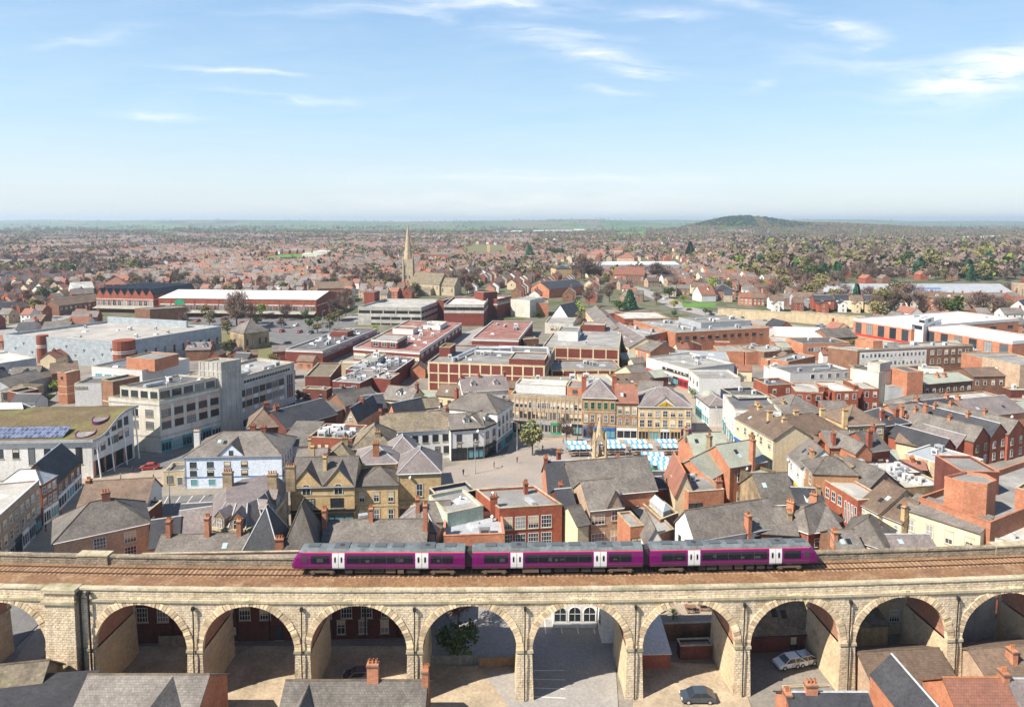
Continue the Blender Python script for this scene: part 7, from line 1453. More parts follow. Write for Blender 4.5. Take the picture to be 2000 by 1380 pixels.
for i,(k,x,y,h,wd,lab) in enumerate([('bare',650,900,15,1.1,'in front of the long white roofed hall end'),('bare',600,905,13,1,'left of the tallest tree at the white roofed hall end'),('bare',700,870,17,1,'tallest, at the right end of the long white roofed hall'),('bud',480,1000,6,1.5,'low and round beside the ramp road'),
    ('evergreen',480,930,5,1.4,'against the hall canopy beside the ramp road'),('bare',540,600,15,1,'left of the church among slate roofs'),('bare',640,590,15,1.1,'between warehouse roof and church'),('bare',780,640,17,1.1,'left of the church tower above the car park'),('bare',860,610,15,1.2,'second from the church tower on its left'),
    ('bare',980,640,15,1.2,'just left of the church tower'),('bare',1060,650,14,1.1,'touching the left side of the church tower'),('bare',1560,640,17,1.1,'right of the church chancel'),('bare',1630,650,18,1.2,'second right of the church chancel'),('bare',1700,650,15,1.2,'third right of the church chancel'),('bare',440,600,14,1.1,'above the right half of the white roof'),
    ('conifer',490,500,12,1.5,'below the green playing field'),('bud',1300,470,12,1,'in front of the round red brick building')]): tree(k,P(x,y,0),h,lab,wd)
reg('E')
for k,x,y,h,wd,lab in [('bare',1850,970,22,1.0,'large, in front of the long white roofed hall'),('bare',1960,930,12,1.1,'right of the large tree at the white roofed hall'),('bud',1780,1010,8,1.4,'behind the clad market hall corner'),('bud',1900,1050,6,1.6,'round and low behind the clad market hall'),('bright',1830,1030,4,1.8,'low behind the clad market hall'),('bud',1310,1195,9,1.1,'at the dark side wall of the clad market hall'),
    ('bud',1780,1140,6,1.8,'shrubby, beside the purple roofed lodge'),('willow',290,820,7,1.3,'at the left end of the brown brick hotel'),('willow',40,545,12,1.6,'at the left edge among terraces'),('bare',150,830,9,1.2,'left of the yellow green willow by the hotel'),('bud',1390,980,5,2,'on the roadside behind the clad market hall'),('bare',1150,520,16,1.3,'above the saw tooth hall'),('bare',1390,640,14,1.2,'at the left end of the white roofed hall'),
    ('conifer',1095,540,15,1.2,'above the saw tooth hall ridge'),('bare',330,470,16,1.5,'in the terraces at the far left'),('bare',60,470,16,1.3,'near the far left edge')]: tree(k,P(x,y,0),h,lab,wd)
reg('G')
for k,x,y,h,wd,lab in [('bright',520,900,12,1.1,'beside the steep white gabled house'),('bud',500,925,8,1.4,'below the bright tree at the steep white gabled house'),('bare',600,800,15,1,'above the curving cream terrace'),('bare',760,760,15,1,'left of the dark hedge by the junction'),('evergreen',840,830,8,1.7,'hedge like, above the red brick shop block'),('conifer',920,815,14,1.4,'beside the small gabled house by the junction'),
    ('bare',560,600,26,1.3,'left of the sandstone chapel'),('bare',640,600,24,1.3,'second left of the sandstone chapel'),('bare',910,700,12,1.2,'reddish, right of the old stone house'),('bare',1000,610,18,1.1,'in front of the sandstone chapel end'),('bare',1120,600,20,1.2,'right of the sandstone chapel'),('bare',1190,600,18,1.3,'second right of the sandstone chapel'),('evergreen',1230,730,10,1.6,'beside the junction left of the villas'),
    ('willow',1265,815,7,1.2,'yellow, at the junction'),('bright',1340,765,6,1.6,'hedge like, in front of the white villa'),('evergreen',1510,860,5,1,'small, on the verge by the stone wall'),('evergreen',1548,862,4,1,'smaller, second on the verge by the stone wall'),('evergreen',1265,875,5,1.2,'rounded, left of the brick store roofs'),('bare',1130,780,10,1,'beside the dual carriageway'),('bright',1960,660,9,1.5,'at the end of the villa row'),
    ('conifer',1390,420,28,1.1,'tall and dark right of the college'),('conifer',135,430,24,1.4,'dark, left of the college in the far town'),('evergreen',340,395,16,3,'broad and dark in the far town'),('bud',200,310,22,2,'broad olive crown in the far town')]: tree(k,P(x,y,0),h,lab,wd)
reg('H')
for k,x,y,h,wd,lab in [('bud',60,545,30,1.1,'large olive crown above the stone wall houses'),('bare',150,550,24,1,'dark, right of the large olive crown'),('conifer',370,455,24,1.6,'dark, above the big grey sided house'),('bare',350,560,26,1.3,'wide purple brown crown above the mill left end'),('evergreen',520,545,12,1.8,'rounded, left of the mill roof'),('bare',760,520,26,1.3,'wide crown above the mill'),('bare',850,510,30,1.2,'tallest wide crown above the mill'),
    ('evergreen',1085,505,26,1.1,'tall and dark in the middle of the wood belt'),('evergreen',1180,520,22,1.2,'olive dark, right of the tall dark one'),('bud',1260,555,30,1.2,'broad, in front of the wood belt'),('evergreen',1270,440,20,1.2,'behind the broad budding one'),('willow',1530,470,24,1.2,'left half of the big yellow crowns'),('willow',1660,470,26,1.3,'right half of the big yellow crowns'),('conifer',1565,570,20,1.7,'dark, in front of the yellow crowns'),('conifer',1660,575,18,2,'second dark one in front of the yellow crowns'),
    ('bare',1870,480,28,1.2,'at the right edge above the white house'),('bare',1960,500,30,1.1,'nearest the right edge above the brick church block'),('bare',1800,850,12,1.3,'brown, in front of the yellow rendered house'),('bud',1850,840,10,1.3,'beside the white gabled house at the right edge'),('bud',1460,840,5,2.4,'low scrub above the red retail block'),('bare',1190,830,9,1,'small, in front of the tall orange terrace'),('evergreen',1350,820,5,1.4,'shrub in front of the tall orange terrace')]: tree(k,P(x,y,0),h,lab,wd)
reg('1')
tree('bright',P(640,905,0) if False else (-20,300,0),6,'in the service road behind the old town',1) if False else None
# ================================================================ the suburbs
def inside(p,poly):
    c = False; n = len(poly)
    for i in range(n):
        a,b = poly[i],poly[i-1]
        if (a[1] > p[1]) != (b[1] > p[1]) and p[0] < (b[0]-a[0])*(p[1]-a[1])/(b[1]-a[1])+a[0]: c = not c
    return c
def rough(x,y):
    return math.sin(x*.011+1.3)*math.sin(y*.009+.4)+.6*math.sin(x*.027+y*.017)+.4*math.sin(x*.05-y*.043+2)
reg('1')
KEEP = [Ps((470,507),(560,496),(690,494),(640,503),(610,512),(500,512)),Ps((880,491),(925,477),(985,479),(1000,497),(930,501)),Ps((1185,459),(1215,452),(1265,452),(1258,462),(1200,463)),Ps((-30,660),(200,590),(640,600),(640,625),(340,605),(60,645),(-30,680)),
        Ps((190,600),(700,600),(700,700),(420,700),(190,660)),Ps((1400,600),(1700,615),(1700,660),(1400,640)),Ps((1220,560),(1290,560),(1420,610),(1420,640),(1300,620)),Ps((1060,530),(1340,528),(1345,512),(1100,510)),Ps((1640,585),(2000,585),(2000,548),(1640,556)),Ps((700,640),(1010,640),(1010,575),(840,575),(690,600))]
def free(x,y,r):
    for cx,cy,rr,poly in FOOT:
        d2 = (cx-x)**2+(cy-y)**2
        if d2 > (rr+r)**2: continue
        c = sum((Vector((p[0],p[1])) for p in poly),Vector((0,0)))/len(poly)
        for dx,dy in ((0,0),(r,0),(-r,0),(0,r),(0,-r)):
            if inside((x+dx*.9,y+dy*.9),poly): return False
    return not any(inside((x,y),k) for k in KEEP)
WALLS = [('red_brick','red brick',5),('brown_brick','brown brick',3),('orange_brick','orange brick',1.2),('cream_render','cream',2),('white_render','white',2),('tan_brick','tan brick',2)]
ROOFS = [('slate','grey slate',5),('brown_tile','brown tiled',4),('red_tile','red tiled',2.6),('dark_slate','dark slate',1),('purple_slate','purple slate',2)]
def pick(l):
    q = rnd.uniform(0,sum(a[-1] for a in l))
    for a in l:
        q -= a[-1]
        if q <= 0: return a
    return l[-1]
cand = []
CELL = 170
for gy in range(2,22):
    for gx in range(-24,25):
        r = random.Random(gx*1000+gy); cx,cy = gx*CELL,gy*CELL; ang = r.choice([0,5,12,80,95,90,20,-15,100,0])+r.uniform(-6,6)
        ca,sa = math.cos(R(ang)),math.sin(R(ang)); terr = r.random() < .55
        for row in range(-4,5):
            if not terr and r.random() < .1: continue
            v0 = row*21+(4 if row % 2 else 0); u = -95
            while u < 95:
                L = r.uniform(6.0,7.5) if terr else r.uniform(8,14); gap = (.0 if r.random() < .86 else 6) if terr else r.uniform(2.5,9)
                x,y = cx+(u+L/2)*ca-v0*sa,cy+(u+L/2)*sa+v0*ca; u += L+gap
                if abs(x-cx) > CELL/2 or abs(y-cy) > CELL/2: continue
                cand.append((y,x,ang,L,terr,r.random()))
cand.sort()
def in_view(x,y,m=30):
    px,py = proj((x,y,4)); return -m < px < 2000+m
PTOWN = lambda y: 430+81252/max(y,1)
def wooded(x,y):
    px,py = proj((x,y,0)); w = 0.0
    if px > 1470: w = .9 if 452 < py < 552 else (.25 if py < 620 else 0)
    elif px > 1050: w = .5 if 445 < py < 475 else .33 if py < 545 else .12
    else: w = .2 if py > 475 else .24
    if py < 450: w = .5
    return w+.22*rough(x,y)
LM = [(410,590,'saw tooth brick hall'),(470,575,'long white roofed hall'),(798,520,'church spire'),(860,560,'church nave'),(1222,520,'long pale stand'),(1190,495,'orange roofed college'),(1230,540,'sandstone chapel'),(1065,560,'black roofed barn'),(1365,575,'white gabled villa'),(1800,555,'grey metal mill'),
      (1500,600,'stone retaining wall'),(600,503,'green playing field'),(940,490,'rough field'),(225,565,'orange tiled house'),(170,565,'bright white gabled building'),(660,560,'orange brown warehouse'),(130,585,'brown brick hotel'),(1425,570,'villa with the yellow door'),(1440,432,'dark wooded hill'),(1590,465,'pylon on the hillside'),(1110,525,'square stone villa'),
      (1850,515,'tall cream house'),(1070,585,'cream fly tower'),(1090,605,'steep white gabled house'),(960,580,'brick stair tower'),(30,610,'edge flats')]
USED = {}
def where(px,py):
    d,lx,ly,nm = min((abs(a-px)+2.5*abs(b-py),a,b,c) for a,b,c in LM)
    dx,dy = px-lx,(py-ly)*2.5
    far = 'far ' if d > 150 else ''
    if abs(dx) > abs(dy): return '%s%s of the %s' % (far,'left' if dx < 0 else 'right',nm)
    return '%s the %s' % ('%sbeyond' % far if dy < 0 else 'in front of',nm)
# prototypes of small houses, walls with their window openings in the same mesh
HP = {}
def house_meshes(L,wl_,rf,chim):
    k = (round(L),wl_,rf,chim)
    if k in HP: return HP[k]
    L = round(L); D,h,rise = 8.0,5.4,3.1; a,d = L/2,D/2; mb = MB()
    mb.prism([(-a,-d),(a,-d),(a,d),(-a,d)],-.3,h,0); mb.poly([(a,-d,h),(a,d,h),(a,0,h+rise)]); mb.poly([(-a,d,h),(-a,-d,h),(-a,0,h+rise)])
    n = 2 if L < 9 else 3
    for s in (-1,1):
        for k2 in range(n):
            x = -a+L*(k2+.5)/n
            for z in (.9,3.4):
                q = [(x-.6,s*(d+.02),z),(x+.6,s*(d+.02),z),(x+.6,s*(d+.02),z+1.3),(x-.6,s*(d+.02),z+1.3)]; mb.poly(q if s < 0 else q[::-1],2)
                q = [(x-.5,s*(d+.03),z+.1),(x+.5,s*(d+.03),z+.1),(x+.5,s*(d+.03),z+1.2),(x-.5,s*(d+.03),z+1.2)]; mb.poly(q if s < 0 else q[::-1],1)
        q = [(s*(a+.02),-.5,3.4),(s*(a+.02),.5,3.4),(s*(a+.02),.5,4.6),(s*(a+.02),-.5,4.6)]; mb.poly(q if s > 0 else q[::-1],1)
    wm_ = mb.mesh('wall',[wl_,'glass','white_paint']); mb = MB(); o = .35; k3 = o*rise/d
    mb.slab([(-a-.1,-d-o,h-k3+.16),(a+.1,-d-o,h-k3+.16),(a+.1,0,h+rise+.16),(-a-.1,0,h+rise+.16)],.15); mb.slab([(a+.1,d+o,h-k3+.16),(-a-.1,d+o,h-k3+.16),(-a-.1,0,h+rise+.16),(a+.1,0,h+rise+.16)],.15)
    rm_ = mb.mesh('roof',[rf]); mb = MB(); mb.box(a-1.1,-.5,h+rise-1,a-.2,.5,h+rise+1.3,0); mb.box(a-1.0,-.35,h+rise+1.3,a-.3,.35,h+rise+1.7,1); cm_ = mb.mesh('chimney',['red_brick','terracotta'])
    HP[k] = (wm_,rm_,cm_); return HP[k]
FARM = ['red_brick','brown_brick','orange_brick','cream_render','white_render','tan_brick','slate','brown_tile','red_tile','dark_slate','purple_slate','glass']
far = MB(); n_ind = 0; NIND = 265; far_trees = []; n_far = 0
for (y,x,ang,L,terr,q) in cand:
    if y < 300 or not in_view(x,y): continue
    px,py = proj((x,y,0))
    if not free(x,y,6): continue
    if y < 345: continue
    if 690 < px < 1500 and py > 590: continue
    if q < wooded(x,y):
        far_trees.append((x+rnd.uniform(-4,4),y+rnd.uniform(-4,4))); continue
    if y > 2900 or (y > 1700 and q > .72): continue
    wl_ = pick(WALLS); rf = pick(ROOFS); random.seed(int(x)*7+int(y))
    if n_ind < NIND:
        n_ind += 1; size = 'terraced' if terr else ('small' if L < 10 else 'wide'); side = 'end on' if 45 < (ang % 180) < 135 else 'side on'
        fl = where(px,py); ch_ = rnd.random() < .7
        lab = '%s %s house, %s roof, %s%s' % (size,wl_[1],rf[1],'chimney, ' if ch_ else '',fl)
        if len(lab.split()) > 10: lab = lab.replace('chimney, ','')
        t = thing('terraced_house' if terr else 'detached_house',lab,'house',(x,y,0),None)
        USED.setdefault(lab,[]).append((t,side,px,py)); ms = house_meshes(L,wl_[0],rf[0],1); rot = Matrix.Rotation(R(ang),4,'Z')
        for m_,nm in zip(ms,('wall','roof','chimney')):
            if nm == 'chimney' and not ch_: continue
            o = bpy.data.objects.new(nm,m_); col.objects.link(o); o.parent = t; o.matrix_local = rot
        FOOT.append((x,y,5,[(x-4,y-4),(x+4,y-4),(x+4,y+4),(x-4,y+4)]))
    else:
        n_far += 1; z = height(x,y); ca,sa = math.cos(R(ang)),math.sin(R(ang)); a,d,h,rise = L/2,4.0,5.4,3.1
        W = lambda u,v,zz: (x+u*ca-v*sa,y+u*sa+v*ca,z+zz); wi = FARM.index(wl_[0]); ri = FARM.index(rf[0]); c4 = [(-a,-d),(a,-d),(a,d),(-a,d)]
        for i in range(4): u,v = c4[i],c4[(i+1) % 4]; far.poly([W(*u,-1),W(*v,-1),W(*v,h),W(*u,h)],wi)
        far.poly([W(a,-d,h),W(a,d,h),W(a,0,h+rise)],wi); far.poly([W(-a,d,h),W(-a,-d,h),W(-a,0,h+rise)],wi)
        e = .35; far.poly([W(-a-.1,-d-e,h-.2),W(a+.1,-d-e,h-.2),W(a+.1,0,h+rise+.1),W(-a-.1,0,h+rise+.1)],ri); far.poly([W(a+.1,d+e,h-.2),W(-a-.1,d+e,h-.2),W(-a-.1,0,h+rise+.1),W(a+.1,0,h+rise+.1)],ri)
        if y < 1500:
            for u in (-a*.5,a*.5): far.poly([W(u-.6,-d-.03,3.2),W(u+.6,-d-.03,3.2),W(u+.6,-d-.03,4.5),W(u-.6,-d-.03,4.5)],11)
            if q > .35: far.poly([W(a-.9,-.4,h+rise-.5),W(a-.2,-.4,h+rise-.5),W(a-.2,-.4,h+rise+1.5),W(a-.9,-.4,h+rise+1.5)],0); far.poly([W(a-.9,.4,h+rise-.5),W(a-.9,-.4,h+rise-.5),W(a-.9,-.4,h+rise+1.5),W(a-.9,.4,h+rise+1.5)],0); far.poly([W(a-.9,-.4,h+rise+1.5),W(a-.2,-.4,h+rise+1.5),W(a-.2,.4,h+rise+1.5),W(a-.9,.4,h+rise+1.5)],0)
o = far.build('distant_suburb',FARM); o['kind'] = 'stuff'; o['label'] = 'far suburbs of red brick houses fading towards the hills'
for lab,l_ in USED.items():  # tell look-alikes apart by their turn, else by their group
    if len(l_) < 2: continue
    for t,side,px,py in l_: t['label'] = lab+', '+side if len((lab+' '+side).split()) <= 12 else lab
bylab = {}
for l_ in USED.values():
    for t,*_ in l_: bylab.setdefault(t['label'],[]).append(t)
for lab,ts in bylab.items():
    ts[0]['group'] = 'suburban houses '+lab.split(', ')[-1] if len(ts) == 1 else lab.replace(' house,',' houses,')
    for t in ts[1:]: t['group'] = ts[0]['group']
for t in [t for l_ in USED.values() for t,*_ in l_]:
    if 'group' not in t: t['group'] = 'suburban houses'
# trees between the houses: the nearest as things, the rest one mass
far_trees.sort(key=lambda p: p[1]); TU = {}; NT = 190
near_t = [p for p in far_trees if p[1] < 1500][:NT]; rest = far_trees[len(near_t):]
for (x,y) in near_t:
    px,py = proj((x,y,0)); k = rnd.choices(['bare','bud','conifer','evergreen','bright'],[60,22,7,7,3])[0]
    if px > 1470: k = rnd.choices(['bare','bud','conifer','evergreen'],[55,25,8,12])[0]
    h = rnd.uniform(8,14)*(1.45 if px > 1450 else 1); hh = 'tall' if h > 13 else 'low' if h < 9.5 else 'middling'
    tt = tree(k,(x,y),h,'',rnd.uniform(.9,1.4)); lab = '%s %s %s' % (hh,TNAME[k][1],where(px,py)); tt['label'] = lab; TU.setdefault(lab,[]).append(tt)
for lab,ts in TU.items():
    for t in ts: t['group'] = lab.replace(' tree',' trees') if len(ts) > 1 else 'trees among the suburbs'
def turns(d):
    d = {(k.replace('side on','').replace('end on','').rstrip(', ') if len(k.split()) > 15 else k): v for k,v in d.items()}
    W_ = ['leftmost','second','third','fourth','fifth','sixth','seventh','eighth','ninth','tenth']
    for lab,ts in d.items():
        ts.sort(key=lambda t: proj(t.location)[0]); n = len(ts)
        if n > 1:
            for i,t in enumerate(ts): t['label'] = '%s %s' % ('left' if n == 2 and i == 0 else 'right' if n == 2 else 'rightmost' if i == n-1 else W_[min(i,9)],lab)
turns(TU); turns(bylab)
# the rest of the trees and the woods on the hills
pts = [(x,y,rnd.uniform(8,14),rnd.choices([0,1,2,3],[60,25,8,7])[0]) for x,y in rest]
rw = random.Random(5)
for k in range(5200):
    y = 700*math.exp(rw.random()*1.9); x = rw.uniform(-.78,.78)*y; px,py = proj((x,y,height(x,y)))
    if not free(x,y,4): continue
    dn = .17 if px < 1100 else .28
    if px > 1470 and 440 < py < 560: dn = .9
    if px > 1200 and py < 475: dn = max(dn,.55)
    if rw.random() > dn+.2*rough(x,y): continue
    pts.append((x,y,rw.uniform(9,16)*(1.6 if px > 1430 and y < 1800 else 1),rw.choices([0,1,2,3],[58,26,8,8])[0]))
for k in range(2600):  # the dark plantation and the scrub wood on the hill right of centre
    x,y = rw.gauss(1090,150),rw.uniform(2700,3350); z = height(x,y)
    fd = abs((x-1080)-(y-2900)*.25) < 26
    if 30 < z and not fd: pts.append((x,y,rw.uniform(11,15),2))
for k in range(2600):
    x,y = rw.uniform(1150,2300),rw.uniform(2500,3700)
    if height(x,y) > 14 and ((x-1090)/300)**2+((y-3100)/700)**2 > 1: pts.append((x,y,rw.uniform(8,14),rw.choices([0,1,2],[60,34,6])[0]))
for k in range(6500):  # hedges and copses of the far fields
    y = 3000*math.exp(rw.random()*1.35); x = rw.uniform(-.78,.78)*y
    if math.sin(x*.006+math.sin(y*.002)*2)*math.sin(y*.0035+x*.001) > .25-.1*rough(x,y): pts.append((x,y,rw.uniform(12,22),rw.choices([0,1,2,3],[40,35,15,10])[0]))
NQ = 26; rg = np.random.default_rng(3); n = len(pts)
P_ = np.array([(x,y,height(x,y),h) for x,y,h,k in pts]); K_ = np.array([k for *_,k in pts])
d = rg.normal(size=(n,NQ,3)); d /= np.linalg.norm(d,axis=2,keepdims=True); rad = rg.uniform(.35,1,(n,NQ,1))**.5
wid = np.where(K_ == 2,.22,.42)[:,None,None]; H = P_[:,3][:,None,None]
cen = np.concatenate([d[...,:2]*rad*wid*H,(.56+d[...,2:]*rad*.42)*H],axis=2)
cone = np.clip(1.25-cen[...,2:]/H,.1,1); cen[...,:2] *= np.where((K_ == 2)[:,None,None],cone,1)
cen += P_[:,None,:3]
u = rg.normal(size=(n,NQ,3)); u /= np.linalg.norm(u,axis=2,keepdims=True); v = np.cross(u,rg.normal(size=(n,NQ,3))); v /= np.linalg.norm(v,axis=2,keepdims=True)
s = (rg.uniform(.07,.16,(n,NQ,1))*H); vs_ = np.stack([cen-u*s-v*s*.7,cen+u*s-v*s*.7,cen+u*s*.8+v*s*.7,cen-u*s*.8+v*s*.7],axis=2).reshape(-1,3)
nf = n*NQ; me = bpy.data.meshes.new('distant_woods'); me.vertices.add(nf*4); me.vertices.foreach_set('co',vs_.astype(np.float32).ravel()); me.loops.add(nf*4); me.loops.foreach_set('vertex_index',np.arange(nf*4,dtype=np.int32)); me.polygons.add(nf); me.polygons.foreach_set('loop_start',np.arange(0,nf*4,4,dtype=np.int32))
me.polygons.foreach_set('material_index',np.repeat(K_,NQ).astype(np.int32)); at = me.attributes.new('rnd','FLOAT','FACE'); tr_ = rg.random(n)
at.data.foreach_set('value',(np.repeat(tr_,NQ)*.6+rg.random(nf)*.4).astype(np.float32))
for k in ('far_twigs','buds','plantation','bright_leaf'): me.materials.append(MATS[k])
me.update(calc_edges=True); me.validate(); o = bpy.data.objects.new('distant_woods',me); col.objects.link(o); o['kind'] = 'stuff'; o['label'] = 'far trees, hedges and woods between the suburbs and on the hills'
print('houses',n_ind,n_far,'trees',len(near_t),n)
# small outbuildings and shrubs that fill the yards of the old town
LM2 = [(880,840,'white inns'),(450,900,'blue and white pub'),(380,780,'concrete store'),(130,850,'green roofed civic building'),(700,690,'dark roofed precinct'),(820,660,'dusty red precinct roofs'),(950,730,'red panelled store'),(1300,820,'georgian hall'),(1330,740,'long white terrace'),(1400,660,'very large brick store'),(1640,780,'red brick flats'),(1930,850,'big gabled houses'),(1880,960,'rooftop deck'),(1630,960,'long red brick building'),(1570,860,'rounded corner building'),(740,960,'yellow stone bank'),(1060,990,'grid windowed building'),(1420,920,'green slate roofs'),(1420,1030,'lichen spotted roof'),(200,680,'clad market hall'),(1750,690,'sixties office'),(640,830,'long dark roof'),(230,1010,'wide hipped roof')]
LM,LM_ = LM2,LM; SU = {}; rs = random.Random(21); n_s = 0
nogo = lambda x,y,r: any(inside((x+i*r,y+j*r),k) for k in NOGO for i,j in ((0,0),(1,0),(-1,0),(0,1),(0,-1)))
for k in range(5200):
    y = rs.uniform(97,330); x = rs.uniform(-.8,.8)*y; L,D = rs.uniform(4,9),rs.uniform(3.5,6.5)
    r = max(L,D)*.56
    if not free(x,y,r) or nogo(x,y,r) or n_s > 110: continue
    px,py = proj((x,y,2))
    if not -20 < px < 2020: continue
    rf,rn,kind = rs.choice([('slate','grey slate','gx'),('brown_tile','brown tiled','gx'),('felt','grey flat','flat'),('dark_felt','dark flat','flat'),('pale_felt','pale flat','flat'),('dark_slate','dark slate','gx'),('red_tile','red tiled','gx'),('green_metal','green','lean')])
    wl_,wn_ = rs.choice([('red_brick','red brick'),('brown_brick','brown brick'),('orange_brick','orange brick'),('cream_render','cream'),('white_render','white'),('dark_brick','dark brick')])
    lab = '%s outbuilding with %s roof %s' % (wn_,rn,where(px,py)); h_ = rs.uniform(2.8,5.2); a = R(rs.choice([0,8,-12,90,20])); e = Vector((math.cos(a),math.sin(a))); c0 = Vector((x,y))-e*L/2-Vector((-e.y,e.x))*D/2
    t = WB('outbuilding',lab,'outbuilding',c0.x,c0.y,math.degrees(a),L,D,h_,wall=wl_,roof=kind,rm=rf,par=.3,plant=rs.choice([0,1,2]),win=[(rs.choice([1,2]),1,.9,1.1,rs.choice(['dark','sash']))],ch=[(.5,.5,.8)] if kind == 'gx' and rs.random() < .4 else ()); n_s += 1; SU.setdefault(lab,[]).append(t)
TU2 = {}
for k in range(1600):
    y = rs.uniform(105,430); x = rs.uniform(-.8,.8)*y; px,py = proj((x,y,1))
    if len(TU2) > 46 or not free(x,y,2.2) or nogo(x,y,2) or not 0 < px < 2000: continue
    kd = rs.choice(['bud','bare','evergreen','bright','bare']); lab = '%s %s' % (TNAME[kd][1].replace('tree','small tree') if 'tree' in TNAME[kd][1] else 'small '+TNAME[kd][1],where(px,py)); tt = tree(kd,(x,y),rs.uniform(3,6.5),'',rs.uniform(1,1.6)); tt['label'] = lab; tt['group'] = 'small town trees'; TU2.setdefault(lab,[]).append(tt); FOOT.append((x,y,2,[(x-1,y-1),(x+1,y-1),(x+1,y+1),(x-1,y+1)]))
turns(SU); turns(TU2); LM = LM_
# big pale sheds and a school far out
def far_shed(x0,x1,y,h,D,label,wall='white_metal',rm='white_metal'):
    reg('1'); a = P(x0,y,0); b = P(x1,y,0); f = Frm(); f.A = Vector((a.x,a.y)); f.ex = Vector((1,0)); f.ey = Vector((0,1)); f.L,f.D = b.x-a.x,D
    bldg('warehouse',label,'warehouse',0,0,0,0,h,b=height(a.x,a.y),fr=f,wall=wall,roof='gx',rm=rm,rise=h*.3)
far_shed(1000,1020,455,10,60,'small white shed at the left of the far white sheds'); far_shed(1042,1062,453.5,10,60,'middle one of the far white sheds'); far_shed(1066,1118,453,10,80,'longest of the far white sheds'); far_shed(1122,1142,452,13,60,'domed white shed right of the far white sheds')
far_shed(1890,1935,470,9,50,'white warehouse far off near the right edge'); far_shed(1925,1962,467,8,50,'second white warehouse behind the one near the right edge')
far_shed(590,616,504,6,20,'low white school building on the playing field','white_render','pale_felt'); far_shed(617,642,505,10,22,'taller white school hall beside the playing field','white_render','pale_felt'); far_shed(960,1000,456,9,60,'pale industrial sheds at the foot of the far hills')
reg('1')
B('brick_building','round cornered red brick building with grey roof right of the church spire','building',828,497,882,498,11,30,wall='red_brick',roof='hip',rm='slate',rise=3,win=[(6,2,2,2),(6,6,2,2)])
B('tower','slim pale stone tower standing in the rough field','tower',951,478,957,478,20,6,wall='buff_stone',rm='felt')
def pylon(px,py,h,lab):
    p = P(px,py,0); z = height(p.x,p.y); t = thing('pylon',lab,'pylon',(p.x,p.y,z)); mb = MB()
    for i,j in ((-1,-1),(1,-1),(1,1),(-1,1)): mb.tube((p.x+i*3,p.y+j*3,z),(p.x+i*.4,p.y+j*.4,z+h),.35,.2,n=4)
    for k in range(5): zz = z+h*k/5; w_ = 3*(1-k/5)+.4; w2 = 3*(1-(k+1)/5)+.4; mb.tube((p.x-w_,p.y-w_,zz),(p.x+w2,p.y-w2,zz+h/5),.18,n=4); mb.tube((p.x+w_,p.y-w_,zz),(p.x-w2,p.y-w2,zz+h/5),.18,n=4)
    mb.build('lattice','galvanised',t)
    for q in (.7,.85): mb = MB(); mb.tube((p.x-6,p.y,z+h*q),(p.x+6,p.y,z+h*q),.25,n=4); mb.build('cross_arm','galvanised',t)
pylon(1680,466,34,'grey lattice pylon on the hillside right of centre'); pylon(1500,462,30,'grey lattice mast in front of the dark wooded hill')
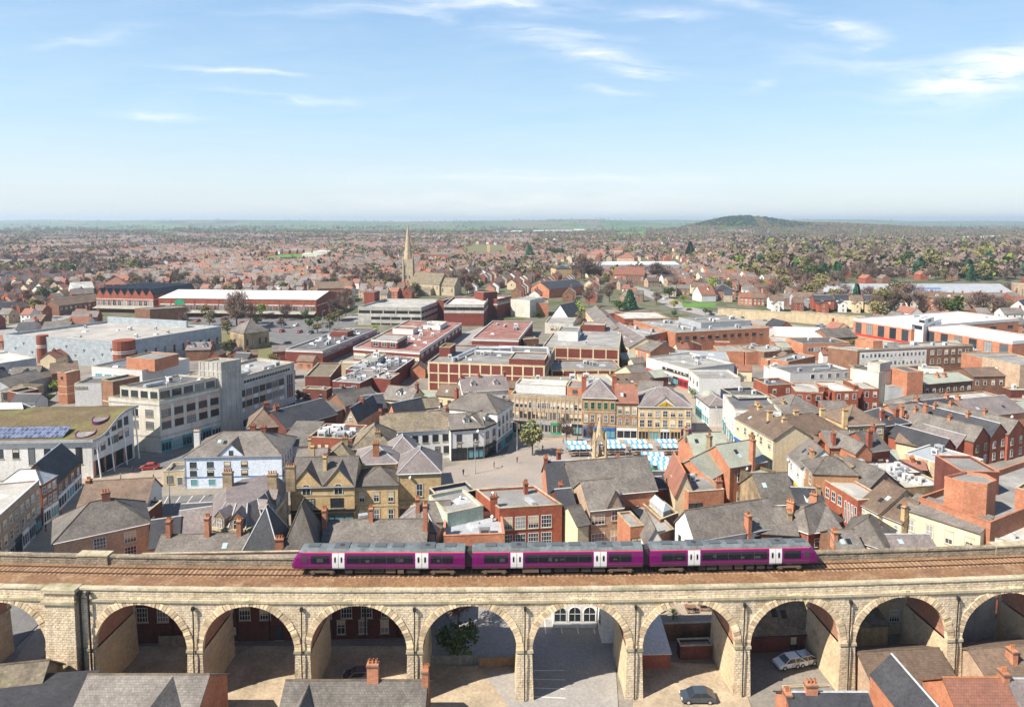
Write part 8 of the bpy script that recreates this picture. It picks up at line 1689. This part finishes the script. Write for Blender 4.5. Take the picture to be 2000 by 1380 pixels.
# ================================================================ cars, lamps, people
def make_car(colr,van=False):
    t = thing('parked_car','x','car'); L,Wd = 4.3,.88
    prof = [(-2.15,.35),(-2.1,.72),(-1.2,.9),(-.55,1.42),(.95,1.45),(1.75,.98),(2.1,.9),(2.15,.4)] if not van else [(-2.4,.35),(-2.35,.95),(-1.6,1.1),(-1.0,1.85),(2.25,1.9),(2.35,.4)]
    mb = MB(); body = [(-2.15,.3),(-2.15,.7),(-1.25,.9),(1.8,.95),(2.15,.85),(2.15,.3)] if not van else [(-2.4,.3),(-2.4,.9),(-1.6,1.12),(2.35,1.15),(2.35,.3)]
    n_ = len(body)
    for i in range(n_-1): a,b = body[i],body[i+1]; mb.poly([(a[0],-Wd,a[1]),(a[0],Wd,a[1]),(b[0],Wd,b[1]),(b[0],-Wd,b[1])][::-1])
    mb.poly([(x,-Wd,z) for x,z in body][::-1]); mb.poly([(x,Wd,z) for x,z in body]); mb.poly([(body[0][0],-Wd,.3),(body[-1][0],-Wd,.3),(body[-1][0],Wd,.3),(body[0][0],Wd,.3)][::-1])
    mb.build('body',colr,t)
    a = [(-1.25,.9),(-.5,1.42),(1.0,1.45),(1.8,.95)] if not van else [(-1.6,1.12),(-1.0,1.85),(2.2,1.9),(2.35,1.15)]; w0,w1 = Wd-.02,Wd-.18
    wd = [w0,w1,w1,w0]; l_ = [(x,-w_,z) for (x,z),w_ in zip(a,wd)]; r_ = [(x,w_,z) for (x,z),w_ in zip(a,wd)]
    mb = MB(); mb.poly(l_[::-1] if False else l_); mb.poly(r_[::-1]); mb.poly([l_[0],l_[1],r_[1],r_[0]]); mb.poly([l_[2],l_[3],r_[3],r_[2]]); mb.build('cabin_glass','dark_glass',t)
    mb = MB(); mb.slab([(a[1][0]-.05,-w1-.01,a[1][1]+.04),(a[2][0]+.05,-w1-.01,a[2][1]+.04),(a[2][0]+.05,w1+.01,a[2][1]+.04),(a[1][0]-.05,w1+.01,a[1][1]+.04)],.07)
    for (p,q) in ((0,1),(2,3)):
        for s in (l_,r_): mb.tube(s[p],s[q],.05,n=4)
    for s in (-1,1): mb.tube((.3,s*w1,1.42),(.3,s*(w0),.92),.05,n=4)
    mb.build('roof',colr,t)
    for x in (-1.35,1.35):
        for s in (-1,1):
            mb = MB(); mb.tube((x,s*(Wd-.18),.32),(x,s*(Wd+.02),.32),.32,n=14); wh_ = mb.build('wheel','black_paint',t); mb = MB(); mb.tube((x,s*(Wd-.1),.32),(x,s*(Wd+.03),.32),.19,n=10); mb.build('rim','galvanised',wh_)
    for s in (-1,1):
        mb = MB(); mb.box(-2.18,s*.62-.18,.6,-2.1,s*.62+.18,.76); mb.build('headlight','lamp_white',t); mb = MB(); mb.box(2.1,s*.65-.14,.66,2.18,s*.65+.14,.82); mb.build('tail_light','red_paint',t)
    return t
paint('car_navy',(.012,.02,.05),.2,.6,0,.6); paint('car_grey',(.06,.075,.09),.22,.6,.3,.6); paint('car_white',(.72,.73,.74),.25,.5,0,.5); paint('car_red',(.35,.02,.02),.25,.5,0,.5); paint('car_silver',(.42,.44,.46),.25,.5,.5,.5); paint('car_black',(.012,.012,.014),.2,.6,0,.6); paint('car_blue',(.03,.10,.32),.25,.5,0,.5)
CARS = {k: make_car('car_'+k) for k in ('navy','grey','white','red','silver','black','blue')}; cu = set()
def car(k,x,y,ang,lab,grp=None,z=.1,van=False):
    src = CARS[k]; key = k
    o = src if key not in cu else copy_tree(src); cu.add(key); o.location = (x,y,z); o.rotation_euler.z = R(ang); o['label'] = lab; o['category'] = 'van' if van else 'car'
    if grp: o['group'] = grp
reg('1')
def carp(k,px,py,ang,lab,grp=None,van=False): p = P(px,py,0); car(k,p.x,p.y,ang,lab,grp,.1,van)
car('navy',-20.3,86.2,2,'dark navy hatchback parked in the shaded yard under the arch'); carp('grey',1362,1368,0,'dark grey blue car parked in front of the arch below the third carriage'); carp('white',1543,1300,12,'white car parked in shade under the arch by the bin yard'); carp('silver',1566,1296,15,'silver car half hidden beside the white van under the arch')
carp('red',292,916,10,'small red vehicle standing in the square by the concrete store'); carp('white',104,626,8,'white car driving on the dual carriageway at the left'); carp('white',58,637,8,'second white car on the dual carriageway, nearer the left edge'); carp('silver',1527,632,-5,'silver car parked on the road under the stone wall')
for i,(k,px,py) in enumerate([('blue',1597,640),('blue',1611,641),('silver',1605,637)]): carp(k,px,py,80,['blue car, left of the pair under the stone wall','blue car, right of the pair under the stone wall','silver car behind the blue pair under the stone wall'][i],'cars under the stone wall')
for i,(k,px,py) in enumerate([('black',1460,621),('white',1472,622),('navy',1484,623),('grey',1450,623),('silver',1492,625)]): carp(k,px,py,85,'%s car in the rooftop row behind the very large brick store' % k,'cars behind the very large brick store')
for i,(k,px,py,ang) in enumerate([('silver',1270,568,60),('white',1300,585,30),('red',1345,606,15),('black',1390,616,12),('navy',640,640,40),('grey',560,672,40),('white',300,598,5),('blue',420,603,-8)]): carp(k,px,py,ang,'%s car driving on the %s' % (k,['ring road near the chapel','ring road by the yellow bush','ring road below the villas','ring road by the wall end','ramp road near the car park','ramp road near the precinct','carriageway below the white roofed hall','carriageway below the saw tooth hall'][i]),'cars on the roads')
for i in range(22):
    px,py = 330+(i % 11)*28+rnd.uniform(-4,4),626+(i//11)*13+(i % 11)*1.2; k = rnd.choice(list(CARS)); carp(k,px,py,80+rnd.uniform(-4,4),'%s car, %s from the left in the %s row below the brick halls' % (k,['first','second','third','fourth','fifth','sixth','seventh','eighth','ninth','tenth','eleventh'][i % 11],'far' if i < 11 else 'near'),'cars parked below the brick retail halls')
for i in range(14):
    px,py = 350+(i % 7)*50+rnd.uniform(-12,12),619+(i//7)*16+(i % 7)*1.5; kd = ['bare','bud','bare','bright','bare','evergreen','bud'][i % 7]
    tree(kd,P(px,py,0),rnd.uniform(6,11),'%s in the %s line of the hall car park' % (['first','second','third','fourth','fifth','sixth','seventh'][i % 7],'far' if i < 7 else 'near'),1.1,'trees in the hall car park')
def make_lamp():
    t = thing('street_lamp','x','street lamp'); mb = MB(); mb.tube((0,0,0),(0,0,7.6),.10,.06,n=8); mb.tube((0,0,0),(0,0,1.2),.15,n=8); mb.build('pole','grey_metal',t)
    mb = MB(); mb.tube((0,0,7.5),(1.1,0,7.9),.05,n=6); mb.build('arm','grey_metal',t); mb = MB(); mb.hexa([(.9,-.16,7.8),(1.7,-.13,7.9),(1.7,.13,7.9),(.9,.16,7.8),(.95,-.12,7.98),(1.65,-.1,8.05),(1.65,.1,8.05),(.95,.12,7.98)]); mb.build('lamp_head','galvanised',t); return t
lamp = make_lamp(); 
for i,(px,py,lab) in enumerate([(928,925,'near the yellow stone bank at the edge of the market'),(1128,860,'in front of the ornate orange stone building'),(942,875,'in front of the white corner inn'),(332,985,'beside the little car park'),(642,655,'first beside the ramp road'),(648,640,'second beside the ramp road'),(630,632,'third beside the ramp road'),(80,632,'at the left of the dual carriageway'),(175,612,'by the hotel on the dual carriageway'),(1962,880,'among the low brick gables at the right'),(1330,612,'at the ring road junction'),(1440,650,'in front of the very large brick store'),(270,760,'in the yard left of the stair tower'),(398,700,'in front of the purple roofed lodge'),(300,700,'in front of the clad market hall'),(466,690,'beside the chapel at the ramp road'),(1010,880,'behind the blossom tree'),(1400,850,'on the paving right of the georgian hall'),(1290,700,'at the red shopfronts of the narrow street'),(800,600,'behind the larger car park'),(350,612,'in the car park below the saw tooth hall'),(450,614,'in the car park by the large bare tree'),(560,618,'in the car park below the long white roof'),(660,628,'at the right end of the hall car park'),(700,612,'top of the ramp road'),(870,690,'in the precinct service road'),(1220,560,'on the ring road by the chapel'),(1290,578,'on the ring road by the yellow bush'),(1600,640,'under the stone wall'),(1380,612,'on the ring road before the wall')]):
    o = lamp if i == 0 else copy_tree(lamp); o.location = P(px,py,0); o.rotation_euler.z = R(rnd.choice([0,180,90])); o['label'] = 'grey street lamp '+lab; o['group'] = 'grey street lamps'
for i,(x,y) in enumerate([(-60.8,88.0),(-60.2,90.2),(-59.7,92.2),(-58.9,93.4),(-62.2,86.2)]):
    t = thing('bollard','%s black bollard on the pavement under the leftmost arch' % ['second','third','fourth','farthest','nearest'][i],'bollard',(x,y,.13),'black bollards under the leftmost arch'); mb = MB(); mb.tube((x,y,.1),(x,y,.85),.11,.1,n=10); mb.build('post','black_paint',t); mb = MB(); mb.tube((x,y,.85),(x,y,.9),.14,.14,n=10); mb.tube((x,y,.9),(x,y,1.05),.13,.03,n=10); mb.build('cap','black_paint',t)
paint('skin',(.48,.29,.21),.6); paint('hair',(.05,.03,.02),.7)
for k,c_ in (('cloth_navy',(.03,.04,.09)),('cloth_red',(.38,.05,.05)),('cloth_pale',(.55,.52,.48)),('cloth_teal',(.05,.25,.28)),('cloth_pink',(.5,.2,.25)),('cloth_black',(.02,.02,.02))): paint(k,c_,.85,.2)
def person_mesh(seated,top,bottom):
    J = {'pel': (0,0,.95,.13),'sp': (0,0,1.12,.125),'ch': (0,.01,1.32,.15),'ne': (0,0,1.47,.06),'he': (0,-.02,1.60,.10),'ht': (0,-.01,1.70,.08),
         'ls': (-.17,0,1.40,.062),'rs': (.17,0,1.40,.062),'le': (-.23,.02,1.13,.045),'re': (.23,.02,1.13,.045),'lw': (-.22,-.10,.90,.034),'rw': (.23,-.06,.89,.034),'lf': (-.21,-.13,.80,.03),'rf': (.23,-.08,.79,.03),
         'lh': (-.09,0,.90,.095),'rh': (.09,0,.90,.095),'lk': (-.10,-.12,.50,.065),'rk': (.10,.06,.49,.065),'la': (-.10,-.03,.09,.042),'ra': (.10,.22,.11,.042),'lt': (-.10,-.17,.04,.035),'rt': (.10,.10,.04,.035)}
    if seated:
        for k in J: x,y,z,r_ = J[k]; J[k] = (x,y,z-.47,r_)
        for s,k in ((-1,'l'),(1,'r')): J[k+'k'] = (s*.12,-.42,.5,.07); J[k+'a'] = (s*.12,-.44,.09,.045); J[k+'t'] = (s*.12,-.58,.04,.035); J[k+'w'] = (s*.18,-.3,.66,.034); J[k+'f'] = (s*.14,-.38,.68,.03)
    E = [('pel','sp'),('sp','ch'),('ch','ne'),('ne','he'),('he','ht'),('ch','ls'),('ch','rs'),('ls','le'),('rs','re'),('le','lw'),('re','rw'),('lw','lf'),('rw','rf'),('pel','lh'),('pel','rh'),('lh','lk'),('rh','rk'),('lk','la'),('rk','ra'),('la','lt'),('ra','rt')]
    ks = list(J); me = bpy.data.meshes.new('person'); me.from_pydata([J[k][:3] for k in ks],[(ks.index(a),ks.index(b)) for a,b in E],[]); o = bpy.data.objects.new('person',me); col.objects.link(o)
    sk = o.modifiers.new('skin','SKIN'); 
    for i,k in enumerate(ks): me.skin_vertices[0].data[i].radius = (J[k][3],)*2; me.skin_vertices[0].data[i].use_root = k == 'pel'
    ss = o.modifiers.new('sub','SUBSURF'); ss.levels = ss.render_levels = 1
    dg = bpy.context.evaluated_depsgraph_get(); m2 = bpy.data.meshes.new_from_object(o.evaluated_get(dg)); bpy.data.objects.remove(o); m2.name = 'person'
    for k in ('skin','hair',top,bottom): m2.materials.append(MATS[k])
    off = -.47 if seated else 0
    for p in m2.polygons:
        c = p.center; z = c.z-off
        p.material_index = 1 if (z > 1.63 or (z > 1.54 and c.y > .02)) else 0 if z > 1.46 else (0 if (abs(c.x) > .16 and z < 1.0 and not seated) else 2 if z > .98 else 3)
    m2.shade_smooth(); return m2
PM = [person_mesh(False,'cloth_navy','cloth_black'),person_mesh(False,'cloth_red','cloth_navy'),person_mesh(False,'cloth_pale','cloth_black'),person_mesh(False,'cloth_black','cloth_navy')]; SEAT = [person_mesh(True,'cloth_pink','cloth_navy'),person_mesh(True,'cloth_teal','cloth_black'),person_mesh(True,'cloth_black','cloth_navy')]
def person(me,p,ang,lab,grp=None):
    o = bpy.data.objects.new('person',me); col.objects.link(o); o.location = p; o.rotation_euler.z = R(ang); tag(o,lab,'person',grp)
PC = ['navy jacket','red top','pale coat','black coat']
for i,(px,py,lab) in enumerate([(1060,882,'walking beside the blossom tree'),(1399,832,'alone on the paving right of the georgian hall'),(1150,905,'walking left of the monument'),(1230,892,'between the stall rows'),(1290,902,'standing by the front cluster of stalls'),(1010,905,'walking across the open square'),(1375,815,'on the narrow street past the white corner shop'),(1352,775,'halfway up the narrow street'),(965,915,'near the bank corner of the square'),(1100,866,'at the shopfronts of the stone ribbon offices'),(1205,872,'at the blue shopfront'),(260,925,'in the square below the green roof'),(1310,735,'in the narrow street by the red shopfronts'),(1262,690,'far up the narrow street'),(236,938,'beside the stone ball in the left square'),(1180,872,'behind the far stall row'),(1250,868,'in front of the red tiled building'),(1320,866,'at the georgian hall corner'),(1075,905,'in the open square right of the blossom tree'),(1120,930,'low in the square left of the monument'),(905,930,'by the street lamp near the bank'),(1030,868,'under the ribbon offices at the left'),(1384,850,'in the shade right of the hall'),(1365,790,'by the pilastered white shop'),(1330,755,'beside the long white terrace'),(1290,712,'at the green shopfront of the white terrace'),(300,935,'in the left square by the car park'),(205,925,'below the columns of the green roofed building'),(90,1040,'in the shopping street at the left'),(120,1010,'farther up the shopping street at the left')]):
    person(PM[i % 4],P(px,py,0)+Vector((0,0,.02+.004*_lvl[0]*.5)),rnd.uniform(0,360),'person in a %s %s' % (PC[i % 4],lab),'people out walking')
# beer garden: tables, parasol, palm and three seated people
TZ = 2.36
def bench_table(x,y,lab):
    t = thing('picnic_table',lab,'table',(x,y,TZ)); mb = MB(); mb.box(x-.8,y-.38,TZ+.7,x+.8,y+.38,TZ+.76); mb.build('tabletop','timber',t)
    for s in (-1,1): mb = MB(); mb.box(x-.8,y+s*.75-.14,TZ+.42,x+.8,y+s*.75+.14,TZ+.47); mb.build('seat','timber',t)
    for s in (-1,1): mb = MB(); mb.tube((x+s*.6,y-.8,TZ),(x+s*.6,y-.2,TZ+.7),.05,n=4); mb.tube((x+s*.6,y+.8,TZ),(x+s*.6,y+.2,TZ+.7),.05,n=4); mb.tube((x+s*.6,y-.75,TZ+.4),(x+s*.6,y+.75,TZ+.4),.04,n=4); mb.build('leg','timber',t)
bench_table(26.9,98.4,'wooden picnic table with seated people in the beer garden'); bench_table(20.6,96.2,'round topped dark picnic table under the parasol in the beer garden'); bench_table(29.0,99.0,'second wooden picnic table at the right of the beer garden')
person(SEAT[0],(26.4,99.15,TZ),0,'person in a pink top seated at the beer garden table'); person(SEAT[1],(29.0,99.75,TZ),0,'person in a teal top seated at the right beer garden table'); person(SEAT[2],(27.3,97.65,TZ),180,'person in black seated with back to us in the beer garden')
t = thing('parasol','closed dark parasol standing in the beer garden','parasol',(21.2,97.2,TZ)); mb = MB(); mb.tube((21.2,97.2,TZ),(21.2,97.2,TZ+2.9),.04); mb.build('pole','white_paint',t); mb = MB(); mb.tube((21.2,97.2,TZ+.9),(21.2,97.2,TZ+1.6),.16,.24,n=10); mb.tube((21.2,97.2,TZ+1.6),(21.2,97.2,TZ+2.9),.24,.05,n=10); mb.build('canopy','navy_paint',t)
t = thing('palm_plant','bright green spiky palm plant in the beer garden','plant',(23.8,96.4,TZ)); mb = MB(); mb.tube((23.8,96.4,TZ),(23.8,96.4,TZ+.6),.12,n=8); mb.build('trunk','bark',t); mb = MB()
for k in range(46):
    a,e = rnd.uniform(0,6.28),rnd.uniform(-.2,1.3); d_ = Vector((math.cos(a)*math.cos(e),math.sin(a)*math.cos(e),math.sin(e))); c = Vector((23.8,96.4,TZ+.65)); s_ = Vector((-math.sin(a),math.cos(a),0))*.05; m_ = c+d_*.7; mb.poly([c-s_*.5,m_-s_,c+d_*1.35+Vector((0,0,-.35)),m_+s_])
mb.build('leaves','bright_leaf',t)
mb = MB(); mb.hexa([(28.0+x*.5,92.2+y*.4,z) for z in (.0,1.0) for x,y in ((-1,-1),(1,-1),(1,1),(-1,1))]); t = thing('wheelie_bin','blue wheelie bin in the yard behind the arch by the terrace wall','bin',(28,92.2,0)); mb.build('body','blue_paint',t); mb = MB(); mb.slab([(27.45,91.75,1.08),(28.55,91.75,1.08),(28.55,92.65,1.14),(27.45,92.65,1.14)],.08); mb.build('lid','blue_paint',t)
# ================================================================ haze: the air between here and the far hills
m = bpy.data.materials.new('haze'); m.use_nodes = True; t = m.node_tree; t.nodes.remove(t.nodes['Principled BSDF'])
pv = t.nodes.new('ShaderNodeVolumePrincipled'); pv.inputs['Color'].default_value = (.70,.85,1,1); pv.inputs['Density'].default_value = .0001; pv.inputs['Anisotropy'].default_value = .2
t.links.new(pv.outputs[0],t.nodes['Material Output'].inputs['Volume'])
MATS['haze'] = m
mb = MB(); mb.box(-22000,-80,-2,22000,17200,128); hz = mb.build('haze','haze'); hz['kind'] = 'stuff'; hz['label'] = 'pale blue haze of the air over town and hills'
